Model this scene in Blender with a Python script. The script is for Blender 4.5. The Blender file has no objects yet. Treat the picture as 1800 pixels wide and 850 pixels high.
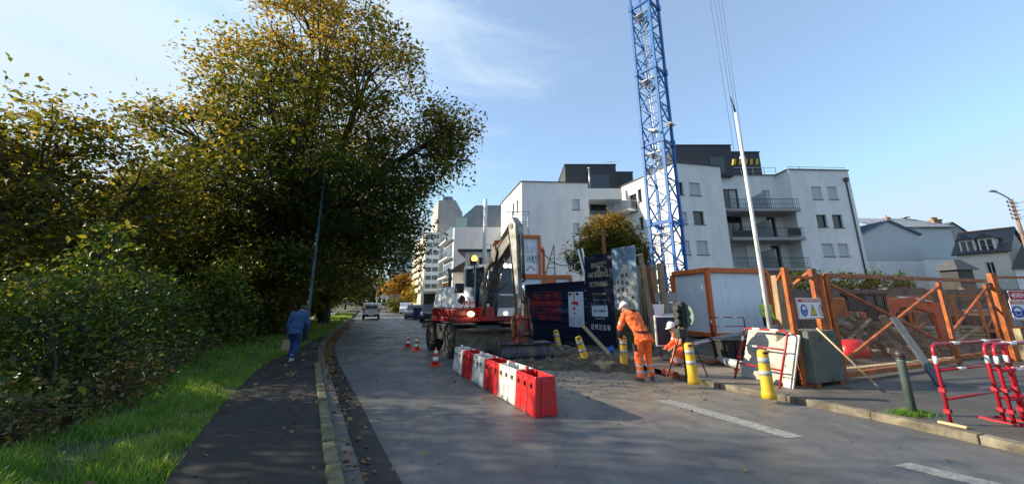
import bpy, math, random
import numpy as np
from mathutils import Vector, Matrix, Quaternion, noise as mnoise
R = math.radians
V = Vector
scene = bpy.context.scene
COL = scene.collection
random.seed(11)
rng = np.random.default_rng(11)

# ---------------------------------------------------------------- camera
CAMH, FPX, PITCH, PPY = 1.65, 650.0, math.atan(.2362), 379.5
cd = bpy.data.cameras.new('camera')
cd.sensor_width = 36; cd.lens = FPX / 1800 * 36; cd.shift_y = -(425 - PPY) / 1800
cd.clip_start = .05; cd.clip_end = 3000
cam = bpy.data.objects.new('camera', cd); COL.objects.link(cam)
cam.location = (0, 0, CAMH); cam.rotation_euler = (math.pi / 2 + PITCH, 0, 0)
scene.camera = cam

# ---------------------------------------------------------------- sky, sun, exposure
SUN_EL, SUN_AHEAD = R(23), R(7)
TOSUN = V((-math.cos(SUN_AHEAD) * math.cos(SUN_EL), math.sin(SUN_AHEAD) * math.cos(SUN_EL), math.sin(SUN_EL)))
w = bpy.data.worlds.new('World'); scene.world = w; w.use_nodes = True
nt = w.node_tree; N = nt.nodes; L = nt.links
for n in list(N): N.remove(n)
out = N.new('ShaderNodeOutputWorld'); bg = N.new('ShaderNodeBackground'); bg.inputs[1].default_value = .14
sky = N.new('ShaderNodeTexSky'); sky.sky_type = 'NISHITA'; sky.sun_disc = False
sky.sun_elevation = SUN_EL; sky.sun_rotation = R(-90) + SUN_AHEAD
sky.air_density = 1.0; sky.dust_density = .6; sky.ozone_density = 1.6
tc = N.new('ShaderNodeTexCoord'); mp = N.new('ShaderNodeMapping'); mp.inputs['Scale'].default_value = (1.0, 1.2, 4.2)
mp.inputs['Rotation'].default_value = (.25, .35, .4)
n1 = N.new('ShaderNodeTexNoise'); n1.inputs['Scale'].default_value = 2.6; n1.inputs['Detail'].default_value = 9; n1.inputs['Roughness'].default_value = .62; n1.inputs['Distortion'].default_value = .6
L.new(tc.outputs['Generated'], mp.inputs[0]); L.new(mp.outputs[0], n1.inputs[0])
dot = N.new('ShaderNodeVectorMath'); dot.operation = 'DOT_PRODUCT'; dot.inputs[1].default_value = V((-.72, .58, .38)).normalized()
L.new(tc.outputs['Generated'], dot.inputs[0])
mr = N.new('ShaderNodeMapRange'); mr.inputs[1].default_value = .45; mr.inputs[2].default_value = 1.0; mr.inputs[3].default_value = -.24; mr.inputs[4].default_value = .36
L.new(dot.outputs['Value'], mr.inputs[0])
ad = N.new('ShaderNodeMath'); ad.operation = 'ADD'; L.new(n1.outputs[0], ad.inputs[0]); L.new(mr.outputs[0], ad.inputs[1])
cr = N.new('ShaderNodeMapRange'); cr.interpolation_type = 'SMOOTHSTEP'; cr.inputs[1].default_value = .46; cr.inputs[2].default_value = .95; cr.inputs[3].default_value = .26; cr.inputs[4].default_value = .85
L.new(ad.outputs[0], cr.inputs[0])
mx = N.new('ShaderNodeMix'); mx.data_type = 'RGBA'; mx.inputs[7].default_value = (2.25, 2.7, 3.05, 1)
tnt = N.new('ShaderNodeMix'); tnt.data_type = 'RGBA'; tnt.blend_type = 'MULTIPLY'; tnt.inputs[0].default_value = 1; tnt.inputs[7].default_value = (.63, .76, .85, 1)
L.new(sky.outputs[0], tnt.inputs[6])
L.new(cr.outputs[0], mx.inputs[0]); 
drk = N.new('ShaderNodeMix'); drk.data_type = 'RGBA'; drk.blend_type = 'DARKEN'; drk.inputs[0].default_value = 1; drk.inputs[7].default_value = (1.75, 2.35, 2.95, 1)
L.new(tnt.outputs[2], drk.inputs[6]); L.new(drk.outputs[2], mx.inputs[6])
L.new(mx.outputs[2], bg.inputs[0]); L.new(bg.outputs[0], out.inputs[0])
sd = bpy.data.lights.new('sun', 'SUN'); sd.energy = 3.7; sd.angle = R(.5); sd.color = (1, .86, .64)
so = bpy.data.objects.new('sun', sd); COL.objects.link(so); so.rotation_mode = 'QUATERNION'
so.rotation_quaternion = TOSUN.to_track_quat('Z', 'Y'); so.location = (-40, 10, 40)
vs = scene.view_settings
vs.view_transform = 'Standard'; vs.look = 'None'; vs.gamma = 1; vs.exposure = 1.33; vs.use_curve_mapping = False
scene.cycles.max_bounces = 7; scene.cycles.diffuse_bounces = 3; scene.cycles.glossy_bounces = 3
scene.cycles.transmission_bounces = 4; scene.cycles.transparent_max_bounces = 6
scene.cycles.use_denoising = True; scene.cycles.denoising_input_passes = 'RGB_ALBEDO_NORMAL'; scene.cycles.denoising_prefilter = 'ACCURATE'
scene.cycles.sample_clamp_indirect = 6

# ---------------------------------------------------------------- helpers
CT, ST = math.cos(PITCH), math.sin(PITCH)
def ray(x, y):
    u = (x - 900) / FPX; v = (PPY - y) / FPX
    return V((u, CT - v * ST, ST + v * CT))
def gp(x, y, z=0.):                     # the point of height z seen at a photo pixel
    d = ray(x, y); t = (z - CAMH) / d.z
    return V((d.x * t, d.y * t, z))
def at(x, y, Y):                        # the point at distance Y seen at a photo pixel
    d = ray(x, y); t = Y / d.y
    return V((d.x * t, Y, CAMH + d.z * t))
def onw(P, Q, x, y):                    # (run along the wall P-Q, height) seen at a photo pixel
    d = ray(x, y); D = V((Q[0] - P[0], Q[1] - P[1])); ln = D.length; D /= ln
    n = V((D.y, -D.x)); t = (n.x * P[0] + n.y * P[1]) / (n.x * d.x + n.y * d.y)
    return (V((d.x * t - P[0], d.y * t - P[1])).dot(D), CAMH + d.z * t)
def lerp(a, b, t): return a + (b - a) * t
def interp(poly, y):                    # x of a polyline (sorted by y) at y
    return float(np.interp(y, [p[1] for p in poly], [p[0] for p in poly]))

class MB:
    def __init__(s): s.v = []; s.f = []; s.m = []; s.s = []; s.mi = 0
    def M(s, i): s.mi = i; return s
    def add(s, vs, fs, smooth=False):
        n = len(s.v); s.v += [tuple(v) for v in vs]
        s.f += [tuple(i + n for i in f) for f in fs]; s.m += [s.mi] * len(fs); s.s += [smooth] * len(fs); return s
    def box(s, c, d, rot=None, top=(1, 1)):
        if rot is None: rot = Matrix.Identity(3)
        elif isinstance(rot, (int, float)): rot = Matrix.Rotation(rot, 3, 'Z')
        c = V(c); vs = []
        for z in (-1, 1):
            k = top if z > 0 else (1, 1)
            for x, y in ((-1, -1), (1, -1), (1, 1), (-1, 1)):
                vs.append(c + rot @ V((x * d[0] / 2 * k[0], y * d[1] / 2 * k[1], z * d[2] / 2)))
        return s.add(vs, [(3, 2, 1, 0), (4, 5, 6, 7), (0, 1, 5, 4), (1, 2, 6, 5), (2, 3, 7, 6), (3, 0, 4, 7)])
    def bb(s, a, b):
        return s.box([(a[i] + b[i]) / 2 for i in range(3)], [abs(b[i] - a[i]) for i in range(3)])
    def bar(s, p, q, wd, ht, up=(0, 0, 1)):
        p = V(p); q = V(q); d = (q - p); ln = d.length
        if ln < 1e-6: return s
        d /= ln; u = V(up)
        if abs(d.dot(u.normalized())) > .98: u = V((0, 1, 0)) if abs(d.y) < .9 else V((1, 0, 0))
        x = d.cross(u).normalized(); z = x.cross(d)
        vs = [b + x * (sx * wd / 2) + z * (sz * ht / 2) for b in (p, q) for sx, sz in ((-1, -1), (1, -1), (1, 1), (-1, 1))]
        return s.add(vs, [(0, 1, 2, 3), (7, 6, 5, 4), (4, 5, 1, 0), (5, 6, 2, 1), (6, 7, 3, 2), (7, 4, 0, 3)])
    def tube(s, pts, r, n=8, caps=True):
        pts = [V(p) for p in pts]; m = len(pts)
        rs = list(r) if isinstance(r, (list, tuple)) else [r] * m
        vs = []; fs = []; x = None
        for i, p in enumerate(pts):
            d = (pts[min(i + 1, m - 1)] - pts[max(i - 1, 0)])
            d = d.normalized() if d.length > 1e-9 else V((0, 0, 1))
            if x is None:
                a = V((0, 0, 1)) if abs(d.z) < .9 else V((1, 0, 0)); x = a.cross(d).normalized()
            else:
                x = (x - d * x.dot(d)); x = x.normalized() if x.length > 1e-6 else V((1, 0, 0))
            y = d.cross(x)
            for k in range(n):
                a = 2 * math.pi * k / n; vs.append(p + x * (rs[i] * math.cos(a)) + y * (rs[i] * math.sin(a)))
        for i in range(m - 1):
            for k in range(n):
                k2 = (k + 1) % n; fs.append((i * n + k, i * n + k2, (i + 1) * n + k2, (i + 1) * n + k))
        n0 = len(s.v); s.add(vs, fs, True)
        if caps:
            s.f += [tuple(n0 + k for k in range(n))[::-1], tuple(n0 + (m - 1) * n + k for k in range(n))]
            s.m += [s.mi] * 2; s.s += [False] * 2
        return s
    def cyl(s, p, q, r, r2=None, n=12): return s.tube([p, q], [r, r if r2 is None else r2], n)
    def loft(s, secs, n=14, smooth=True):       # sections (centre, half-axis vector, half-axis vector)
        vs = []; fs = []
        for c, ax, ay in secs:
            for k in range(n):
                a = 2 * math.pi * k / n; vs.append(V(c) + V(ax) * math.cos(a) + V(ay) * math.sin(a))
        m = len(secs)
        for i in range(m - 1):
            for k in range(n):
                k2 = (k + 1) % n; fs.append((i * n + k, i * n + k2, (i + 1) * n + k2, (i + 1) * n + k))
        fs += [tuple(range(n))[::-1], tuple((m - 1) * n + k for k in range(n))]
        return s.add(vs, fs, smooth)
    def ball(s, c, r, n=12, m=8, zlo=-1.):
        r = (r, r, r) if isinstance(r, (int, float)) else r
        secs = []
        for i in range(m + 1):
            z = lerp(math.asin(zlo) if zlo > -1 else -math.pi / 2, math.pi / 2, i / m); k = max(math.cos(z), .02)
            secs.append((V(c) + V((0, 0, r[2] * math.sin(z))), V((r[0] * k, 0, 0)), V((0, r[1] * k, 0))))
        return s.loft(secs, n)
    def prism(s, poly, ext):                    # planar polygon of 3-D points pushed along a vector
        n = len(poly); e = V(ext); a = [V(p) for p in poly]
        nr = V((0, 0, 0))
        for i in range(n): nr += a[i].cross(a[(i + 1) % n])
        if nr.dot(e) > 0: a = a[::-1]
        vs = a + [p + e for p in a]
        return s.add(vs, [tuple(range(n)), tuple(range(2 * n - 1, n - 1, -1))] + [(i, n + i, n + (i + 1) % n, (i + 1) % n) for i in range(n)])
    def sheet(s, left, right):                  # strip between two rows of points
        n = len(left); vs = list(left) + list(right)
        return s.add(vs, [(i, n + i, n + i + 1, i + 1) for i in range(n - 1)])
    def wheel(s, c, axis, r, wd, n=24, prof=None):
        a = V(axis).normalized(); u = a.orthogonal().normalized(); t = a.cross(u); c = V(c)
        prof = prof or [(-.5, .62), (-.5, .93), (-.38, 1), (.38, 1), (.5, .93), (.5, .62)]
        return s.loft([(c + a * (k * wd), u * (r * q), t * (r * q)) for k, q in prof], n, False)
    def build(s, name, mats, parent=None, w=False, bevel=0, loc=None, rot=None, mods=None):
        me = bpy.data.meshes.new(name)
        vs = s.v
        if w and parent is not None:
            o = root_loc(parent); vs = [(a - o.x, b - o.y, c - o.z) for a, b, c in vs]
        me.from_pydata(vs, [], s.f)
        if not isinstance(mats, (list, tuple)): mats = [mats]
        for m in mats: me.materials.append(m)
        me.polygons.foreach_set('material_index', s.m); me.polygons.foreach_set('use_smooth', s.s); me.update()
        o = bpy.data.objects.new(name, me); COL.objects.link(o)
        if parent is not None: o.parent = parent
        if loc is not None: o.location = loc
        if rot is not None: o.rotation_euler = rot
        if bevel:
            b = o.modifiers.new('bevel', 'BEVEL'); b.width = bevel; b.segments = 2; b.limit_method = 'ANGLE'; b.angle_limit = R(35)
        if mods == 'body':
            rm = o.modifiers.new('remesh', 'REMESH'); rm.mode = 'VOXEL'; rm.voxel_size = .0125; rm.use_smooth_shade = True
            sm = o.modifiers.new('smooth', 'SMOOTH'); sm.factor = .5; sm.iterations = 5
            tx = bpy.data.textures.get('cloth_folds') or bpy.data.textures.new('cloth_folds', 'CLOUDS'); tx.noise_scale = .085; tx.noise_depth = 2
            dm_ = o.modifiers.new('folds', 'DISPLACE'); dm_.texture = tx; dm_.strength = .045 if name != 'hair' else .01; dm_.mid_level = .5; dm_.texture_coords = 'GLOBAL'
        elif mods == 'skin':
            rm = o.modifiers.new('remesh', 'REMESH'); rm.mode = 'VOXEL'; rm.voxel_size = .0065; rm.use_smooth_shade = True
            sm = o.modifiers.new('smooth', 'SMOOTH'); sm.factor = .5; sm.iterations = 3
        return o
def root_loc(o):
    p = V((0, 0, 0))
    while o is not None: p = p + o.location; o = o.parent
    return p
def tag(o, label, cat, group=None, kind=None):
    o['label'] = label; o['category'] = cat
    if group: o['group'] = group
    if kind: o['kind'] = kind
    return o
def thing(name, label, cat, loc=(0, 0, 0), rz=0., group=None):
    o = bpy.data.objects.new(name, None); COL.objects.link(o); o.empty_display_size = .2
    o.location = loc; o.rotation_euler = (0, 0, rz)
    return tag(o, label, cat, group)
def structure(o, label=None):
    o['kind'] = 'structure'
    if label: o['label'] = label
    return o
def dup(root, loc, rz=None, label=None):
    r = root.copy(); COL.objects.link(r); r.location = loc
    if rz is not None: r.rotation_euler = (0, 0, rz)
    if label: r['label'] = label
    for ch in list(root.children):
        c = ch.copy(); COL.objects.link(c); c.parent = r
        for g in list(ch.children):
            d = g.copy(); COL.objects.link(d); d.parent = c
    return r

# ---------------------------------------------------------------- materials
def newmat(name):
    m = bpy.data.materials.new(name); m.use_nodes = True
    return m, m.node_tree.nodes, m.node_tree.links, m.node_tree.nodes['Principled BSDF']
def c4(c): return (c[0], c[1], c[2], 1)
def noise_node(Nn, Ln, scale, detail=5, rot=0., stretch=None, rough=.55):
    t = Nn.new('ShaderNodeTexCoord'); n = Nn.new('ShaderNodeTexNoise')
    n.inputs['Scale'].default_value = scale; n.inputs['Detail'].default_value = detail; n.inputs['Roughness'].default_value = rough
    if stretch:
        k = Nn.new('ShaderNodeMapping'); k.inputs['Scale'].default_value = stretch; k.inputs['Rotation'].default_value = (0, 0, rot)
        Ln.new(t.outputs['Object'], k.inputs[0]); Ln.new(k.outputs[0], n.inputs[0])
    else: Ln.new(t.outputs['Object'], n.inputs[0])
    return n.outputs[0]
def ramp(Nn, Ln, src, a, b, lo=0., hi=1.):
    m = Nn.new('ShaderNodeMapRange'); m.inputs[1].default_value = a; m.inputs[2].default_value = b
    m.inputs[3].default_value = lo; m.inputs[4].default_value = hi; Ln.new(src, m.inputs[0]); return m.outputs[0]
def mixc(Nn, Ln, fac, a, b):
    m = Nn.new('ShaderNodeMix'); m.data_type = 'RGBA'
    if isinstance(fac, float): m.inputs[0].default_value = fac
    else: Ln.new(fac, m.inputs[0])
    for i, c in ((6, a), (7, b)):
        if isinstance(c, tuple): m.inputs[i].default_value = c4(c)
        else: Ln.new(c, m.inputs[i])
    return m.outputs[2]
def mat(name, col, rough=.6, metal=0., var=.14, scale=5., bump=0., bscale=30., dirt=None, dthr=(.55, .75), dscale=3., dstretch=None, coat=0., emit=None, stretch=None):
    m, Nn, Ln, P = newmat(name)
    a = tuple(x * (1 - var) for x in col); b = tuple(min(1, x * (1 + var)) for x in col)
    c = mixc(Nn, Ln, ramp(Nn, Ln, noise_node(Nn, Ln, scale, 6, stretch=stretch), .3, .7), a, b)
    if dirt:
        c = mixc(Nn, Ln, ramp(Nn, Ln, noise_node(Nn, Ln, dscale, 7, stretch=dstretch, rough=.65), dthr[0], dthr[1]), c, dirt)
    Ln.new(c, P.inputs['Base Color']); P.inputs['Metallic'].default_value = metal
    rr = ramp(Nn, Ln, noise_node(Nn, Ln, scale * 2.3, 4), .3, .7, max(.02, rough - .1), min(1, rough + .1)); Ln.new(rr, P.inputs['Roughness'])
    if coat: P.inputs['Coat Weight'].default_value = coat
    if bump:
        bn = Nn.new('ShaderNodeBump'); bn.inputs['Strength'].default_value = bump; bn.inputs['Distance'].default_value = .02
        Ln.new(noise_node(Nn, Ln, bscale, 6), bn.inputs['Height']); Ln.new(bn.outputs[0], P.inputs['Normal'])
    if emit:
        P.inputs['Emission Color'].default_value = c4(emit[0]); P.inputs['Emission Strength'].default_value = emit[1]
    return m
def glass(name, col=(.02, .025, .03), rough=.06):
    m, Nn, Ln, P = newmat(name); P.inputs['Base Color'].default_value = c4(col); P.inputs['Roughness'].default_value = rough
    P.inputs['Specular IOR Level'].default_value = .8
    return m
def leafmat(name, cols, trans=.45, patch=.35, tint=1.25, zshift=None, gain=1.3):
    # three leaf colours picked leaf by leaf, shifted by large soft patches of the crown
    m, Nn, Ln, P = newmat(name)
    g = Nn.new('ShaderNodeNewGeometry')
    f = Nn.new('ShaderNodeMath'); f.operation = 'ADD'
    Ln.new(g.outputs['Random Per Island'], f.inputs[0]); Ln.new(ramp(Nn, Ln, noise_node(Nn, Ln, patch, 3), .3, .7, -.45, .45), f.inputs[1])
    if zshift:                                   # autumn turn from the top down, plus painted sun glow on the plane
        tz_ = Nn.new('ShaderNodeTexCoord'); sx_ = Nn.new('ShaderNodeSeparateXYZ'); Ln.new(tz_.outputs['Object'], sx_.inputs[0])
        f2 = Nn.new('ShaderNodeMath'); f2.operation = 'ADD'; Ln.new(f.outputs[0], f2.inputs[0]); Ln.new(ramp(Nn, Ln, sx_.outputs['Z'], zshift[0], zshift[1], zshift[2], zshift[3]), f2.inputs[1]); f = f2
    cr_ = Nn.new('ShaderNodeValToRGB'); e = cr_.color_ramp.elements
    cols = [(min(.5, c_[0] * gain), min(.5, c_[1] * gain * 1.06), c_[2] * gain) for c_ in cols]
    e[0].position = .1; e[0].color = c4(cols[0]); e[1].position = .95; e[1].color = c4(cols[-1])
    for i, c in enumerate(cols[1:-1]):
        k = e.new(.1 + .85 * (i + 1) / (len(cols) - 1)); k.color = c4(c)
    Ln.new(f.outputs[0], cr_.inputs[0]); Ln.new(cr_.outputs[0], P.inputs['Base Color'])
    P.inputs['Roughness'].default_value = .5
    tr = Nn.new('ShaderNodeBsdfTranslucent')
    tm = Nn.new('ShaderNodeMix'); tm.data_type = 'RGBA'; tm.blend_type = 'MULTIPLY'; tm.inputs[0].default_value = 1
    Ln.new(cr_.outputs[0], tm.inputs[6]); tm.inputs[7].default_value = (tint * 1.25, tint * 1.1, tint * .5, 1)
    Ln.new(tm.outputs[2], tr.inputs[0])
    ms = Nn.new('ShaderNodeMixShader'); ms.inputs[0].default_value = trans
    Ln.new(P.outputs[0], ms.inputs[1]); Ln.new(tr.outputs[0], ms.inputs[2])
    Ln.new(ms.outputs[0], Nn['Material Output'].inputs[0])
    return m
def text(s, size, m, parent, loc, rot, ex=.002, align='CENTER', bold=.0, sx=1., name='lettering'):
    cu = bpy.data.curves.new(name, 'FONT'); cu.body = s; cu.size = size; cu.align_x = align; cu.align_y = 'CENTER'
    cu.extrude = ex; cu.offset = bold; cu.resolution_u = 3
    t = bpy.data.objects.new(name, cu); COL.objects.link(t)
    me = bpy.data.meshes.new_from_object(t); COL.objects.unlink(t); bpy.data.objects.remove(t)
    me.name = name; me.materials.clear(); me.materials.append(m)
    o = bpy.data.objects.new(name, me); COL.objects.link(o); o.parent = parent; o.location = loc; o.rotation_euler = rot; o.scale = (sx, 1, 1)
    return o
WHITE = mat('white_paint', (.78, .78, .76), .45, var=.04)
BLACK = mat('black_rubber', (.02, .02, .021), .7, var=.2)
DARK = mat('dark_metal', (.035, .037, .04), .5, var=.2)
STEEL = mat('galvanised_steel', (.42, .43, .44), .4, .75, var=.12)
CHROME = mat('chrome_rod', (.7, .7, .7), .15, 1., var=.03)
RED = mat('red_paint', (.55, .02, .025), .38, var=.12, dirt=(.3, .1, .08), dthr=(.62, .85))
GLASS = glass('window_glass'); 
LAMPW_GLINT = mat('lit_white_lamp_glint', (.9, .9, .85), .3, emit=((1, .93, .8), 3.4))  # for the boom lamps and the painted reflection on the hood
LAMPA = mat('lit_amber_lamp', (.9, .4, .05), .3, emit=((1, .42, .05), 3.2))
WOOD = mat('rough_timber', (.30, .21, .12), .8, var=.3, scale=3, bump=.3, bscale=25, stretch=(6, 6, .8))
PINE = mat('pale_timber', (.50, .37, .20), .7, var=.2, scale=4)
# ================================================================ ground, road, paths
BANK = [(-4.9, -25), (-5.1, 0), (-5.3, 2), (-5.72, 4.63), (-6.3, 6), (-7.5, 8.1), (-9.97, 12.1), (-11.9, 16.1), (-17.6, 31), (-26.5, 57), (-41, 95), (-66, 160), (-420, 1000)]
ROADL = [(8.5, -14), (1.0, 0), (-1.13, 3.96), (-1.68, 4.97), (-2.38, 6.29), (-3.6, 8.54), (-4.91, 10.98), (-6.56, 14.2), (-8.4, 18.4), (-11.9, 27.4), (-23, 57), (-37.4, 95), (-62, 160)]
KERBR = [(14, -14), (7.6, 0), (5.78, 4.68), (5.61, 5.07), (5.2, 6.2), (4.6, 7.25), (3.9, 8.37), (3.5, 9.31), (3.0, 10.98), (2.4, 14), (1.6, 18), (-1.8, 27.4), (-13.5, 57), (-29, 95), (-52, 160)]
def sstep(a, b, x): t = min(1, max(0, (x - a) / (b - a))); return t * t * (3 - 2 * t)
def terrain(x, y):
    d = interp(BANK, y) - x
    z = -.03 - 1.75 * sstep(0, 5.5, d) + 2.2 * sstep(17, 30, d)
    r = math.hypot(x, y)
    return z
mG = mat('soil', (.04, .032, .02), .95, var=.3, scale=1.2, bump=.5, bscale=8, dirt=(.05, .06, .02), dthr=(.45, .6))
mb = MB(); vs = []; fs = []
rad = [0] + [1.2 * 1.062 ** i for i in range(118)]; rad = [r for r in rad if r < 1400]; NA = 200
for r in rad:
    for k in range(NA):
        a = 2 * math.pi * k / NA; x, y = r * math.sin(a), r * math.cos(a); vs.append((x, y, terrain(x, y)))
for i in range(len(rad) - 1):
    for k in range(NA):
        k2 = (k + 1) % NA; fs.append((i * NA + k, (i + 1) * NA + k, (i + 1) * NA + k2, i * NA + k2))
mb.add(vs, fs, True); structure(mb.build('ground', mG))
# water of the canal below the bank
mW, Nn, Ln, P = newmat('dark_water'); P.inputs['Base Color'].default_value = (.012, .016, .012, 1); P.inputs['Roughness'].default_value = .08
ys = [-20, 0, 8, 16, 31, 57, 95, 160]
mb = MB(); mb.sheet([V((interp(BANK, y) - 21, y, -1.55)) for y in ys], [V((interp(BANK, y) - 4.6, y, -1.55)) for y in ys]); structure(mb.build('water', mW))

def asphalt(name, base, wet=.5, mud=None, lightpatch=None):
    m, Nn, Ln, P = newmat(name)
    fine = noise_node(Nn, Ln, 110, 4, rough=.8); mid = noise_node(Nn, Ln, 9, 9, rough=.75); big = noise_node(Nn, Ln, .5, 8, stretch=(1.6, .7, 1), rough=.68)
    a = tuple(x * .4 for x in base); b = tuple(x * 1.7 for x in base)
    c = mixc(Nn, Ln, ramp(Nn, Ln, fine, .35, .68), a, b)
    c2 = mixc(Nn, Ln, ramp(Nn, Ln, mid, .38, .62, 0, .5), c, tuple(x * .62 for x in base))
    d = mixc(Nn, Ln, ramp(Nn, Ln, big, .42, .6, 0, .6), c2, tuple(x * .5 for x in base))
    d = mixc(Nn, Ln, ramp(Nn, Ln, noise_node(Nn, Ln, 1.5, 8, rot=-.4, stretch=(1.5, .10, 1), rough=.7), .46, .66, 0, .5), d, tuple(x * .48 for x in base))
    d = mixc(Nn, Ln, ramp(Nn, Ln, noise_node(Nn, Ln, 32, 4, rough=.8), .62, .72, 0, .28), d, tuple(x * 1.5 for x in base))
    if lightpatch: d = mixc(Nn, Ln, ramp(Nn, Ln, noise_node(Nn, Ln, 1.3, 8, stretch=(1, .45, 1), rough=.7), .52, .72, 0, .75), d, lightpatch)
    if mud:
        # dried mud tracked out of the dig, thinning away from it
        t = Nn.new('ShaderNodeTexCoord'); vm = Nn.new('ShaderNodeVectorMath'); vm.operation = 'DISTANCE'; vm.inputs[1].default_value = (mud[0], mud[1], 0)
        mp_ = Nn.new('ShaderNodeMapping'); mp_.inputs['Scale'].default_value = (1, 1, 0); Ln.new(t.outputs['Object'], mp_.inputs[0]); Ln.new(mp_.outputs[0], vm.inputs[0])
        near = ramp(Nn, Ln, vm.outputs['Value'], 1.0, mud[2], .42, -.35)
        s_ = Nn.new('ShaderNodeMath'); s_.operation = 'ADD'; Ln.new(near, s_.inputs[0]); Ln.new(noise_node(Nn, Ln, 2.2, 9, rough=.72), s_.inputs[1])
        d = mixc(Nn, Ln, ramp(Nn, Ln, s_.outputs[0], .42, .78, 0, .9), d, (.25, .205, .15))
    # cracks
    vo = Nn.new('ShaderNodeTexVoronoi'); vo.feature = 'DISTANCE_TO_EDGE'; vo.inputs['Scale'].default_value = .33
    t = Nn.new('ShaderNodeTexCoord'); wn = Nn.new('ShaderNodeTexNoise'); wn.inputs['Scale'].default_value = 2.5; wn.inputs['Detail'].default_value = 6
    Ln.new(t.outputs['Object'], wn.inputs[0]); mm = Nn.new('ShaderNodeMix'); mm.data_type = 'RGBA'; mm.blend_type = 'ADD'; mm.inputs[0].default_value = .5
    Ln.new(t.outputs['Object'], mm.inputs[6]); Ln.new(wn.outputs['Color'], mm.inputs[7]); Ln.new(mm.outputs[2], vo.inputs['Vector'])
    d = mixc(Nn, Ln, ramp(Nn, Ln, vo.outputs['Distance'], .0, .005, .3, 0), d, (.012, .012, .012))
    Ln.new(d, P.inputs['Base Color'])
    Ln.new(ramp(Nn, Ln, noise_node(Nn, Ln, .8, 7, rough=.65), .35, .65, .62 - .35 * wet, .8 - .2 * wet), P.inputs['Roughness'])
    bn = Nn.new('ShaderNodeBump'); bn.inputs['Strength'].default_value = .55; bn.inputs['Distance'].default_value = .006
    Ln.new(fine, bn.inputs['Height']); Ln.new(bn.outputs[0], P.inputs['Normal'])
    return m
mRoad = asphalt('road_asphalt', (.140, .140, .141), .7, (2.4, 10.0, 6.5), (.185, .18, .172))
mGut = asphalt('new_asphalt', (.024, .024, .025), .5)
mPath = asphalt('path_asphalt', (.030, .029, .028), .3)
mFoot = asphalt('footpath_asphalt', (.10, .092, .08), .45, (4.5, 10.5, 5.5))
mPaint = mat('worn_road_paint', (.36, .36, .34), .6, var=.25, scale=9, dirt=(.15, .146, .138), dthr=(.38, .62), dscale=26)
mConc = mat('kerb_concrete', (.10, .098, .092), .85, var=.2, scale=5, bump=.4, bscale=40, dirt=(.07, .066, .055), dthr=(.48, .75))
mMoss = mat('mossy_stone', (.17, .155, .10), .95, var=.4, scale=9, bump=1., bscale=30, dirt=(.085, .09, .03), dthr=(.40, .66), dscale=7)
YS = [-12, -6, 0, 2, 3, 3.96, 4.97, 6.29, 7.4, 8.54, 9.8, 10.98, 12.5, 14.2, 16, 18.4, 22, 27.4, 35, 45, 57, 75, 95, 130, 160]
def line(poly, dx=0, z=0, ys=YS): return [V((interp(poly, y) + dx, y, z)) for y in ys]
mb = MB(); mb.sheet(line(ROADL), line(KERBR, .02)); structure(mb.build('road', mRoad))
mb = MB(); mb.sheet(line(ROADL, -.30, .004, YS[:20]), line(ROADL, .10, .004, YS[:20])); structure(mb.build('gutter', mGut))
# grey kerb along the left path
def kerb(name, poly, dx, wd, z, ys, m, seg=1.0, gap=.008, w=0, jit=0.):
    mb = MB(); y = ys[0]
    while y < ys[1]:
        y2 = min(y + seg, ys[1]); a = V((interp(poly, y + gap) + dx, y + gap, 0)); b = V((interp(poly, y2 - gap) + dx, y2 - gap, 0))
        j = random.uniform(-jit, jit); h = z + .2
        a.z = b.z = z - h / 2 + j; mb.bar(a, b, wd, h); y = y2
    return mb.build(name, m, bevel=.015)
structure(kerb('kerb', ROADL, -.40, .19, .1, (-2, 48), mConc))
structure(kerb('kerb_edging', ROADL, -.56, .13, .14, (2.2, 10.4), mMoss, .62, .03, jit=.018))
PATHL = [(-1.5, -4), (-2.0, 0), (-3.0, 3.5), (-3.16, 3.85), (-3.85, 5.0), (-4.6, 6.4), (-6.1, 9.4), (-6.85, 11.3), (-7.5, 13.6), (-8.7, 17.2)]
ysp = [-4, 0, 2, 3.5, 3.85, 5, 6.4, 7.8, 9.4, 11.3, 13.6, 15.5, 17.2]
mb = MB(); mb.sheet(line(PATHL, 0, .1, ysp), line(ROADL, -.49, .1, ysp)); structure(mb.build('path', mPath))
# grass verge: a strip that rolls over the edge of the bank
mGr = mat('grass_soil', (.035, .05, .015), .95, var=.35, scale=6, bump=.8, bscale=20, dirt=(.06, .045, .02), dthr=(.55, .7))
ysg = [-4, 0, 2, 3.5, 5, 6.4, 7.8, 9.4, 11.3, 13.6, 15.5, 17.2, 22, 31, 45, 57, 75, 95]
def vergeR(y): return interp(PATHL, y) if y < 17.3 else interp(ROADL, y) - .5
rows = []
for t in (0, .25, .5, .75, 1.0, 1.2):
    rows.append([V((lerp(vergeR(y) + .02, interp(BANK, y), t), y, .09 + .05 * math.sin(min(1, t) * 3.1) - (.55 * max(0, t - .8) / .4))) for y in ysg])
mb = MB()
for a, b in zip(rows[1:], rows[:-1]): mb.sheet(a, b)
structure(mb.build('grass_verge', mGr))
def tri_mesh(name, verts, nper, m):
    nf = len(verts) // nper; me = bpy.data.meshes.new(name)
    me.vertices.add(len(verts)); me.vertices.foreach_set('co', verts.astype(np.float32).ravel())
    me.loops.add(nf * nper); me.loops.foreach_set('vertex_index', np.arange(nf * nper, dtype=np.int32))
    me.polygons.add(nf); me.polygons.foreach_set('loop_start', np.arange(0, nf * nper, nper, dtype=np.int32))
    me.update(calc_edges=True); me.materials.append(m); return me
mBlade = leafmat('grass_blades', [(.05, .125, .016), (.085, .19, .026), (.14, .26, .04), (.18, .19, .055)], .45, 1.5)
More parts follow.
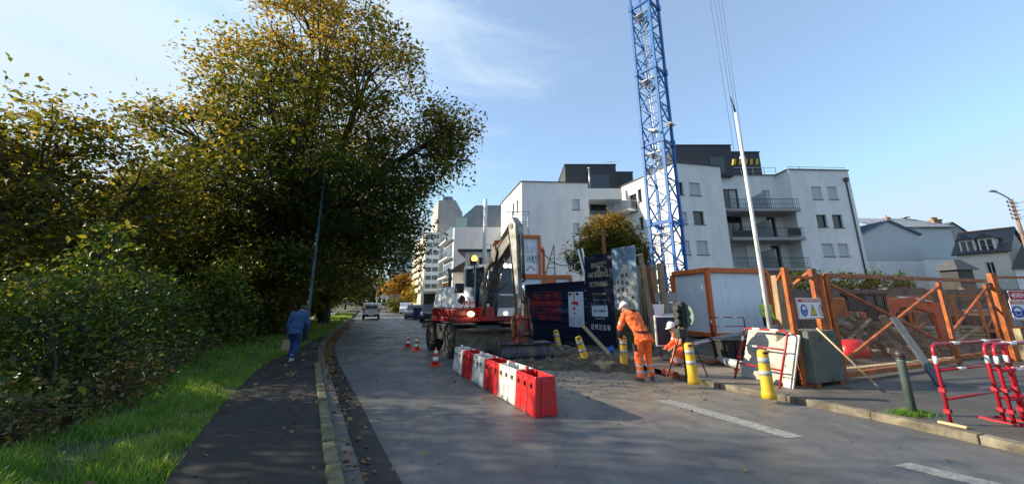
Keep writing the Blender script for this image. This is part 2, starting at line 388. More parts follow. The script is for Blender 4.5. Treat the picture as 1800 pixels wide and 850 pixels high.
def blades(n, ylo, yhi, hmin, hmax, wd):
    y = ylo * (yhi / ylo) ** rng.random(n); t = rng.random(n) * 1.12 - .015
    xr = np.array([vergeR(v) for v in y]); xb = np.interp(y, [p[1] for p in BANK], [p[0] for p in BANK])
    x = xr + (xb - xr) * t; z = .09 + .05 * np.sin(np.minimum(1, np.maximum(t, 0)) * 3.1) - .55 * np.maximum(0, t - .8) / .4
    clump = np.array([mnoise.noise(V((a * 1.7, b * 1.7, 0))) for a, b in zip(x, y)])
    h = (hmin + (hmax - hmin) * rng.random(n) ** 1.6) * (.75 + .9 * np.clip(clump + .25, 0, 1)) * np.where(t > .8, 1.35, 1)
    keep = rng.random(n) < np.clip(.75 + clump * 1.5, .12, 1)
    x, y, z, h = x[keep], y[keep], z[keep], h[keep]; n = len(x)
    a = rng.random(n) * 6.283; lx = (rng.random(n) - .5) * h * 1.3; ly = (rng.random(n) - .5) * h * 1.3
    w_ = wd * (1 + y * .07); p = np.stack([x, y, z], 1); dx = np.stack([np.cos(a) * w_, np.sin(a) * w_, np.zeros(n)], 1)
    mid = p + np.stack([lx * .35, ly * .35, h * .6], 1); tip = p + np.stack([lx, ly, h * .95], 1)
    q = np.stack([p - dx, p + dx, mid + dx * .6, mid - dx * .6], 1).reshape(-1, 3); tq = np.stack([mid - dx * .6, mid + dx * .6, tip + dx * .08, tip - dx * .08], 1).reshape(-1, 3)
    return np.concatenate([q, tq])
bl = np.concatenate([blades(60000, 1.3, 13, .04, .135, .0045), blades(20000, 11, 60, .07, .2, .006)])
o = bpy.data.objects.new('grass', tri_mesh('grass', bl, 4, mBlade)); COL.objects.link(o); tag(o, 'green grass strip between the asphalt path and the river bank', 'grass', kind='stuff')
# right footpath and kerb
ysf = [-12, -6, 0, 2, 3.5, 4.7, 5.1, 6.2, 7.25, 8.37, 9.31, 10.98, 14, 18, 27.4, 35, 45]
mb = MB(); mb.sheet(line(KERBR, .16, .1, ysf), [V((32, y, .1)) for y in ysf]); structure(mb.build('footpath', mFoot))
mKR = mat('worn_kerb_stone', (.20, .175, .13), .9, var=.35, scale=5, bump=1., bscale=10, dirt=(.085, .075, .055), dthr=(.40, .64))
structure(kerb('kerb_stone', KERBR, .08, .17, .104, (-6, 9.2), mKR, 1.0, .005, jit=.004))
# road markings
def quad4(pxs, z=.004): return [gp(x, y, z) for x, y in pxs]
mb = MB()
mb.add(quad4([(1152, 703), (1178, 701), (1413, 766), (1383, 769)]), [(0, 3, 2, 1)])
mb.add(quad4([(1570, 817), (1600, 812), (1768, 850), (1716, 852)]), [(0, 3, 2, 1)])
structure(mb.build('lane_marking', mPaint))
mb = MB()
LNE = [(-3.2, 16.8), (-3.6, 17.6), (-6.5, 24.5), (-11.1, 35.8), (-19.5, 57), (-34, 95)]
yl = [17, 20, 24.5, 30, 35.8, 45, 57, 75, 95]
for a, b in zip(yl[:-1], yl[1:]):
    k = int((b - a) / 3) + 1
    for i in range(k):
        y0, y1 = lerp(a, b, i / k), lerp(a, b, (i + .8) / k)
        mb.sheet([V((interp(LNE, y) - .12, y, .004)) for y in (y0, y1)], [V((interp(LNE, y) + .12, y, .004)) for y in (y0, y1)])
structure(mb.build('edge_marking', mPaint))
# site ground behind the gates: churned mud
mMud = mat('churned_mud', (.085, .066, .046), .9, var=.35, scale=2.5, bump=.9, bscale=7, dirt=(.055, .045, .033), dthr=(.45, .65))
def heap(name, x0, x1, y0, y1, fz, m, nx=50, ny=50):
    mb = MB(); vs = []; fs = []
    for j in range(ny + 1):
        for i in range(nx + 1):
            x, y = lerp(x0, x1, i / nx), lerp(y0, y1, j / ny); vs.append((x, y, fz(x, y)))
    for j in range(ny):
        for i in range(nx): a = j * (nx + 1) + i; fs.append((a, a + 1, a + nx + 2, a + nx + 1))
    mb.add(vs, fs, True); return mb.build(name, m)
def fb(x, y, s=1.): return mnoise.fractal(V((x * s, y * s, 3.3)), 1., 2., 5)
def gate_y(x): return float(np.interp(x, [2.6, 4.2, 5.9, 9, 12.5, 18, 32], [11.6, 10.4, 9.3, 9.9, 11.0, 13, 17]))
def site(x, y):
    e = min(y - gate_y(x), (x - interp([(3.3, 10), (3.6, 14), (1.5, 20), (0, 27), (-1, 36)], y)) * 1.0)
    k = sstep(-.1, .9, e); return lerp(-.08, .17 + .10 * fb(x, y, .9) + .05 * fb(x, y, 3), k)
structure(heap('site_ground', 0, 46, 9, 36, site, mMud, 150, 110))
# ================================================================ trees and shrubs
BARK = mat('plane_bark', (.035, .03, .024), .9, var=.35, scale=4, bump=.6, bscale=12, dirt=(.055, .05, .04), dthr=(.5, .6))
DBARK = mat('dark_bark', (.06, .05, .038), .95, var=.3, scale=5, bump=.6, bscale=14)
LF_PLANE = leafmat('plane_leaves', [(.036, .05, .012), (.06, .072, .015), (.10, .098, .02), (.18, .13, .027), (.26, .175, .037)], .52, .22, zshift=(6, 20, -.5, .5))  # golden top: autumn colour with backlit glow put into the colour
LF_GOLD = leafmat('gold_leaves', [(.06, .062, .013), (.11, .098, .018), (.19, .15, .026), (.27, .19, .04)], .6, .3)
LF_OLIVE = leafmat('olive_leaves', [(.04, .05, .011), (.065, .072, .014), (.11, .10, .02), (.19, .14, .026)], .56, .25)
LF_GREEN = leafmat('shrub_leaves', [(.022, .046, .010), (.04, .072, .014), (.08, .12, .022), (.18, .17, .035)], .52, .8)
LF_MAPLE = leafmat('maple_leaves', [(.035, .055, .012), (.06, .085, .016), (.10, .10, .02), (.20, .11, .02)], .4, .45, zshift=(3, 8, -.35, .4))
LF_FAR = leafmat('autumn_leaves', [(.12, .085, .02), (.28, .13, .022), (.38, .17, .03), (.20, .14, .03)], .45, .25, gain=1.)
def leaves(centers, sig, per, size, flat=.65, droop=.25):
    c = np.repeat(np.array(centers), per, 0); n = len(c)
    sg = np.repeat(np.array(sig), per)[:, None]
    p = c + np.clip(rng.normal(size=(n, 3)), -1.7, 1.7) * sg * np.array([1, 1, flat])
    nr = rng.normal(size=(n, 3)); nr[:, 2] = np.abs(nr[:, 2]) + .55; nr /= np.linalg.norm(nr, axis=1)[:, None]
    t = np.cross(nr, rng.normal(size=(n, 3))); t /= np.linalg.norm(t, axis=1)[:, None]; b = np.cross(nr, t)
    s = size * (.45 + 1.25 * rng.random(n) ** 1.6)[:, None]
    return np.stack([p - t * s * .55, p + b * s * .34 + nr * s * .1, p + t * s * .6 - np.array([0, 0, 1]) * s * droop * .5, p - b * s * .34 + nr * s * .1], 1).reshape(-1, 3)
def tree(name, label, cat, base, trunk, lobes, per, leaf, lm, bark=BARK, group=None, sig=.55, lean=(0, 0), inner=.45, twig=.035, stems=1):
    # trunk = (clear height, radius); lobes = (dx, dy, z, rx, ry, rz, clumps)
    base = V(base); root = thing(name, label, cat, base, 0, group)
    mb = MB(); cen = []; sg = []; H, r0 = trunk
    top = V((lean[0], lean[1], H))
    if stems == 1:
        pts = [V((0, 0, -.25)), V((lean[0] * .15, lean[1] * .15, H * .08)), V((lean[0] * .5 + random.uniform(-.1, .1) * H * .1, lean[1] * .5, H * .5)), top]
        mb.tube(pts, [r0 * 1.5, r0 * 1.08, r0 * .9, r0 * .8], 12)
    for (dx, dy, z, rx, ry, rz, nc) in lobes:
        c = V((dx, dy, z))
        if stems > 1:
            a = random.random() * 6.28; s0 = V((math.cos(a) * .2, math.sin(a) * .2, -.3)); l0 = r0 * random.uniform(.6, 1)
        else: s0 = top - V((0, 0, H * random.uniform(.0, .25))) if z > H * .8 else V((lean[0] * .7, lean[1] * .7, min(H * .8, max(z * .55, .3)))); l0 = r0 * .62
        m1 = s0.lerp(c, .5) + V((random.uniform(-.08, .08) * rx, random.uniform(-.08, .08) * ry, .12 * (c - s0).length * random.uniform(.2, 1)))
        end = c + V((random.uniform(-.3, .3) * rx, random.uniform(-.3, .3) * ry, rz * .4))
        limb = [s0, s0.lerp(m1, .5) + V((0, 0, .05 * rz)), m1, m1.lerp(c, .55), c, end]
        mb.tube(limb, [l0, l0 * .78, l0 * .5, l0 * .3, l0 * .16, l0 * .04], 7)
        for k in range(nc):
            d = V(rng.normal(size=3)).normalized(); rr = random.uniform(inner, 1.0) ** .7
            q = c + V((d.x * rx, d.y * ry, d.z * rz)) * rr
            if q.z < .15: q.z = .15 + random.random() * .4
            cen.append(tuple(q)); sg.append(sig * random.uniform(.6, 1.25))
            if twig and random.random() < .8:
                s = limb[random.choice((2, 3, 3, 4, 4))]
                md = s.lerp(q, .55) + V((random.uniform(-.1, .1), random.uniform(-.1, .1), .12)) * (q - s).length * .6
                t = twig * random.uniform(.6, 1.3); mb.tube([s, md, q], [t * 1.3, t, t * .3], 4, False)
    mb.build('trunk', bark, root)
    o = bpy.data.objects.new('crown', tri_mesh('crown', leaves(cen, sg, per, leaf), 4, lm)); COL.objects.link(o); o.parent = root
    return root
# the big plane tree over the path
tree('plane_tree', 'tall broad plane tree with golden top, towering beside the blue lamp post', 'tree', (-11.6, 19.5, -.1), (5.0, .5),
     [(.3, 0, 17.5, 4.2, 4.0, 3.6, 62), (-3.2, .5, 14.3, 3.6, 3.6, 3.0, 54), (3.4, -.5, 14.6, 3.4, 3.4, 3.0, 52), (-6.0, 0, 10.6, 3.6, 3.4, 2.5, 56),
      (5.9, .5, 10.2, 2.9, 3.4, 2.5, 58), (0, -1.0, 11.2, 5.0, 4.2, 3.4, 92), (-2.6, -1, 7.6, 4.6, 4.0, 2.6, 72), (3.2, -.5, 7.0, 4.2, 4.0, 2.8, 74),
      (4.4, 1.5, 6.2, 2.4, 3.6, 2.2, 46), (-5.5, 1, 6.8, 3.6, 3.0, 2.4, 44), (.5, 2, 4.6, 4.2, 3.4, 1.8, 40), (7.9, .5, 11.7, 1.6, 1.8, 1.7, 24), (-.8, 0, 20.2, 2.4, 2.4, 1.8, 20), (-1, -3.8, 7.0, 2.8, 2.4, 2.2, 26), (2.2, -3.6, 8.6, 2.6, 2.2, 2.2, 22), (.6, -2.0, 3.5, 3.0, 2.0, 1.1, 34)],
     132, .165, LF_PLANE, group='trees along the left side of the road', sig=.62)
def road_tree(lab, base, sc, lm, lobes_n=1., per=60, leaf=.28, golden=False):
    L_ = [(0, 0, 12, 4.2, 4.2, 3.4, 48), (-3.4, 0, 9.5, 3.6, 3.6, 3.0, 40), (3.2, -.5, 9.5, 3.6, 3.6, 3.0, 42), (0, -1, 7.2, 4.8, 4.2, 3.0, 60), (3.6, -1, 5.6, 3.4, 3.4, 2.2, 36), (-3.5, 0, 5.6, 3.4, 3.4, 2.2, 34), (.5, -1, 3.4, 3.6, 3.2, 1.8, 34)]
    return tree('plane_tree', lab, 'tree', base, (4 * sc, .42), [(a * sc, b * sc, c * sc, d * sc, e * sc, f * sc, int(n * lobes_n)) for a, b, c, d, e, f, n in L_], per, leaf, lm,
                group='trees along the left side of the road', sig=.7 * sc)
road_tree('dark leafy plane tree overhanging the road just beyond the tallest tree', (-14.2, 29, -.1), 1.02, LF_PLANE)
road_tree('second plane tree beyond the tallest tree, its crown over the road edge', (-20, 40, -.1), .98, LF_OLIVE)
road_tree('plane tree whose low crown closes over the road above the white van', (-27, 54, -.1), .95, LF_OLIVE, .8)
road_tree('farthest dark plane tree of the left row, near the end of the road', (-37, 76, -.1), .95, LF_OLIVE, .7, 36, .42)
# trees on the far bank and to the left
def wide_tree(name, lab, base, sc, lm, per=44, leaf=.3, n=1., cat='tree', thin=1.):
    L_ = [(0, 0, 9.2, 3.2, 3.2, 2.6, 44), (-3.0, 0, 7.4, 3.2, 3.2, 2.4, 40), (3.0, 0, 7.2, 3.2, 3.2, 2.4, 40), (0, -1.4, 5.4, 4.2, 3.4, 2.4, 56), (3, -.5, 4.0, 3.2, 3, 1.8, 32), (-3, 0, 4.0, 3.2, 3, 1.8, 32)]
    return tree(name, lab, cat, base, (3.4 * sc, .3), [(a * sc, b * sc, c * sc, d * sc, e * sc, f * sc, int(k * n)) for a, b, c, d, e, f, k in L_], per, leaf, lm, DBARK, group='trees on the river bank', sig=.6 * sc * thin)
tree('riverside_tree', 'olive tree with a thin russet top filling the left edge above the shrubs', 'tree', (-15.6, 11.5, -1.6), (3.2, .3),
     [(0, 0, 5.6, 3.4, 3.0, 2.2, 62), (-2.6, 0, 6.2, 3.0, 3.0, 2.2, 46), (2.0, .5, 5.4, 2.4, 2.6, 1.9, 40), (-.4, 0, 8.0, 2.6, 2.4, 1.6, 34), (-2.6, 0, 9.0, 2.2, 2.2, 1.5, 24), (.8, 0, 9.0, 1.6, 1.6, 1.2, 16), (2.6, 1, 7.2, 1.5, 1.5, 1.2, 16), (0, -.8, 3.6, 3.6, 3, 1.4, 40)],
     95, .14, LF_OLIVE, DBARK, group='trees on the river bank', sig=.55)
for bx_, by_, lab_, s_ in ((-13.6, 4.9, 'unseen leafy bank tree past the left edge, added to shade the road', 1.0), (-13.6, 1.2, 'unseen bank tree level with the camera, added to shade the road', 1.05), (-13.0, -5.2, 'unseen bank tree behind the camera at the left, added for shade', 1.0)):
    tree('riverside_tree', lab_, 'tree', (bx_, by_, -1.4), (3.2, .25),
     [(0, 0, 8.2, 2.3, 2.2, 1.6, 20), (-.5, 1.7, 7.0, 1.9, 1.5, 1.5, 18), (.3, -1.8, 6.8, 1.9, 1.5, 1.6, 18), (.2, .2, 5.6, 2.4, 2.4, 1.3, 24), (0, -.3, 10.0, 1.5, 1.6, .9, 9)],
     150, .105, LF_OLIVE, DBARK, group='trees on the river bank', sig=.5)  # out-of-view trees put in to dapple the road with shade
wide_tree('riverside_tree', 'sparse taller tree just showing behind the olive tree at the far left edge', (-23.5, 15.5, -1.6), 1.0, LF_OLIVE, 46, .18, .7)
wide_tree('riverside_tree', 'yellowish tree across the water between the left tree and the tallest tree', (-26, 27, -1.2), 1.12, LF_GOLD, 70, .26)
wide_tree('riverside_tree', 'dull green tree behind the yellowish tree on the far bank', (-34, 34, .3), 1.2, LF_OLIVE, 36, .42)
wide_tree('riverside_tree', 'brownish tree on the far bank at the far left', (-36, 22, .3), 1.15, LF_GOLD, 36, .4)
wide_tree('riverside_tree', 'dark tree on the bank directly behind the tallest trunk', (-21, 33, -1.2), 1.0, LF_OLIVE, 40, .36)
wide_tree('riverside_tree', 'low golden brown tree left of the tallest trunk', (-20.5, 22, -1.6), .85, LF_GOLD, 80, .2)
wide_tree('riverside_tree', 'dark tree on the bank beside the far bend of the road', (-34, 56, -1.0), 1.1, LF_OLIVE, 34, .42)
wide_tree('riverside_tree', 'dark tree on the bank farthest along the left side of the road', (-48, 84, -1.0), 1.2, LF_OLIVE, 30, .5)
# shrubs on the bank
def shrub(lab, base, r, h, n, per, leaf, lm=LF_GREEN, stems=3):
    L_ = []
    for k in range(stems + 2):
        a = 6.28 * k / (stems + 2) + random.random(); q = random.uniform(.2, .6) * r
        L_.append((math.cos(a) * q, math.sin(a) * q, h * random.uniform(.35, .72), r * .55, r * .55, h * .3, n // (stems + 2)))
    L_.append((0, 0, h * .8, r * .4, r * .4, h * .22, n // 6))
    return tree('riverside_shrub', lab, 'shrub', base, (h * .5, .06), L_, per, leaf, lm, DBARK, group='shrubs on the river bank', sig=r * .17, twig=.012, stems=stems)
shrub('leafy green shrub nearest the camera at the left edge, dark stem showing', (-7.0, 6.2, -.35), 1.35, 2.6, 92, 60, .062)
shrub('dense dark green shrub at the far left edge of the view', (-8.6, 5.9, -1.0), 1.7, 3.2, 92, 60, .075)
shrub('tall green shrub behind the nearest shrub, left of the grass', (-9.6, 8.6, -.8), 1.8, 3.7, 92, 64, .085)
shrub('bushy green shrub with yellowing leaves midway along the grass edge', (-9.0, 9.4, -.4), 1.2, 2.4, 72, 60, .07)
shrub('rounded shrub with a pale sunlit shoulder above the grass edge', (-11.6, 12.0, -.6), 1.8, 3.6, 90, 64, .095)
shrub('spreading shrub with sunlit drooping branch left of the walking person', (-11.0, 14.2, -.5), 1.7, 3.6, 120, 44, .12)
shrub('dark shrub directly behind the walking person', (-12.4, 17.0, -.5), 1.9, 3.6, 120, 44, .14, LF_OLIVE)
shrub('tall dark shrub hiding the foot of the tallest tree', (-11.4, 17.9, -.2), 1.5, 4.0, 110, 46, .13, LF_OLIVE)
shrub('dark shrub on the bank beyond the blue lamp post', (-14.0, 22.5, -.4), 2.0, 3.4, 110, 44, .16, LF_OLIVE)
shrub('bank shrub beside the road bend below the overhanging trees', (-17.8, 29.5, -.3), 2.2, 3.6, 110, 44, .2, LF_OLIVE)
shrub('shrub in the undergrowth farther along the grass strip', (-21.6, 39, -.3), 2.4, 3.8, 100, 40, .24, LF_OLIVE)
shrub('shrub in the undergrowth level with the white van', (-26.5, 52, -.3), 2.6, 4.0, 90, 40, .3, LF_OLIVE)
shrub('tall dark shrub at the water beyond the left shrubs', (-14.5, 10.5, -1.6), 2.4, 4.8, 150, 44, .14, LF_OLIVE)
shrub('tall dark shrub at the water behind the sunlit shrub', (-16.4, 16.0, -1.6), 2.5, 5.0, 150, 44, .16, LF_OLIVE)
LF_DRY = leafmat('dry_bramble_leaves', [(.03, .045, .012), (.06, .06, .018), (.12, .08, .03), (.16, .12, .05)], .35, 1.2)
for i, (x, y, r_, h_) in enumerate(((-5.75, 4.7, .55, .7), (-6.2, 5.9, .5, .8), (-6.75, 7.0, .6, .9), (-7.7, 8.4, .6, .95), (-8.7, 10.0, .6, .9), (-9.9, 12.0, .7, 1.0))):
    tree('bramble', ['dry twiggy bramble nearest the camera at the grass edge', 'twiggy bramble second from the camera at the grass edge', 'brownish bramble at the grass edge below the nearest shrub', 'bramble midway along the grass edge', 'bramble at the grass edge left of the walking person', 'farthest low bramble at the grass edge before the tree'][i], 'bramble', (x, y, -.1), (.3, .012),
         [(random.uniform(-.3, .3) * r_, random.uniform(-.3, .3) * r_, h_ * random.uniform(.3, .8), r_, r_, h_ * .35, 16) for _ in range(3)], 22, .055, LF_DRY, DBARK, group='brambles at the grass edge', sig=.16, twig=.006, stems=4)
# young sapling standing above the shrubs
tree('sapling', 'slender sapling with bright green leaves rising above the left shrubs', 'sapling', (-7.9, 7.0, -.4), (2.5, .03),
     [(.1, 0, 2.9, .45, .4, .5, 16), (.25, 0, 3.35, .35, .3, .35, 12), (-.1, 0, 2.4, .4, .4, .4, 10)], 14, .1, LF_GREEN, DBARK, sig=.12, twig=.008)
# maple in front of the apartment block
b = gp(1065, 545, .1)
tree('maple_tree', 'rounded green and rust maple behind the navy hoarding', 'tree', (7.3, 27.5, .1), (2.6, .16),
     [(0, 0, 6.3, 2.0, 1.7, 1.7, 70), (1.4, 0, 5.0, 1.8, 1.6, 1.5, 60), (-1.3, 0, 5.0, 1.7, 1.5, 1.5, 54), (.2, -.4, 4.0, 2.2, 1.6, 1.3, 44), (1.9, 0, 3.7, 1.0, 1.0, 1.0, 14), (.2, 0, 7.4, 1.0, 1.0, .7, 14)],
     110, .16, LF_MAPLE, DBARK, sig=.45)
# autumn trees at the far end of the road
tree('autumn_tree', 'orange autumn tree at the far end of the road', 'tree', (-26.3, 92, .1), (3, .25),
     [(0, 0, 6.5, 3.4, 3, 2.4, 34), (-3, 0, 5.0, 3.0, 3, 2.0, 26), (2.4, 0, 4.6, 2.6, 3, 2.2, 26), (0, -1, 3.4, 3.6, 3, 1.6, 30)], 40, .5, LF_FAR, DBARK, sig=.9)
tree('autumn_tree', 'olive yellow autumn tree just right of the orange one', 'tree', (-20.0, 84, .1), (2.6, .2),
     [(0, 0, 4.6, 2.4, 2, 2.2, 28), (-1.6, 0, 3.4, 2, 2, 1.6, 18), (1.2, 0, 3, 1.6, 2, 1.6, 14)], 40, .42, LF_GOLD, DBARK, sig=.7)
tree('roadside_bush', 'dark bush at the right edge of the far road', 'bush', (-19.4, 64, .05), (1.0, .06), [(0, 0, 1.6, 1.5, 1.2, 1.2, 26), (.6, 0, .9, 1.4, 1.2, .8, 20), (-.6, 0, 1, 1.3, 1, .8, 16)], 40, .22, LF_OLIVE, DBARK, sig=.4, stems=3)
tree('dark_tree', 'dark evergreen tree closing the view at the end of the road', 'tree', (-43, 118, 0), (3, .3), [(0, 0, 6, 5, 3, 4, 40), (5, 0, 4, 5, 3, 3, 34), (-6, 0, 6, 5, 3, 4, 30)], 40, .6, LF_OLIVE, DBARK, sig=1.2)
for i, (x, y, s_) in enumerate(((-66, 132, 1.2), (-56, 128, 1.0), (-49, 136, 1.3), (-38, 130, 1.1), (-30, 140, 1.2))):
    tree('background_tree', ['dark tree at the far left of the row closing the road end', 'low dark tree second from the left at the road end', 'tallest dark tree directly above the road end', 'dark tree just right of the road end behind the signs', 'dark tree behind the orange autumn tree at the road end'][i], 'tree', (x, y, 0), (2, .3), [(0, 0, 6 * s_, 4.5, 3, 3.6, 30), (3.5, 0, 3.5, 4, 3, 2.6, 24), (-3.5, 0, 3.5, 4, 3, 2.6, 24)], 40, .6, LF_OLIVE, DBARK, group='trees closing the road end', sig=1.1)
# hedge of bamboo-like plants behind the gate
for i, x in enumerate((17.8, 19.3, 20.6, 22.1, 23.8)):
    tree('hedge_plant', ['feathery hedge plant nearest the white apartment wall', 'second feathery hedge plant from the apartment wall', 'middle feathery hedge plant below the grey gable', 'fourth feathery hedge plant along the gate top', 'feathery hedge plant nearest the white house'][i],
         'hedge plant', (x * 1.17, 27.0, .1), (1.4, .03), [(0, 0, 2.2, .8, .5, 1.1, 22), (.3, 0, 3.1, .6, .4, .8, 16), (-.4, 0, 2.9, .5, .4, .8, 12)], 30, .14, LF_GREEN, DBARK, group='hedge plants behind the gate', sig=.22, twig=.01, stems=3)
# the far wood beyond the water reads as one dark mass
cen = []; 
for k in range(1500):
    y = -12 + 150 * random.random(); x = interp(BANK, y) - random.uniform(22, 34); cen.append((x, y, random.uniform(-.3, 1) ** 1 * 7 + .3))
o = bpy.data.objects.new('far_wood', tri_mesh('far_wood', leaves(cen, [1.1] * len(cen), 34, .55), 4, LF_OLIVE)); COL.objects.link(o)
tag(o, 'dark mass of woodland undergrowth on the far bank of the canal', 'woodland', kind='stuff')
cen = []
for k in range(1500):
    y = 1.5 * (75 / 1.5) ** random.random(); x = interp(BANK, y) - random.uniform(.15, 5) ** 1 * (1 + y * .02); cen.append((x, y, terrain(x, y) + random.random() * (.5 + .025 * y)))
o = bpy.data.objects.new('undergrowth', tri_mesh('undergrowth', leaves(cen, [.3 + .006 * c_[1] for c_ in cen], 30, .11), 4, LF_GREEN)); COL.objects.link(o)
tag(o, 'low dark brambles and ground cover along the bank under the shrubs', 'undergrowth', kind='stuff')
# fallen leaves along the left kerb and on the path
n = 4200
y = 3 * (40 / 3) ** rng.random(n); k = rng.random(n)
xr = np.array([interp(ROADL, v) for v in y]); x = np.where(k < .6, xr - .28 + rng.normal(size=n) * .14 + np.clip((y - 9) * .02, 0, .4), np.where(k < .78, xr - .5 - rng.random(n) * 1.6, np.where(k < .92, xr - 2.0 - rng.random(n) * 3.2, xr + rng.random(n) ** 2 * 7)))
keep = (rng.random(n) < np.clip((y - 5) / 8, .12, 1)); x, y = x[keep], y[keep]; n = len(x)
z = np.where(x < np.array([vergeR(v) for v in y]), .19, np.where(x < np.array([interp(ROADL, v) for v in y]) - .31, .112, .012))
c = np.stack([x, y, z], 1); a = rng.random(n) * 6.283; s = (.02 + .03 * rng.random(n)) * np.clip(.7 + y * .05, .8, 1.6)
t = np.stack([np.cos(a) * s, np.sin(a) * s, (rng.random(n) - .5) * .03], 1); bb_ = np.stack([-np.sin(a) * s * .7, np.cos(a) * s * .7, (rng.random(n) - .2) * .03], 1)
lm = leafmat('fallen_leaves', [(.10, .05, .018), (.17, .085, .025), (.24, .14, .04), (.13, .06, .025)], .1, 1.)
o = bpy.data.objects.new('fallen_leaves', tri_mesh('fallen_leaves', np.stack([c - t, c + bb_, c + t, c - bb_], 1).reshape(-1, 3), 4, lm)); COL.objects.link(o)
tag(o, 'brown fallen leaves gathered along the left kerb and gutter', 'leaves', kind='stuff')
# ================================================================ buildings
RENDER = mat('white_render', (.81, .795, .77), .85, var=.05, scale=.6, dirt=(.66, .65, .63), dthr=(.42, .75), dscale=.8, dstretch=(1., 1., .3), bump=.15, bscale=60)
RENDER2 = mat('cream_render', (.62, .57, .47), .85, var=.06, scale=.8, dirt=(.47, .43, .36), dthr=(.5, .75), dscale=1.2, dstretch=(1.2, 1.2, .2))
CONC = mat('facade_concrete', (.36, .34, .32), .85, var=.1, scale=.7, dirt=(.28, .27, .26), dthr=(.5, .75), dscale=.8, dstretch=(1, 1, .2))
BLUEW = mat('pale_blue_render', (.52, .54, .57), .85, var=.06, scale=.5, dirt=(.42, .43, .45), dthr=(.5, .75), dscale=.8, dstretch=(1, 1, .2))
SLATE = mat('slate_cladding', (.035, .037, .045), .6, var=.25, scale=3, stretch=(1, 1, 6))
ZINC = mat('zinc_roof', (.2, .22, .24), .45, .5, var=.12, scale=2)
BLUEMETAL = mat('blue_grey_metal_roof', (.10, .13, .19), .4, .55, var=.15, scale=2)
GREYCLAD = mat('grey_cladding', (.52, .54, .55), .6, var=.05, scale=1, stretch=(.6, .6, 14))
SHUT = mat('closed_shutter', (.50, .51, .52), .6, var=.05, scale=2, stretch=(.3, .3, 30))
FRAME = mat('grey_window_frame', (.06, .062, .066), .5)
WFRAME = mat('white_window_frame', (.7, .7, .7), .5, var=.05)
CURT = mat('pale_curtain', (.45, .43, .4), .9, var=.15, scale=3, stretch=(6, 6, .4))
TILE = mat('clay_chimney', (.42, .19, .11), .85, var=.25, scale=5)
ROOFSL = mat('slate_roof', (.065, .068, .078), .6, var=.3, scale=5, stretch=(1, 1, 3), dirt=(.12, .09, .06), dthr=(.6, .8))
def shell(mb, poly, z0, z1, holes=None, roof=True):
    # walls of a plan polygon (counter-clockwise seen from above); holes[edge] = [(s0, s1, za, zb, depth)]
    n = len(poly); holes = holes or {}
    for i in range(n):
        P, Q = V((*poly[i], 0)), V((*poly[(i + 1) % n], 0)); d = (Q - P); ln = d.length; d /= ln; nr = V((d.y, -d.x, 0))
        hs = [h for h in holes.get(i, []) if h[1] - h[0] > .05]
        ss = sorted({0., ln} | {min(ln, max(0, h[k])) for h in hs for k in (0, 1)}); zs = sorted({z0, z1} | {h[k] for h in hs for k in (2, 3)})
        pt = lambda s, z, o=0.: P + d * s + V((0, 0, z)) - nr * o
        for a, b in zip(ss[:-1], ss[1:]):
            for e, f in zip(zs[:-1], zs[1:]):
                if any(h[0] < (a + b) / 2 < h[1] and h[2] < (e + f) / 2 < h[3] for h in hs): continue
                mb.add([pt(a, e), pt(b, e), pt(b, f), pt(a, f)], [(0, 1, 2, 3)])
        for a, b, e, f, dp in hs:
            for (u, v, u2, v2) in ((a, e, a, f), (b, f, b, e), (a, f, b, f), (b, e, a, e)):
                mb.add([pt(u, v), pt(u2, v2), pt(u2, v2, dp), pt(u, v, dp)], [(0, 1, 2, 3)])
    if roof: mb.add([V((*p, z1 - .25)) for p in poly], [tuple(range(n))])
def edge_frame(poly, i):
    P, Q = V((*poly[i], 0)), V((*poly[(i + 1) % len(poly)], 0)); d = (Q - P).normalized(); return P, d, V((d.y, -d.x, 0))
def window(parent, poly, i, h, kind='glass', frame=FRAME, mull=1, sill=True):
    # a window in the hole h of wall i: frame with sill, and its pane, curtain or closed shutter
    P, d, nr = edge_frame(poly, i); a, b, e, f, dp = h; ang = math.atan2(d.y, d.x)
    pt = lambda s, z, o: P + d * s + V((0, 0, z)) - nr * o
    mb = MB(); o = dp - .06; t = .07
    mb.box(pt(a + t / 2, (e + f) / 2, o), (t, .07, f - e), ang); mb.box(pt(b - t / 2, (e + f) / 2, o), (t, .07, f - e), ang)
    mb.box(pt((a + b) / 2, f - t / 2, o), (b - a - 2 * t, .068, t), ang); mb.box(pt((a + b) / 2, e + t / 2, o), (b - a - 2 * t, .068, t), ang)
    for k in range(1, mull + 1):
        s = lerp(a, b, k / (mull + 1)); mb.box(pt(s, (e + f) / 2, o - .002), (.06, .06, f - e - 2 * t), ang)
    if sill: mb.box(pt((a + b) / 2, e - .03, dp / 2 - .05), (b - a + .12, dp + .1, .05), ang)
    fr = mb.build('window', frame, parent, w=True)
    p = MB(); p.box(pt((a + b) / 2, (e + f) / 2, o + .025), (b - a - 2 * t + .02, .012, f - e - 2 * t + .02), ang)
    if kind == 'shutter':
        q = MB(); q.box(pt((a + b) / 2, (e + f) / 2, o - .075), (b - a - .01, .03, f - e - .01), ang); q.build('roller_shutter', SHUT, fr, w=True)
    else:
        p.build('pane', GLASS, fr, w=True)
        if kind == 'curtain':
            q = MB(); q.box(pt(lerp(a, b, .68), (e + f) / 2, o - .012 + .03), (0.001, .001, .001), ang)
            q = MB(); q.box(pt(lerp(a, b, .7), (e + f) / 2, o + .012), ((b - a) * .45, .008, f - e - 2.2 * t), ang); q.build('curtain', CURT, fr, w=True)
    return fr
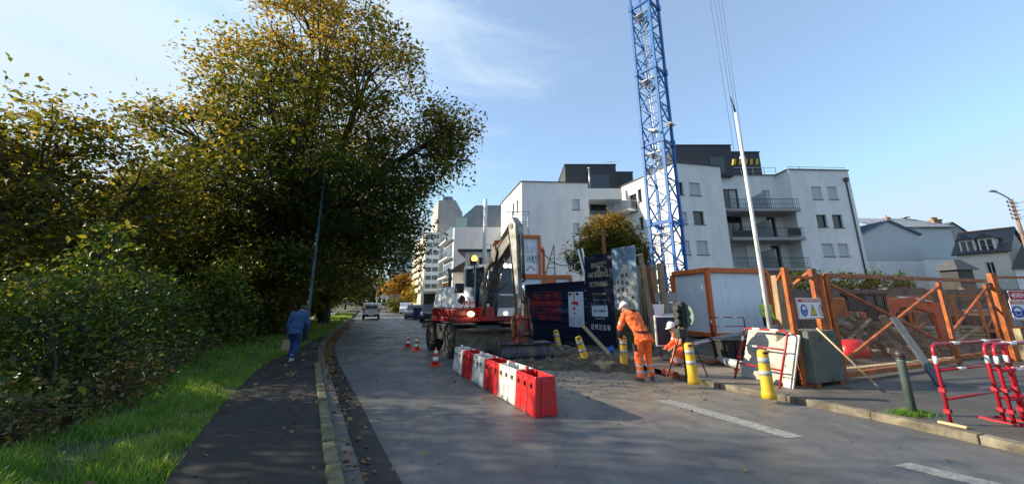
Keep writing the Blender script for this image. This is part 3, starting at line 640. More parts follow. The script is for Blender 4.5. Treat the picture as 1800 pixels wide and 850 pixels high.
def pxh(poly, i, r, dp=.3):          # a hole in wall i from a rectangle seen in the photo
    P, Q = poly[i], poly[(i + 1) % len(poly)]
    x0, y0, x1, y1 = r; c = [onw(P, Q, *p) for p in ((x0, y0), (x1, y0), (x0, y1), (x1, y1))]
    s = sorted(((c[0][0] + c[2][0]) / 2, (c[1][0] + c[3][0]) / 2)); return (s[0], s[1], (c[2][1] + c[3][1]) / 2, (c[0][1] + c[1][1]) / 2, dp)
def railing(parent, pts, z, h=1.0, step=.12, bars=True, m=None, name='railing', horiz=0):
    mb = MB()
    for a, b in zip(pts[:-1], pts[1:]):
        a, b = V((*a[:2], z)), V((*b[:2], z)); ln = (b - a).length; k = max(1, int(ln / (step if bars else 1.3)))
        mb.bar(a + V((0, 0, h)), b + V((0, 0, h)), .05, .05); mb.bar(a + V((0, 0, .08)), b + V((0, 0, .08)), .03, .03)
        for j in range(horiz): zz = h * (j + 1) / (horiz + 1); mb.bar(a + V((0, 0, zz)), b + V((0, 0, zz)), .025, .025)
        for j in range(k + 1): p = a.lerp(b, j / k); mb.bar(p, p + V((0, 0, h)), .022 if bars else .04, .022 if bars else .04)
    return mb.build(name, m or STEEL, parent, w=True)
# ---- the white apartment block
ZT = 15.8
A_ = gp(1088, 330, ZT); B_ = gp(1187, 286, ZT); C_ = gp(1265, 293, ZT); D_ = gp(1385, 298, ZT); E_ = gp(1490, 300, ZT)
G_ = gp(917, 319, ZT); H_ = gp(1033, 322, ZT); F_ = gp(890, 345, ZT)
recY = D_.y + 1.9
apt = thing('apartment_building', 'white rendered apartment block with balconies behind the blue crane mast', 'apartment block', (20, 40, 0))
# right block: wall polygons (counter-clockwise)
wl = [(B_.x, B_.y), (C_.x, C_.y), (C_.x + .05, recY), (D_.x - .05, recY), (D_.x, D_.y), (E_.x, E_.y), (E_.x + .7, E_.y + 14), (A_.x + 1.0, A_.y + 9), (A_.x, A_.y)]
H = {}; W = []
def addw(poly, i, r, kind, dp=.3, **k):
    h = pxh(poly, i, r, dp); H.setdefault(i, []).append(h); W.append((poly, i, h, kind, k))
for r, kd in (((1212, 321, 1231, 343), 'shutter'), ((1219, 371, 1238, 394), 'glass'), ((1225, 423, 1245, 447), 'shutter'), ((1191, 320, 1201, 342), 'glass'), ((1193, 372, 1208, 393), 'shutter'), ((1197, 422, 1213, 447), 'shutter')):
    addw(wl, 0, r, kd, mull=0)
for r, kd in (((1427, 328, 1445, 350), 'shutter'), ((1455, 328, 1472, 350), 'shutter'), ((1436, 377, 1454, 399), 'glass'), ((1464, 377, 1482, 400), 'glass'), ((1446, 428, 1466, 450), 'shutter'), ((1474, 428, 1492, 450), 'shutter')):
    addw(wl, 4, r, kd, mull=0)
for r, kd in (((1271, 332, 1299, 366), 'curtain'), ((1342, 334, 1355, 367), 'shutter'), ((1277, 380, 1306, 416), 'glass'), ((1349, 381, 1365, 416), 'glass'), ((1284, 430, 1314, 468), 'shutter'), ((1357, 431, 1374, 470), 'glass')):
    addw(wl, 2, r, kd, mull=1 if r[2] - r[0] > 20 else 0, sill=False)
for r, kd in (((1107, 341, 1120, 373), 'glass'), ((1121, 332, 1128, 355), 'glass'), ((1124, 381, 1131, 403), 'glass'), ((1096, 395, 1106, 420), 'glass'), ((1129, 430, 1136, 452), 'glass')):
    addw(wl, 8, r, kd, mull=0)
mb = MB(); shell(mb, wl, 0, ZT, H); mb.build('wall', RENDER, apt, w=True)
for p, i, h, kd, k in W: window(apt, p, i, h, kd, **k)
# parapet capping
mb = MB()
for a, b in zip(wl, wl[1:] + wl[:1]): mb.bar((*a, ZT + .03), (*b, ZT + .03), .34, .06)
mb.build('coping', FRAME, apt, w=True)
# left block
lb = [(F_.x - .8, F_.y + 4), (G_.x, G_.y), (H_.x, H_.y), (H_.x + .1, H_.y + 3.2), (A_.x + .8, H_.y + 3.3), (A_.x + 1.4, H_.y + 16), (F_.x - .6, F_.y + 16)]
H = {}; W = []
for r, kd in (((1006, 350, 1019, 368), 'shutter'), ((1007, 392, 1019, 410), 'shutter')): addw(lb, 1, r, kd, mull=0)
for r, kd in (((901, 357, 904, 377), 'glass'), ((908, 352, 911, 373), 'glass')): addw(lb, 0, r, kd, mull=0)
addw(lb, 3, (1037, 357, 1067, 376), 'glass', mull=1)
mb = MB(); shell(mb, lb, 0, ZT, H); mb.build('wall', RENDER, apt, w=True)
for p, i, h, kd, k in W: window(apt, p, i, h, kd, **k)
mb = MB()
for a, b in zip(lb, lb[1:] + lb[:1]): mb.bar((*a, ZT + .03), (*b, ZT + .03), .32, .06)
mb.build('coping', FRAME, apt, w=True)
# loggia band over the recess between the two blocks
y0 = H_.y + .6
zA = at(1060, 350, y0).z; zB = at(1060, 331, y0).z
mb = MB(); mb.bb((H_.x + .02, y0, zA), (A_.x - .1, y0 + .25, zB)); mb.bb((H_.x + .02, y0 + .25, zA), (A_.x - .1, H_.y + 3.2, zA + .2)); mb.build('loggia', RENDER, apt, w=True)
railing(apt, [(H_.x + .1, y0 + .1), (A_.x - .1, y0 + .1)], zB, .55, bars=False, m=DARK, horiz=1)
zC = at(1060, 400, y0).z
mb = MB(); mb.bb((H_.x + .02, y0, zC - 1.0), (A_.x - .1, y0 + .25, zC)); mb.bb((H_.x + .02, y0 + .25, zC - 1.0), (A_.x - .1, H_.y + 3.2, zC - .8)); mb.build('loggia', RENDER, apt, w=True)
# balcony on the sunny side wall
P, d, nr = edge_frame(wl, 8)
for (x0, yb, x1) in ((1093, 376, 1120), (1098, 424, 1125)):
    s0, z0 = onw(wl[8], wl[0], x0, yb); s1, _ = onw(wl[8], wl[0], x1, yb)
    a = P + d * s0; b_ = P + d * s1; mb = MB()
    mb.prism([a + V((0, 0, z0 - .25)), b_ + V((0, 0, z0 - .25)), b_ + nr * 1.3 + V((0, 0, z0 - .25)), a + nr * 1.3 + V((0, 0, z0 - .25))], (0, 0, .22))
    bl_ = mb.build('balcony', RENDER, apt, w=True)
    railing(bl_, [a, a + nr * 1.25, b_ + nr * 1.25, b_], z0, 1.0)
# the three balconies of the recess
bx0, bx1 = C_.x + .05, D_.x + .1
for k, yb in enumerate((365, 415, 468)):
    z = at(1330, yb + 3, D_.y - .3).z; mb = MB(); mb.bb((bx0 + .35, D_.y - .8, z - .28), (bx1 - .12, recY - .01, z))
    bl_ = mb.build('balcony', CONC, apt, w=True)
    railing(bl_, [(bx0 + .4, D_.y - .7), (bx1 - .15, D_.y - .7)], z, 1.02, .22, horiz=1, m=DARK)
    # glazed divider standing out from the wall
    xs = lerp(bx0, bx1, .58); mb = MB()
    for q in (0, .5, 1): mb.box((xs, lerp(recY - .05, D_.y - .6, q), z + .95), (.05, .05, 1.9))
    mb.bar((xs, recY - .05, z + 1.9), (xs, D_.y - .6, z + 1.9), .05, .05); mb.bar((xs, recY - .05, z + .1), (xs, D_.y - .6, z + .1), .05, .05)
    fr = mb.build('divider', STEEL, bl_, w=True)
    mb = MB(); mb.bb((xs - .006, recY - .06, z + .12), (xs + .006, D_.y - .58, z + 1.88)); mb.build('divider_panel', mat('frosted_panel', (.4, .44, .46), .3, var=.05), bl_, w=True)
    if k == 1:
        mb = MB(); mb.bb((bx0 + .5, D_.y - .62, z + .05), (bx0 + 2.6, D_.y - .6, z + .75)); mb.build('balcony_screen', DARK, bl_, w=True)
        mb = MB(); mb.bb((lerp(bx0, bx1, .78), D_.y - .64, z + .2), (lerp(bx0, bx1, .95), D_.y - .6, z + .95)); mb.build('balcony_screen', DARK, bl_, w=True)
# roof terrace railings
railing(apt, [(C_.x, recY - .1), (D_.x, recY - .1)], ZT, .9, bars=False, horiz=1)
railing(apt, [(D_.x + .3, D_.y + .3), (E_.x, E_.y + .3)], ZT, .45, bars=False, horiz=0)
# drainpipe with hopper
q = at(1487, 318, E_.y - .1); mb = MB(); mb.tube([(q.x, E_.y - .1, .3), (q.x, E_.y - .1, q.z)], .07, 8); mb.box((q.x, E_.y - .14, q.z + .15), (.4, .26, .4)); mb.build('drainpipe', FRAME, apt, w=True)
# dark attic storeys set back from the parapet
def attic(x0, x1, yt, Y, dep, side=0., z0=ZT - .3):
    z1 = at((x0 + x1) / 2, yt, Y).z; a, b = at(x0, yt, Y).x, at(x1, yt, Y).x
    mb = MB(); mb.bb((a, Y, z0), (b, Y + dep, z1)); mb.bb((a - .08, Y - .08, z1 + .002), (b + .08, Y + dep, z1 + .12)); return mb.build('attic', SLATE, apt, w=True), a, b, z1
at1, a, b, z1 = attic(993, 1082, 290, G_.y + 3.0, 7)
mb = MB(); zz = ZT + 1.9; mb.bb((a + 3.0, G_.y + 2.93, ZT), (a + 5.6, G_.y + 2.97, zz)); mb.build('attic_window', GLASS, at1, w=True)
mb = MB(); mb.tube([(a + 3.0, G_.y + 2.6, ZT - .2), (a + 3.0, G_.y + 2.6, ZT + 2.6)], .12, 8); mb.cyl((a + 3.0, G_.y + 2.6, ZT + 2.6), (a + 3.0, G_.y + 2.6, ZT + 2.75), .2); mb.build('flue', STEEL, at1, w=True)
attic(1082, 1112, 303, G_.y + 4.5, 6)
at2, a2, b2, z2 = attic(1183, 1284, 256, C_.y + 2.0, 9)
attic(1284, 1334, 268, C_.y + 3.2, 7)
mb = MB(); mb.bb((b2 - 2.6, C_.y + 1.93, ZT), (b2 - 1.0, C_.y + 1.97, ZT + 1.9)); mb.build('attic_window', GLASS, at2, w=True)
# aerial on the left attic
p = at(1075, 292, G_.y + 5); an = thing('tv_aerial', 'thin rooftop aerial on the dark attic left of the crane', 'aerial', (p.x, p.y, z1))
mb = MB(); mb.cyl((0, 0, 0), (0, 0, 1.3), .03); mb.build('mast', STEEL, an)
mb = MB(); mb.cyl((-.9, 0, 1.25), (1.2, 0, 1.3), .02)
for k in range(7): mb.cyl((-.8 + k * .3, -.3, 1.27), (-.8 + k * .3, .3, 1.27), .012)
mb.build('antenna', STEEL, an)
# ---- buildings down the road
def block(name, lab, poly, z1, wallm, holes=(), parts=None, cat='apartment block', z0=0):
    cx = sum(p[0] for p in poly) / len(poly); cy = sum(p[1] for p in poly) / len(poly)
    t = thing(name, lab, cat, (cx, cy, 0)); Hh = {}; Ws = []
    for i, r, kd, kw in holes:
        h = pxh(poly, i, r, kw.pop('dp', .2)) if len(r) == 4 else r
        Hh.setdefault(i, []).append(h); Ws.append((i, h, kd, kw))
    mb = MB(); shell(mb, poly, z0, z1, Hh); mb.build('wall', wallm, t, w=True)
    for i, h, kd, kw in Ws: window(t, poly, i, h, kd, **kw)
    return t
# grey-white block with zinc roof
Y1 = 56.; zb = at(850, 389, Y1).z
a, b = at(799, 400, Y1).x, at(893, 389, Y1).x; al = at(780, 400, Y1 + 7).x
poly = [(al, Y1 + 8), (a, Y1), (b, Y1), (b, Y1 + 14), (al, Y1 + 14)]
t = block('apartment_building', 'pale grey block with a zinc roof left of the white apartments', poly, zb - .9, BLUEW)
# side balconies: stacked dark loggias with white slabs
P, d, nr = edge_frame(poly, 0); ln = (V(poly[1]) - V(poly[0])).length
for k in range(4):
    z = 2.6 + k * 2.9
    mb = MB(); mb.bar(P + d * .4 - nr * -.02 + V((0, 0, z + 1.4)), P + d * (ln - 1.2) + nr * .02 + V((0, 0, z + 1.4)), .06, 1.9); mb.build('window', GLASS, t, w=True)
    mb = MB(); mb.bar(P + d * .1 + nr * .45 + V((0, 0, z + .1)), P + d * (ln - .6) + nr * .45 + V((0, 0, z + .1)), .9, .2); bl_ = mb.build('balcony', WHITE, t, w=True)
    railing(bl_, [P + d * .2 + nr * .85, P + d * (ln - .7) + nr * .85], z + .2, .95, .25)
mb = MB(); zr = at(850, 362, Y1 + 2).z; x0, x1, x2 = at(812, 388, Y1 + 1.5).x, at(837, 362, Y1 + 2).x, at(893, 362, Y1 + 2).x
mb.prism([V((x0, Y1 + 1.5, zb - .88)), V((x2, Y1 + 1.5, zb - .88)), V((x2, Y1 + 1.5, zr)), V((x1, Y1 + 1.5, zr)), V((x0, Y1 + 1.5, lerp(zb, zr, .35)))], (0, 9, 0))
k = x0
while k < x2: mb.bar((k, Y1 + 1.47, zb - .8), (k, Y1 + 1.47, lerp(lerp(zb, zr, .35), zr, min(1, (k - x0) / (x1 - x0)))), .05, .05, (0, 1, 0)); k += .6
mb.build('roof', ZINC, t, w=True)
mb = MB(); mb.bb((a + .1, Y1 + .1, zb - .9), (a + 1.9, Y1 + .14, zb + .6)); mb.build('terrace_screen', mat('green_glass_screen', (.3, .42, .40), .15, var=.05), t, w=True)
# beige little building
Y2 = 44.; z2 = at(830, 442, Y2).z
x0, x1 = at(818, 445, Y2).x, at(850, 445, Y2).x
poly = [(x0 - .7, Y2 + 7), (x0, Y2), (x1 + 4, Y2), (x1 + 4, Y2 + 8), (x0 - .7, Y2 + 8)]
t = block('beige_building', 'small beige building with a wooden balcony behind the excavator cab', poly, z2, RENDER2, [(1, (826, 452, 838, 466), 'glass', {}), (1, (842, 452, 850, 466), 'glass', {})], cat='building')
mb = MB(); mb.bb((x0 - .9, Y2 - .15, z2 + .002), (x1 + 4.2, Y2 + 8.2, z2 + .3)); mb.build('roof', SLATE, t, w=True)
mb = MB(); mb.bb((x0 + .5, Y2 - 1, z2 - 3.2), (x1 + 3.8, Y2 - .01, z2 - 3.0)); bl_ = mb.build('balcony', PINE, t, w=True)
railing(bl_, [(x0 + .5, Y2 - .95), (x1 + 3.8, Y2 - .95)], z2 - 3.0, 1.0, m=WOOD)
Y2 = 47.; x0, x1 = at(797, 475, Y2).x, at(818, 475, Y2).x; zA, zB = at(800, 478, Y2).z, at(818, 462, Y2).z
poly = [(x0 - .5, Y2 + 5), (x0, Y2), (x1 + .6, Y2), (x1 + .6, Y2 + 6), (x0 - .5, Y2 + 6)]
t = block('lean_to_house', 'low house with a dark sloping roof left of the beige building', poly, zA, RENDER, cat='house')
mb = MB(); mb.prism([V((x0 - .4, Y2 - .3, zA)), V((x1 + .6, Y2 - .3, zA)), V((x1 + .6, Y2 - .3, zB + .6)), V((x0 - .4, Y2 - .3, zA + .2))], (0, 6.5, 0)); mb.build('roof', SLATE, t, w=True)
# cream tower with bay windows
Y3 = 74.; z3 = at(762, 408, Y3).z
xa, xb = at(751, 408, Y3).x, at(777, 408, Y3).x; xl = at(725, 430, Y3 + 16).x; xc = at(801, 430, Y3 + 3).x
holes = []
poly = [(xl, Y3 + 18), (xa - .2, Y3), (xb, Y3), (xb, Y3 + 2.5), (xc, Y3 + 2.5), (xc, Y3 + 20), (xl, Y3 + 20)]
t = block('apartment_tower', 'cream apartment tower with glazed bay windows beyond the excavator', poly, z3, RENDER2)
n = 7; zb0 = at(762, 512, Y3).z
for k in range(n):
    za, zc = lerp(zb0, z3 - .5, k / n), lerp(zb0, z3 - .5, (k + 1) / n); hgt = zc - za
    mb = MB(); mb.bb((xa + .15, Y3 - 1.1, za), (xb - .15, Y3 - .01, za + hgt * .36)); mb.bb((xa + .15, Y3 - 1.1, zc - .2), (xb - .15, Y3 - .01, zc - .002))
    for q in (0, .5, 1): mb.box((lerp(xa + .25, xb - .25, q), Y3 - 1.0, (za + hgt * .36 + zc - .2) / 2), (.14, .14, hgt * .64 - .2))
    by = mb.build('bay_window', WHITE, t, w=True)
    mb = MB(); mb.bb((xa + .22, Y3 - .96, za + hgt * .362), (xb - .22, Y3 - .9, zc - .202)); mb.build('pane', mat('bay_glass', (.16, .20, .19), .12, var=.2, scale=.8), by, w=True)
    P, d, nr = edge_frame(poly, 0); ln = (V(poly[1]) - V(poly[0])).length
    for q in range(4):
        s = lerp(1, ln - 3, q / 3.2); mb = MB(); mb.bar(P + d * s + nr * .03 + V((0, 0, za + hgt * .6)), P + d * (s + 1.6) + nr * .03 + V((0, 0, za + hgt * .6)), .05, hgt * .5); mb.build('window', GLASS, t, w=True)
    mb = MB(); mb.bar(P + d * 2 + nr * .25 + V((0, 0, za)), P + d * (ln - 4) + nr * .25 + V((0, 0, za)), .5, .12); mb.bar(P + d * 2 + nr * .48 + V((0, 0, za + .5)), P + d * (ln - 4) + nr * .48 + V((0, 0, za + .5)), .06, .7); mb.build('balcony', RENDER2, t, w=True)
mb = MB(); mb.bb((xa, Y3 - .05, .1), (xb, Y3 - .015, zb0 - .4)); mb.build('shopfront', GLASS, t, w=True)
# higher grey slab behind it
Y4 = 82.; z4 = at(785, 352, Y4).z; xa, xb = at(771, 352, Y4).x, at(801, 352, Y4).x; xl = at(758, 360, Y4 + 9).x
poly = [(xl, Y4 + 10), (xa, Y4), (xb, Y4), (xb, Y4 + 12), (xl, Y4 + 12)]
t = block('apartment_tower', 'tall grey concrete tower slab rising behind the bay window tower', poly, z4, CONC)
P, d, nr = edge_frame(poly, 0); ln = (V(poly[1]) - V(poly[0])).length
for k in range(9):
    z = z4 - 2.6 - k * 2.8; mb = MB(); mb.bar(P + d * .8 + nr * .03 + V((0, 0, z)), P + d * (ln - .6) + nr * .03 + V((0, 0, z)), .05, 1.3); mb.build('window_band', WFRAME, t, w=True)
mb = MB(); mb.bb((xa + .6, Y4 + 2, z4), (xb - 1.2, Y4 + 6, z4 + 1.5)); mb.build('roof_house', ZINC, t, w=True)
# distant white tower
Y5 = 150.; z5 = at(715, 425, Y5).z; xa, xb = at(688, 440, Y5).x, at(733, 440, Y5).x
poly = [(xa - 2, Y5 + 12), (xa, Y5), (xb, Y5), (xb, Y5 + 14), (xa - 2, Y5 + 14)]
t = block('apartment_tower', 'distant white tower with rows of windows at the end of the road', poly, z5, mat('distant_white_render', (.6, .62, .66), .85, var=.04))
for k in range(12):
    z = z5 - 1.9 - k * 2.75
    for q in range(5):
        x = lerp(xa + .6, xb - 1.8, q / 4); mb = MB(); mb.bb((x, Y5 - .06, z - .75), (x + 1.5, Y5 - .02, z + .55)); mb.build('window', GLASS, t, w=True)
# ---- houses at the right
Y6 = 44.; zg = at(1527, 475, Y6).z
# grey clad house with metal roofs: gable volume and longer body
x0, x1 = at(1513, 410, Y6).x, at(1612, 410, Y6).x; ze, zp = at(1513, 412, Y6).z, at(1556, 389, Y6).z; xp = at(1559, 389, Y6).x
zl = at(1560, 457, Y6).z
house = thing('clad_house', 'grey clad house with blue metal roofs beside the white apartments', 'house', ((x0 + x1) / 2, Y6 + 4, 0))
mb = MB(); pl = [V((x0, Y6, zl)), V((x1, Y6, zl)), V((x1, Y6, ze)), V((xp, Y6, zp)), V((x0, Y6, ze))]; mb.prism(pl, (0, 9, 0)); mb.build('cladding', GREYCLAD, house, w=True)
xr = at(1690, 470, Y6 + 3).x; zr2 = at(1650, 455, Y6 + 3).z; ze2 = at(1640, 400, Y6 + 3).z
mb = MB(); mb.bb((x1 + .01, Y6 + 3, zr2), (xr, Y6 + 10, ze2)); mb.build('cladding', GREYCLAD, house, w=True)
mb = MB(); mb.bb((x0 + .05, Y6 + .06, 0), (x1 - .05, Y6 + 9, zl - .002)); mb.bb((x1 - .04, Y6 + 3.06, 0), (xr - .06, Y6 + 9.9, zr2 - .002)); mb.build('wall', RENDER, house, w=True)
def slope(mb, a, b, c, d_, th=.12, seam=.45):    # roof sheet a-b eave, d-c ridge, with standing seams
    a, b, c, d_ = map(V, (a, b, c, d_)); n = (b - a).cross(d_ - a).normalized()
    mb.prism([a, b, c, d_], n * th)
    if seam:
        k = int((b - a).length / seam)
        for i in range(k + 1): mb.bar(a.lerp(b, i / max(1, k)) + n * (th + .03), d_.lerp(c, i / max(1, k)) + n * (th + .03), .05, .06, n)
mb = MB(); ov = .25
kL = (zp - ze) / (xp - x0); kR = (zp - ze) / (x1 - xp)
slope(mb, (x0 - ov, Y6 + 9.2, ze - kL * ov), (x0 - ov, Y6 - .25, ze - kL * ov), (xp, Y6 - .25, zp), (xp, Y6 + 9.2, zp))
slope(mb, (x1 + ov, Y6 - .25, ze - kR * ov), (x1 + ov, Y6 + 9.2, ze - kR * ov), (xp, Y6 + 9.2, zp), (xp, Y6 - .25, zp))
zr_ = at(1640, 385, Y6 + 6.5).z
slope(mb, (x1 - 1.4, Y6 + 2.7, ze2 - .05), (xr + .3, Y6 + 2.7, ze2 - .05), (xr - 1.2, Y6 + 6.5, zr_ - .1), (x1 - 2.4, Y6 + 6.5, zr_))
zq = at(1515, 380, Y6 + 5).z
slope(mb, (x0 - 3.5, Y6 + 4.5, ze + .2), (xp, Y6 + 4.5, zp - .3), (xp, Y6 + 9, zp + .8), (x0 - 3.5, Y6 + 9, zq + .9))
mb.build('roof', BLUEMETAL, house, w=True)
mb = MB(); p = at(1563, 388, Y6 + 6); mb.bb((p.x - .25, Y6 + 6, p.z - .4), (p.x + .3, Y6 + 6.5, p.z + .55)); mb.cyl((p.x - .1, Y6 + 6.2, p.z + .5), (p.x - .1, Y6 + 6.2, p.z + .85), .1); mb.build('chimney', TILE, house, w=True)
mb = MB(); p = at(1593, 388, Y6 + 6); mb.cyl((p.x, Y6 + 6, p.z - .6), (p.x, Y6 + 6, p.z + .4), .12); mb.cyl((p.x, Y6 + 6, p.z + .45), (p.x, Y6 + 6, p.z + .5), .5); mb.build('flue', STEEL, house, w=True)
# gabled house behind with chimneys
Y7 = 62.; zp7 = at(1672, 391, Y7).z; xp7 = at(1672, 391, Y7).x; xr7 = at(1706, 413, Y7).x; ze7 = at(1706, 413, Y7).z
gh = thing('gabled_house', 'house gable with slate roof rising behind the grey clad house', 'house', (xp7, Y7 + 4, 0))
xl7 = xp7 - (xr7 - xp7) * 1.0
mb = MB(); mb.prism([V((xl7, Y7, 0)), V((xr7, Y7, 0)), V((xr7, Y7, ze7)), V((xp7, Y7, zp7)), V((xl7, Y7, ze7))], (0, 8, 0)); mb.build('wall', CONC, gh, w=True)
mb = MB(); slope(mb, (xr7 + .3, Y7 - .2, ze7 - .2), (xr7 + .3, Y7 + 8.2, ze7 - .2), (xp7, Y7 + 8.2, zp7), (xp7, Y7 - .2, zp7), seam=0)
slope(mb, (xl7 - .3, Y7 + 8.2, ze7 - .2), (xl7 - .3, Y7 - .2, ze7 - .2), (xp7, Y7 - .2, zp7), (xp7, Y7 + 8.2, zp7), seam=0); mb.build('roof', ROOFSL, gh, w=True)
p = at(1649, 390, Y7 + 2); mb = MB(); mb.bb((p.x - .7, Y7 + 2, p.z - 3), (p.x + .7, Y7 + 3, p.z + .3)); mb.bb((p.x - .8, Y7 + 1.9, p.z + .3), (p.x + .8, Y7 + 3.1, p.z + .5))
for k in (-.4, .0, .4): mb.cyl((p.x + k, Y7 + 2.5, p.z + .5), (p.x + k, Y7 + 2.5, p.z + 1.0), .15)
mb.build('chimney', mat('old_brick', (.3, .2, .13), .9, var=.3, scale=6), gh, w=True)
# white house with slate roof and dormers: its long side faces the sun, its gable end faces us
q8 = at(1771, 440, 36.); ze = q8.z; p8 = gp(1681, 447, ze); Q8 = V((q8.x, q8.y, 0)); P8 = V((p8.x, p8.y, 0))
d8 = (Q8 - P8).normalized(); n8 = V((d8.y, -d8.x, 0)); WD = 7.0; zr8 = at(1790, 402, 37.5).z
wh = thing('white_house', 'white house with a slate roof and two dormer windows at the right', 'house', ((P8 + Q8) / 2 - n8 * WD / 2))
poly = [tuple(P8.xy), tuple(Q8.xy), tuple((Q8 - n8 * WD).xy), tuple((P8 - n8 * WD).xy)]
HOL = [pxh(poly, 0, (1735, 460, 1751, 492))]
mb = MB(); shell(mb, poly, 0, ze, {0: HOL}, False); g8 = Q8 + V((0, 0, ze))
mb.prism([g8, g8 - n8 * WD, Q8 - n8 * (WD / 2) + V((0, 0, zr8 - .1))], -d8 * .2); mb.build('wall', mat('bright_render', (.70, .70, .64), .85, var=.05), wh, w=True)
window(wh, poly, 0, HOL[0], 'glass', WFRAME)
mb = MB(); zv = V((0, 0, 1)); e0, e1 = P8 - d8 * .3 + n8 * .3 + zv * (ze - .15), Q8 + d8 * .25 + n8 * .3 + zv * (ze - .15); r0, r1 = P8 - d8 * .3 - n8 * WD / 2 + zv * zr8, Q8 + d8 * .25 - n8 * WD / 2 + zv * zr8
slope(mb, e0, e1, r1, r0, seam=0); f0, f1 = P8 - d8 * .3 - n8 * (WD + .3) + zv * (ze - .15), Q8 + d8 * .25 - n8 * (WD + .3) + zv * (ze - .15); slope(mb, f1, f0, r0, r1, seam=0)
mb.build('roof', ROOFSL, wh, w=True)
mb = MB(); mb.bar(r0 + zv * .16, r1 + zv * .16, .3, .12); mb.build('ridge', TILE, wh, w=True)
a8 = math.atan2(d8.y, d8.x)
for xx in (1701, 1736):
    s, _ = onw(poly[0], poly[1], xx, 437); c = P8 + d8 * s
    def pt8(a, o, z): return c + d8 * a - n8 * o + V((0, 0, z))
    mb = MB(); mb.box(pt8(0, 1.5, ze + .65), (1.1, 2.7, 1.5), a8); dm = mb.build('dormer', RENDER, wh, w=True)
    mb = MB(); mb.prism([pt8(-.75, -.1, ze + 1.4), pt8(.75, -.1, ze + 1.4), pt8(0, -.1, ze + 2.0)], -n8 * 3.4); mb.build('dormer_roof', ROOFSL, dm, w=True)
    mb = MB(); mb.box(pt8(0, .12, ze + .65), (.9, .04, 1.2), a8); mb.build('dormer_window', GLASS, dm, w=True)
    mb = MB()
    for q in (-.45, 0, .45): mb.box(pt8(q, .09, ze + .65), (.1, .06, 1.35), a8)
    mb.box(pt8(0, .088, ze + 1.32), (1.05, .06, .1), a8); mb.build('dormer_frame', WFRAME, dm, w=True)
# dark hipped roof of the little kiosk
p = at(1704, 472, 31); kz = at(1704, 455, 31).z
k_ = thing('garden_shed', 'small shed with a dark hipped roof below the white house', 'shed', (p.x, 31, 0))
mb = MB(); mb.box((p.x, 32, p.z / 2 - .05), (1.3, 1.3, p.z)); mb.build('wall', DARK, k_, w=True)
mb = MB(); mb.box((p.x, 32, (p.z + kz) / 2), (1.9, 1.9, kz - p.z + .1), top=(.3, .3)); mb.build('roof', ROOFSL, k_, w=True)
# dark steep roof at the right edge
Y9 = 30.; p0, p1 = at(1777, 472, Y9), at(1802, 415, Y9)
rh = thing('slate_roofed_house', 'house whose steep dark slate roof cuts the right edge of the view', 'house', (p0.x + 4, Y9 + 3, 0))
ex = V((1.42, 1, 0)) * 6
mb = MB(); mb.prism([V((p0.x + .5, Y9 + .2, 0)), V((p0.x + 7, Y9 + .2, 0)), V((p0.x + 7, Y9 + .2, p0.z)), V((p0.x + .5, Y9 + .2, p0.z))], ex * .95); mb.build('wall', RENDER, rh, w=True)
mb = MB(); mb.prism([V((p0.x, Y9, p0.z)), V((p0.x + 7.5, Y9, p0.z)), V((p1.x + 2.6, Y9, p1.z + 2.2)), V((p1.x, Y9, p1.z))], ex); mb.build('roof', ROOFSL, rh, w=True)
# low retaining wall of the site in the background
rw = thing('site_wall', 'long grey concrete wall closing the site behind the gate', 'wall', (22, 24, 0))
mb = MB()
for i in range(14): mb.bb((11.5 + i * 2.4, 23.6, 0), (13.88 + i * 2.4, 23.9, 2.5 + .1 * (i % 2)))
mb.build('concrete_panel', mat('stained_concrete', (.14, .13, .115), .9, var=.25, scale=1.5, dirt=(.07, .065, .055), dthr=(.45, .65), dscale=1.5), rw, w=True)
mb = MB()
for z in (.9, 1.75): mb.bb((11.5, 23.55, z), (45, 23.62, z + .06))
mb.build('joint_rail', DARK, rw, w=True)
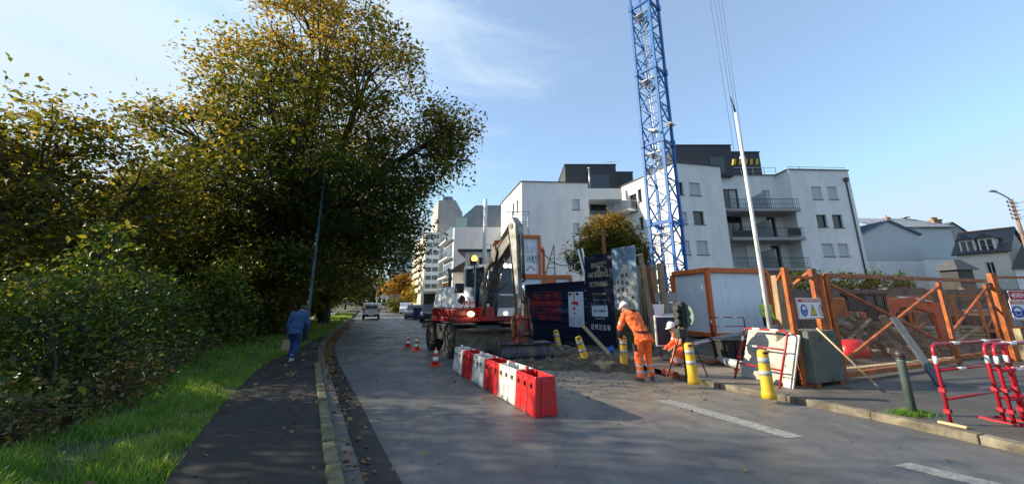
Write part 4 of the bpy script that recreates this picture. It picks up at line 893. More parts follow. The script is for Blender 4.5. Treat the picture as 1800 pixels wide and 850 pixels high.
# ================================================================ tower crane
BLUE = mat('crane_blue', (.004, .12, .40), .5, var=.12, scale=3, dirt=(.006, .08, .25), dthr=(.55, .75))
CY = 24.; cb = at(1177, 470, CY)
crane = thing('tower_crane', 'blue lattice tower crane mast rising behind the grey site cabin', 'crane', (cb.x, CY, .1), R(41))
S = .73; zf = [-.3]; z_ = 1.15
while z_ < 40: zf.append(z_); z_ += 5.6
mb = MB()
for sx in (-1, 1):
    for sy in (-1, 1): 
        l = MB(); l.bar((sx * S, sy * S, -.2), (sx * S, sy * S, 30), .17, .17); 
        for z in zf[1:-2]: l.box((sx * S, sy * S, z), (.27, .27, .5))
        l.build('mast_leg', BLUE, crane)
for a, b in zip(zf[:-3], zf[1:-2]):
    n = max(2, round((b - a) / 1.4)); lat = MB()
    for (u, v) in (((-1, -1), (1, -1)), ((1, -1), (1, 1)), ((1, 1), (-1, 1)), ((-1, 1), (-1, -1))):
        P = V((u[0] * S, u[1] * S, 0)); Q = V((v[0] * S, v[1] * S, 0))
        for i in range(n):
            z0, z1 = lerp(a, b, i / n), lerp(a, b, (i + 1) / n)
            p, q = (P, Q) if i % 2 == 0 else (Q, P)
            lat.bar(p + V((0, 0, z0)), q + V((0, 0, z1)), .085, .085); lat.bar(P + V((0, 0, z1)), Q + V((0, 0, z1)), .055, .055)
        lat.bar(P + V((0, 0, b - .12)), Q + V((0, 0, b - .12)), .14, .14)
    lat.build('lattice', BLUE, crane)
    if b < 31:
        pf = MB(); pf.box((0, .38, b - .75), (1.3, .68, .06)); pf.box((-.45, -.2, b - .75), (.4, .5, .05)); pf.build('platform', STEEL, crane)
    ld = MB()
    for s in (-.19, .19): ld.bar((s + .15, .1, a - .6), (s + .15, .05 + .3, b + .2), .035, .035)
    for i in range(int((b - a + .7) / .28)): t = (i + .5) * .28 / (b - a + .8); c = V((.15, .1, a - .6)).lerp(V((.15, .35, b + .2)), t); ld.bar(c + V((-.19, 0, 0)), c + V((.19, 0, 0)), .03, .03)
    ld.build('ladder', STEEL, crane)
for (x, y, z) in ((-.95, -.3, zf[3] + .6), (.3, -.9, zf[3] + 1.3)):
    pf = MB(); pf.box((x, y, z), (.6, .45, .12), Matrix.Rotation(.4, 3, 'X')); pf.bar((x, y, z), (x * .8, y * .8, z - .4), .06, .06); pf.build('floodlight', STEEL, crane)
ccb = MB(); ccb.box((0, 0, -.05), (3.4, 3.4, .5)); ccb.build('footing', CONC, crane)
# hook block hanging from its ropes
HY = 30.; hp = at(1306, 284, HY)
hk = thing('crane_hook', 'striped yellow and black hook block hanging on thin cables from above', 'hook block', hp)
mb = MB()
for x in (-.85, -.45, .0, .42): mb.tube([(x * .45 + (-.25 if x < -.5 else 0), 0, .3), (x * 1.0, 0, 24)], .014, 5)
mb.build('cable', DARK, hk)
YEL = mat('safety_yellow', (.62, .36, .02), .5, var=.15)
for i in range(9):
    mb = MB(); x = -.95 + i * .24; mb.prism([V((x, -.1, -.3)), V((x + .24, -.1, -.3)), V((x + .36, -.1, .22)), V((x + .12, -.1, .22))], (0, .2, 0)); mb.build('stripe_plate', YEL if i % 2 == 0 else BLACK, hk)
mb = MB(); mb.tube([(0, 0, -.3), (0, 0, -.5), (.12, 0, -.62), (.05, 0, -.78), (-.12, 0, -.7)], .05, 8); mb.build('hook', DARK, hk)
mb = MB(); mb.wheel((0, 0, .36), (0, 1, 0), .22, .14, 16); mb.build('pulley', WHITE, hk)
# ================================================================ site cabins
ORNG = mat('cabin_orange', (.60, .13, .02), .5, var=.14, scale=4, dirt=(.3, .08, .02), dthr=(.6, .8))
CABW = mat('cabin_panel', (.72, .77, .82), .5, var=.05, scale=1.5, dirt=(.48, .51, .54), dthr=(.55, .8), dscale=2.5, dstretch=(2, 2, .4))
def cabin(name, lab, p, q, wdt, z0, z1, group=None, ribs=True):
    # p-q: near long wall on plan, depth goes to the left of p->q
    p, q = V((p[0], p[1], 0)), V((q[0], q[1], 0)); d = (q - p); ln = d.length; ang = math.atan2(d.y, d.x)
    t = thing(name, lab, 'site cabin', (p.x, p.y, z0), ang, group); h = z1 - z0; f = .16
    mb = MB(); mb.bb((.05, .05, .12), (ln - .05, wdt - .05, h - .14)); mb.build('panel', CABW, t)
    mb = MB()
    for y in (0, wdt): mb.bb((0, y - f / 2, h - .2), (ln, y + f / 2, h)); mb.bb((0, y - f / 2, 0), (ln, y + f / 2, .16))
    for x in (0, ln): mb.bb((x - f / 2, f / 2, h - .2), (x + f / 2, wdt - f / 2, h - .002)); mb.bb((x - f / 2, f / 2, 0), (x + f / 2, wdt - f / 2, .158))
    for x in (0, ln):
        for y in (0, wdt): mb.box((x, y, h / 2), (f + .014, f + .014, h - .33))
    mb.build('frame', ORNG, t, bevel=.01)
    mb = MB(); mb.bb((.08, .08, h - .05), (ln - .08, wdt - .08, h - .02)); mb.build('roof', STEEL, t)
    return t
CZ = 3.15
pC = gp(1241, 470, CZ); fi = R(13); pR = pC + V((math.cos(fi), math.sin(fi), 0)) * 3.15
cab1 = cabin('site_cabin', 'grey site cabin with orange frame below the blue crane', pC, pR, 2.3, .3, CZ)
for x in (.1, 1.5, 2.7):
    mb = MB(); mb.bb((x, .1, -.3), (x + .35, .5, 0)); mb.build('support_block', CONC, cab1)
# upper row of cabins behind the hoarding
pA = at(915, 512, 22); 
y_ = 22.; xa, xb = at(916, 420, y_).x, at(948, 420, y_).x; zt, zm = at(930, 413, y_).z, at(930, 486, y_).z
cab2 = cabin('site_cabin', 'upper grey cabin with graffiti tags stacked behind the excavator arm', (xa - .3, y_), (xb, y_), 5.5, zm, zt, 'stacked site cabins')
GRB = mat('black_spray_paint', (.02, .02, .022), .6); GRR = mat('red_spray_paint', (.5, .03, .05), .6)
def scrawl(name, m, parent, y, strokes, r=.02):
    mb = MB()
    for s in strokes: mb.tube([(x, y, z) for x, z in s], r, 5)
    return mb.build(name, m, parent)
hh = zt - zm
scrawl('graffiti', GRR, cab2, .05, [[(.55, hh * .66), (.7, hh * .74), (.62, hh * .6), (.85, hh * .72), (.8, hh * .6), (1.0, hh * .7), (1.25, hh * .66)], [(.5, hh * .58), (1.1, hh * .62)]], .014)
scrawl('graffiti', GRR, cab2, .05, [[(.12, hh * .2), (.4, hh * .2), (.5, hh * .3), (.35, hh * .38), (.15, hh * .36), (.1, hh * .48)], [(.62, hh * .14), (.85, hh * .26), (1.1, hh * .16)]], .035)
scrawl('graffiti', GRB, cab2, .05, [[(.62, hh * .36), (.72, hh * .52), (.78, hh * .34), (.88, hh * .5), (.8, hh * .42)], [(.92, hh * .34), (.98, hh * .5), (1.08, hh * .46), (.98, hh * .42), (1.1, hh * .32)], [(1.12, hh * .5), (1.2, hh * .32), (1.28, hh * .52)]], .024)
y_ = 21.; xa, xb = at(918, 500, y_).x, at(1044, 490, y_).x; zt2 = at(975, 483, y_).z
cab3 = cabin('site_cabin', 'low grey cabin with orange top rail above the navy hoarding', (xa, y_), (xb - 1.3, y_ - .0), 2.6, .3, zt2, 'stacked site cabins')
mb = MB(); mb.bb((1.1, -.03, zt2 - 1.4), (1.9, .02, zt2 - .55)); mb.build('door', ORNG, cab3)
xd = at(1090, 480, 20).x
cab4 = cabin('site_cabin', 'orange framed cabin with a navy door between the timber posts', (at(1108, 500, 19).x, 19.), (at(1150, 500, 19).x, 19.), 2.6, .3, at(1130, 478, 19).z, 'stacked site cabins')
h4 = at(1130, 478, 19).z - .3
mb = MB(); mb.bb((.15, -.04, .3), (.85, .03, h4 - .3)); mb.build('door', mat('navy_door', (.012, .02, .06), .4), cab4)
y_ = 24.; xa, xb = at(868, 430, y_).x, at(917, 430, y_).x; zt3, zm3 = at(890, 418, y_).z, at(890, 500, y_).z
cab5 = cabin('site_cabin', 'upper orange framed cabin left of the excavator arm', (xa, y_ + 1), (xb - .2, y_ + .2), 4.5, zm3, zt3, 'stacked site cabins')
cab6 = cabin('site_cabin', 'lower cabin under the stacked cabins behind the excavator', (xa, y_ + 1.02), (xb - .2, y_ + .22), 4.5, .3, zm3 - .02, 'stacked site cabins')
# roof-top flue frame on the cabins
sc = thing('scaffold_frame', 'small steel stair frame on top of the stacked cabins', 'scaffold', (at(915, 412, 23).x, 23.5, zt3))
mb = MB()
for x in (-.5, .5):
    for y in (-.4, .4): mb.cyl((x, y, -.3), (x, y, 1.6), .04)
for z in (.9, 1.55): mb.bar((-.9, -.4, z), (.6, -.4, z), .05, .05); mb.bar((-.5, .4, z), (.5, .4, z), .05, .05)
mb.build('guard_rail', STEEL, sc)
# ladder-like triangle and loose cable on the cabins
tr = thing('steel_trestle', 'thin triangular steel trestle in front of the white gable wall', 'trestle', (at(965, 480, 23).x, 23, .1))
zt_ = at(970, 433, 23).z; zb_ = at(960, 480, 23).z; x0 = 0
mb = MB(); mb.bar((-.2, 0, zb_ - .1), (.35, 0, zt_), .05, .05); mb.bar((.35, 0, zt_), (.42, .5, zb_ - .1), .05, .05)
for k in range(5): t = .15 + k * .17; mb.bar(V((-.2, 0, zb_)).lerp(V((.35, 0, zt_)), t), V((.42, .5, zb_)).lerp(V((.35, 0, zt_)), t), .035, .035)
mb.bar((-.2, 0, zb_), (-.2, 0, 0), .06, .06); mb.bar((.42, .5, zb_), (.42, .5, 0), .06, .06); mb.build('trestle_frame', DARK, tr)
cbp = MB(); p0, p1, p2 = at(949, 437, 22.5), at(985, 466, 22.5), at(1012, 460, 22.5); pts = []
for i in range(13):
    t = i / 12; x = lerp(p0.x, p2.x, t); z = lerp(p0.z, p2.z, t) - 1.0 * 4 * t * (1 - t) * .55; pts.append((x, 22.5, z))
tag(cbp.tube(pts, .03, 6).build('hanging_cable', BLACK), 'black cable sagging from the graffiti cabin toward the maple', 'cable')
# ================================================================ hoarding and site signs
NAVY = mat('navy_cladding', (.012, .018, .045), .35, .1, var=.15, scale=1.5, dirt=(.035, .035, .045), dthr=(.55, .8), dscale=2, dstretch=(1, 1, .5))
SIGNN = mat('navy_sign_print', (.010, .014, .036), .4, var=.06)
BEIGE = mat('beige_lettering', (.50, .42, .28), .6, var=.03)
LWHITE = mat('white_lettering', (.75, .75, .74), .6, var=.03)
PALE = mat('poster_paper', (.60, .66, .74), .6, var=.04)
HA0, HA1, HB1 = V((.2, 18.7, 0)), V((2.93, 15.0, 0)), V((4.25, 12.72, 0))
dA = (HA1 - HA0); lA = dA.length; dA /= lA; angA = math.atan2(dA.y, dA.x); nA = V((dA.y, -dA.x, 0))
dB = (HB1 - HA1); lB = dB.length; dB /= lB; angB = math.atan2(dB.y, dB.x)
hoard = thing('hoarding_fence', 'navy corrugated hoarding fence with a faded red mural behind the excavator bucket', 'hoarding', HA0, angA)
HT = 2.42; mb = MB(); k = 0
prof = []; z = .02
while z < HT - .05: prof += [(0, z), (0, z + .22), (-.035, z + .25), (-.035, z + .29)]; z += .31
vs = []; fs = []
for o, zz in prof: vs += [V((0, o, zz)), V((lA, o, zz))]
for i in range(len(prof) - 1): fs.append((2 * i, 2 * i + 1, 2 * i + 3, 2 * i + 2))
mb.add(vs, fs); mb.build('cladding', NAVY, hoard)
mb = MB(); mb.bb((0, -.05, prof[-1][1]), (lA, .06, prof[-1][1] + .05)); mb.build('top_rail', NAVY, hoard)
for i in range(6):
    mb = MB(); mb.bb((i * lA / 5.2, .03, 0), (i * lA / 5.2 + .09, .12, HT - .05)); mb.build('post', STEEL, hoard)
m, Nn, Ln, P = newmat('faded_mural'); 
c = mixc(Nn, Ln, ramp(Nn, Ln, noise_node(Nn, Ln, 1.6, 6, rough=.7), .43, .62), (.016, .018, .045), (.40, .035, .03)); c = mixc(Nn, Ln, ramp(Nn, Ln, noise_node(Nn, Ln, 6, 5), .62, .72), c, (.45, .33, .33)); Ln.new(c, P.inputs['Base Color'])
s0, _ = onw(HA0, HA1, 921, 530); s1, _ = onw(HA0, HA1, 988, 530)
for k in range(4):
    mb = MB(); z = .02 + .31 * (3 + k); mb.bb((max(.05, s0), -.039, z + .25), (s1, -.036, z + .288)); mb.bb((max(.05, s0), -.004, z + .004), (s1, -.001, z + .216)); mb.build('mural_print', m, hoard)
sP, zP = onw(HA0, HA1, 1000, 513); sQ, zQ = onw(HA0, HA1, 1029, 575)
ps = thing('site_poster', 'tall white poster with red shapes fixed on the navy hoarding', 'poster', HA0 + dA * sP + nA * .05 + V((0, 0, zQ)), angA)
pw, ph = sQ - sP, zP - zQ
mb = MB(); mb.bb((0, 0, 0), (pw, .012, ph)); mb.build('sheet', PALE, ps)
mb = MB(); f = lambda x, z: V((x * pw, -.001, z * ph))
for q in ([(.36, 1), (.43, 1), (.43, .72), (.36, .72)], [(.17, .68), (.40, .72), (.64, .73), (.69, .6), (.45, .63), (.17, .66)], [(.28, .56), (.47, .56), (.47, .49), (.28, .49)], [(.36, .41), (.48, .4), (.42, .34), (.35, .36)]):
    mb.prism([f(*p) for p in q], (0, -.003, 0))
mb.build('red_print', mat('red_print', (.6, .025, .04), .6, var=.03), ps)
mb = MB()
for x in (.05, .52): mb.prism([f(x, .97), f(x + .18, .97), f(x + .18, .9), f(x, .9)], (0, -.003, 0))
mb.build('navy_print', SIGNN, ps)
mb = MB()
for r in range(16):
    for cidx in (.06, .54): mb.bb(((cidx) * pw, -.003, (.03 + r * .0155) * ph), ((cidx + .38 * random.uniform(.7, 1)) * pw, -.001, (.036 + r * .0155) * ph))
mb.build('small_print', mat('grey_print', (.35, .38, .42), .6, var=.05), ps)
text('AGUI', .42, mat('faded_blue_print', (.10, .15, .26), .6), hoard, (s1 + .15, -.008, 1.42), (R(90), 0, 0), .001)
# big advertising board
s1b, _ = onw(HA1, HB1, 1079, 500)
bd = thing('advert_board', 'tall navy advertising board with beige lettering and phone number', 'sign board', HA1, angB)
ztop = 3.5; zbot = .12
mb = MB(); mb.bb((.03, -.03, zbot), (s1b, .03, ztop)); mb.build('board', SIGNN, bd)
mb = MB()
for x in (.15, s1b - .2): mb.bb((x, .04, -.1), (x + .1, .14, ztop - .2))
mb.build('post', WOOD, bd)
cx_ = s1b / 2
for s_, z, sz, mm, sx in (('RIVALTO,', 3.08, .27, BEIGE, .62), ('UNE RÉSIDENCE', 2.72, .27, BEIGE, .56), ('DE STANDING', 2.36, .27, BEIGE, .56), ('02 99 35 35 90', .78, .27, LWHITE, .62)):
    text(s_, sz, mm, bd, (cx_, -.034, z), (R(90), 0, 0), .002, bold=.0015, sx=sx)
text('DU STUDIO AU 5 PIÈCES', .09, BEIGE, bd, (cx_, -.034, 2.0), (R(90), 0, 0), .001, sx=.8)
text('ESPACE DE VENTE ET COMMERCIAL', .065, mat('grey_lettering', (.3, .3, .32), .6), bd, (cx_ + .1, -.034, 1.78), (R(90), 0, 0), .001, sx=.8)
mb = MB(); w_, h_, r_ = .42, .2, .05; pts = []
for (sx, sz, a0) in ((1, 1, 0), (-1, 1, 90), (-1, -1, 180), (1, -1, 270)):
    for k in range(5): a = R(a0 + k * 22.5); pts.append(V((cx_ + sx * (w_ - r_) + r_ * math.cos(a), -.031, 1.38 + sz * (h_ - r_) + r_ * math.sin(a))))
mb.prism(pts, (0, -.004, 0)); mb.build('logo_plate', PALE, bd)
text('BATI-ARMOR', .14, SIGNN, bd, (cx_, -.037, 1.38), (R(90), 0, 0), .001, sx=.78, bold=.002)
text('IMMOBILIER À VIVRE', .07, PALE, bd, (cx_, -.034, 1.1), (R(90), 0, 0), .001, sx=.8)
scrawl('graffiti', mat('grey_spray_paint', (.18, .22, .30), .6), bd, -.036, [[(.15, 1.2), (.22, 1.75), (.3, 1.25), (.36, 1.7)], [(.4, 1.55), (.5, 1.8), (.58, 1.5)], [(.42, 1.62), (.56, 1.64)], [(.66, 1.5), (.64, 1.8), (.78, 1.78), (.7, 1.64), (.82, 1.5)], [(.95, 1.6), (1.05, 1.8), (1.12, 1.62), (1.0, 1.5), (.95, 1.6)]], .012)
pic = thing('picture_panel', 'printed picture panel of a white block of flats, joined to the navy advertising board', 'picture panel', HA1 + dB * (s1b + .01), angB)
wp = lB - s1b
mb = MB(); mb.bb((0, -.03, .12), (wp, .02, 3.62)); mb.build('board', mat('printed_sky', (.15, .24, .34), .5, var=.4, scale=1.2), pic)
mb = MB(); mb.bb((.01, -.034, .13), (wp - .01, -.031, 1.45)); mb.build('printed_trees', mat('printed_green', (.07, .08, .03), .6, var=.6, scale=6), pic)
mb = MB(); mb.prism([V((.12 * wp, -.035, 1.46)), V((.97 * wp, -.035, 1.46)), V((.97 * wp, -.035, 2.6)), V((.8 * wp, -.035, 2.9)), V((.5 * wp, -.035, 3.0)), V((.12 * wp, -.035, 2.5))], (0, -.003, 0)); mb.build('printed_flats', mat('printed_white', (.42, .43, .42), .6, var=.1), pic)
PRD = mat('printed_dark', (.06, .065, .06), .6, var=.3)
for i in range(5):
    for j in range(4):
        if random.random() < .9: x = (.18 + .19 * j) * wp; z = 1.55 + i * .25; mb = MB(); mb.bb((x, -.041, z), (x + .11 * wp * random.uniform(.6, 1.1), -.039, z + random.uniform(.09, .16))); mb.build('printed_window', PRD, pic)
def prop(name, lab, cat, p, q, wd, m, ht=None, part=None, group=None):
    p, q = V(p), V(q); t = MB(); t.bar(p - p, q - p, wd, ht or wd); o = t.build(name, m, bevel=min(.008, wd * .15)); o.location = p
    return tag(o, lab, cat, group)
RUST = mat('rusty_steel', (.26, .09, .035), .75, .2, var=.3, scale=6, dirt=(.12, .05, .03), dthr=(.5, .7))
prop('leaning_board', 'weathered board leaning on the hoarding foot under the phone number', 'board', (2.95, 11.6, .12), (2.35, 12.9, .95), .17, WOOD, .03)
p = at(1063, 455, 15.5); prop('rusty_post', 'rusty steel post sticking up behind the advertising board', 'post', (p.x, 15.5, 0), (p.x, 15.5, at(1063, 398, 15.5).z), .13, RUST)
for i, (xa, ya, xb, yb) in enumerate(((1016, 438, 1027, 482), (1023, 436, 1031, 476))):
    q = at(xb, yb, 15.6); p = at(xa, ya, 15.9); v = (q - p).normalized()
    prop('white_tube', ['pale leaning tube left of its twin behind the advertising board', 'pale leaning tube right of its twin behind the advertising board'][i], 'tube', q + v * (q.z / -v.z), p, .07, WHITE, group='pale tubes behind the board')
# timbers, palings and block wall right of the board
for i, (xa, ya, xb, yb, Y, wd, m, lab) in enumerate(((1126, 448, 1146, 572, 13.6, .17, WOOD, 'grey brown timber post carrying a yellow plank beside the picture panel'), (1137, 468, 1156, 570, 15.2, .15, RUST, 'rust coloured leaning post between the timber posts'), (1160, 462, 1172, 575, 14.4, .22, WOOD, 'wide weathered timber post left of the grey cabin'))):
    p, q = at(xa, ya, Y), at(xb, yb, Y); v = (q - p).normalized()
    prop('timber_post', lab, 'post', q + v * ((q.z - .05) / -v.z), p, wd, m, wd * .6, group='timber posts')
p, q = at(1104, 452, 13.5), at(1129, 446, 13.5); prop('timber_plank', 'short yellowish plank nailed across the timber post top', 'plank', p, q, .12, PINE, .05)
pf = thing('paling_fence', 'row of weathered wooden palings left of the grey cabin', 'fence', at(1118, 495, 16.5) * 1)
p0, p1 = at(1118, 496, 16.5), at(1165, 494, 16.5)
for k in range(9):
    p = p0.lerp(p1, k / 8) - p0; mb = MB(); mb.bb((p.x - .05, -.02, -p0.z + .1), (p.x + .05, .02, .75 + random.uniform(-.12, .1))); mb.build('paling', WOOD, pf)
mb = MB(); mb.bb((-.1, .025, -.1), ((p1 - p0).x + .1, .07, .02)); mb.bb((-.1, .025, -1.1), ((p1 - p0).x + .1, .07, -1.0)); mb.build('rail', WOOD, pf)
bw = thing('block_wall', 'low wall of grey concrete blocks left of the grey cabin', 'wall', (at(1150, 560, 15.6).x, 15.6, .1))
for r in range(5):
    for cI in range(2): mb = MB(); x = cI * .5 + (.2 if r % 2 else 0); mb.bb((x + .01, 0, r * .4 + .008), (x + .49, .35, r * .4 + .392)); mb.build('block', CONC, bw, bevel=.01)
# navy bordered board with an R and a lamp head on it
p = gp(1150, 622, .1); nb = thing('trailer_board', 'navy board with rounded white border and letter R behind the standing worker', 'sign board', (at(1152, 590, 11.2).x, 11.2, .1), R(-12))
mb = MB(); mb.bb((0, 0, .35), (.78, .05, 1.22)); mb.build('board', WHITE, nb, bevel=.02)
mb = MB(); mb.bb((.05, -.012, .4), (.73, -.002, 1.16)); mb.build('face', SIGNN, nb, bevel=.005)
text('R', .5, LWHITE, nb, (.56, -.015, .62), (R(90), 0, 0), .001, bold=.012)
mb = MB(); mb.bb((.1, .05, 0), (.16, .1, .4)); mb.bb((.62, .05, 0), (.68, .1, .4)); mb.build('leg', DARK, nb)
mb = MB(); mb.box((.16, .1, 1.38), (.24, .2, .3), top=(1.35, 1.2)); mb.bar((.16, .1, 1.1), (.16, .1, 1.3), .08, .08); mb.build('lamp_head', WHITE, nb, bevel=.02)
mb = MB(); mb.bb((.3, .02, 1.22), (.74, .3, 1.26)); mb.build('shelf', STEEL, nb)
mb = MB(); mb.loft([(V((0, .0, 0)), V((0, .14, 0)), V((0, 0, .14))), (V((.05, 0, 0)), V((0, .14, 0)), V((0, 0, .14))), (V((.06, 0, 0)), V((0, .09, 0)), V((0, 0, .09))), (V((.3, 0, 0)), V((0, .09, 0)), V((0, 0, .09))), (V((.31, 0, 0)), V((0, .14, 0)), V((0, 0, .14))), (V((.36, 0, 0)), V((0, .14, 0)), V((0, 0, .14)))], 16, False)
o = mb.build('hose_reel', mat('blue_plastic', (.02, .10, .42), .4)); o.location = gp(1060, 624, .1) + V((0, .2, .13)); tag(o, 'bright blue plastic reel lying on the ground below the phone number', 'reel')
# ================================================================ barriers, cones, bollards
PRED = mat('red_plastic', (.55, .012, .02), .35, var=.12, scale=5, dirt=(.27, .045, .035), dthr=(.46, .72), dscale=7)
PWHT = mat('white_plastic', (.72, .71, .68), .4, var=.05, dirt=(.38, .34, .27), dthr=(.46, .74), dscale=7)
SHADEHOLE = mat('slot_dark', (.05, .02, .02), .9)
bA, bB = gp(796, 650), gp(942, 735); bd_ = (bB - bA); UL = bd_.length / 6; bang = math.atan2(bd_.y, bd_.x)
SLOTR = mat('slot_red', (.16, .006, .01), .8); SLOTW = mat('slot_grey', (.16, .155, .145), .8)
def barrier_mesh(parent, m):
    L_, W, Hh = UL - .012, .40, .56; mb = MB(); x0, x1 = 0, L_
    # outer shell slightly wider at the foot, open at the top
    o_b = [(x0, 0), (x1, 0), (x1, W), (x0, W)]; ins = .03
    top = [(x0 + .012, ins), (x1 - .012, ins), (x1 - .012, W - ins), (x0 + .012, W - ins)]; t = .028
    inn = [(top[0][0] + t, ins + t), (top[1][0] - t, ins + t), (top[2][0] - t, W - ins - t), (top[3][0] + t, W - ins - t)]
    vs = [(x, y, 0) for x, y in o_b] + [(x, y, Hh) for x, y in top] + [(x, y, Hh) for x, y in inn] + [(x, y, .12) for x, y in inn]; fs = []
    for i in range(4):
        j = (i + 1) % 4; fs += [(i, j, 4 + j, 4 + i), (4 + i, 4 + j, 8 + j, 8 + i), (8 + i, 8 + j, 12 + j, 12 + i)]
    fs += [(12, 13, 14, 15), (3, 2, 1, 0)]; mb.add(vs, fs)
    for side in (0, 1):                                     # ribs: raised panels on the long faces
        y = -.018 if side == 0 else W + .018; yt = ins - .012 if side == 0 else W - ins + .012
        for (a, b) in ((.04, .27), (.31, .53), (.57, .80)):
            a, b = a * L_ / .84, b * L_ / .84
            if side: mb.add([(b, y, .02), (a, y, .02), (a + .015, yt, Hh - .05), (b - .015, yt, Hh - .05), (b + .02, W - .005, .02), (a - .02, W - .005, .02), (a - .005, W - ins - .002, Hh - .04), (b + .005, W - ins - .002, Hh - .04)], [(0, 1, 2, 3), (4, 0, 3, 7), (1, 5, 6, 2), (3, 2, 6, 7)])
            else: mb.add([(a, y, .02), (b, y, .02), (b - .015, yt, Hh - .05), (a + .015, yt, Hh - .05), (a - .02, .005, .02), (b + .02, .005, .02), (b + .005, ins + .002, Hh - .04), (a - .005, ins + .002, Hh - .04)], [(0, 1, 2, 3), (4, 0, 3, 7), (1, 5, 6, 2), (3, 2, 6, 7)])
    mb.prism([V((x1 - .002, .1, .02)), V((x1 - .002, W - .1, .02)), V((x1 - .012, W - .13, Hh - .04)), V((x1 - .012, .13, Hh - .04))], (.022, 0, 0))
    mb.build('shell', m, parent, bevel=.011)
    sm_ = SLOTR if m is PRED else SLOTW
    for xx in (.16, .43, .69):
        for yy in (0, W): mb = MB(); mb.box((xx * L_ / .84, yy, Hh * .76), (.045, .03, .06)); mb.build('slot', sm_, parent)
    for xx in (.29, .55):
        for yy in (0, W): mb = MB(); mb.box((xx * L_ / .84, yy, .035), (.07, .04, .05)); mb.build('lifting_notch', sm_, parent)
    mb = MB(); mb.cyl((x0 + .07, W / 2, Hh - .06), (x0 + .07, W / 2, Hh + .05), .035); mb.build('peg', m, parent)
labs = ['white plastic barrier, farthest of the red and white row', 'red plastic barrier, farthest red one of the row', 'white plastic barrier between the two farther red barriers', 'red plastic barrier in the middle of the row with white ones each side', 'white plastic barrier next to the nearest red one', 'red plastic barrier nearest the camera, at the end of the row']
proto = {}
for i in range(6):
    loc = bA + bd_.normalized() * (UL * i); rzz = bang + random.uniform(-.03, .03); k = i % 2
    if k not in proto:
        t = thing('traffic_barrier', labs[i], 'barrier', loc, rzz, 'red and white barriers on the road'); barrier_mesh(t, PRED if k else PWHT); proto[k] = t
    else: dup(proto[k], loc, rzz, labs[i])
CORED = mat('cone_red', (.62, .05, .02), .5, var=.08); COWHT = mat('cone_white', (.75, .74, .7), .4, var=.05)
c0 = None
for px, lab in (((765, 643), 'red and white traffic cone nearest the barriers'), ((732, 616), 'right one of the two farther traffic cones'), ((717, 610), 'left one of the two farther traffic cones')):
    loc = gp(*px)
    if c0 is None:
        c0 = thing('traffic_cone', lab, 'cone', loc, .3, 'traffic cones on the road'); mb = MB(); mb.box((0, 0, .02), (.29, .29, .04)); mb.build('base', CORED, c0, bevel=.008)
        rr = lambda z: lerp(.105, .028, z / .48)
        mb = MB(); mb.cyl((0, 0, .04), (0, 0, .48), rr(.04), rr(.48), 18); mb.build('body', CORED, c0)
        for a, b in ((.14, .24), (.33, .41)): mb = MB(); mb.cyl((0, 0, a), (0, 0, b), rr(a) + .003, rr(b) + .003, 18); mb.build('band', COWHT, c0)
    else: dup(c0, loc, .1, lab)
YBOL = mat('yellow_plastic', (.62, .40, .02), .45, var=.12, dirt=(.38, .26, .06), dthr=(.55, .8), dscale=8); BAND = mat('reflective_band', (.36, .36, .37), .35, var=.1)
y0_ = None
for (bx, by, tx, ty, lab, z) in ((1352, 697, 1340, 619, 'yellow bollard with grey bands in front of the leaning white panel', .1), (1220, 672, 1210, 607, 'yellow bollard with grey bands beside the broom head', .1), (1097, 645, 1095, 591, 'yellow bollard left of the standing worker', .06), (1033, 640, 1018, 598, 'tilted yellow bollard between the dug earth and the hoarding', .05), (985, 622, 978, 587, 'tilted yellow bollard nearest the excavator bucket', .05)):
    b = gp(bx, by, z); tp = at(tx, ty, b.y); ax = (tp - b); rot = V((0, 0, 1)).rotation_difference(ax.normalized()).to_euler()
    if y0_ is None:
        y0_ = thing('yellow_bollard', lab, 'bollard', b, 0, 'yellow bollards along the kerb')
        mb = MB(); mb.loft([(V((0, 0, z_)), V((r_, 0, 0)), V((0, r_, 0))) for z_, r_ in ((-.02, .115), (.06, .112), (.12, .1), (.60, .088), (.70, .088), (.745, .078), (.765, .05))], 16); mb.build('post', YBOL, y0_)
        for a, b_ in ((.35, .43), (.55, .64)): mb = MB(); mb.cyl((0, 0, a), (0, 0, b_), .097 - .02 * (a - .3), .096 - .02 * (a - .3), 16); mb.build('band', BAND, y0_)
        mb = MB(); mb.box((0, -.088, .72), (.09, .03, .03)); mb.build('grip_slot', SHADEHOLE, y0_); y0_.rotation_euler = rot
    else: t = dup(y0_, b, None, lab); t.rotation_euler = rot
b = gp(1605, 728, .1); t = thing('steel_bollard', 'dark green grey steel bollard with a ball top near the kerb', 'bollard', b)
mb = MB(); mb.tube([(0, 0, -.1), (0, 0, .72), (0, 0, .75)], [.052, .052, .06], 16); mb.build('post', mat('green_grey_paint', (.07, .10, .10), .45, var=.2, dirt=(.14, .13, .1), dthr=(.6, .8)), t)
mb = MB(); mb.cyl((0, 0, .75), (0, 0, .775), .064); mb.ball((0, 0, .815), .062, 14, 10); mb.build('ball_top', mat('dark_iron', (.045, .03, .035), .45), t)
# tufts of grass at its foot
cl = rng.normal(size=(900, 3)) * np.array([.12, .07, 0]) + np.array([b.x, b.y, .1]); a = rng.random(900) * 6.28; hgt = .03 + .05 * rng.random(900)
dx = np.stack([np.cos(a) * .006, np.sin(a) * .006, a * 0], 1); tip = cl + np.stack([rng.normal(size=900) * .04, rng.normal(size=900) * .04, hgt], 1)
o = bpy.data.objects.new('grass_tuft', tri_mesh('grass_tuft', np.stack([cl - dx, cl + dx, tip + dx * .1, tip - dx * .1], 1).reshape(-1, 3), 4, mBlade)); COL.objects.link(o); tag(o, 'small grass tuft around the foot of the steel bollard', 'grass', kind='stuff')
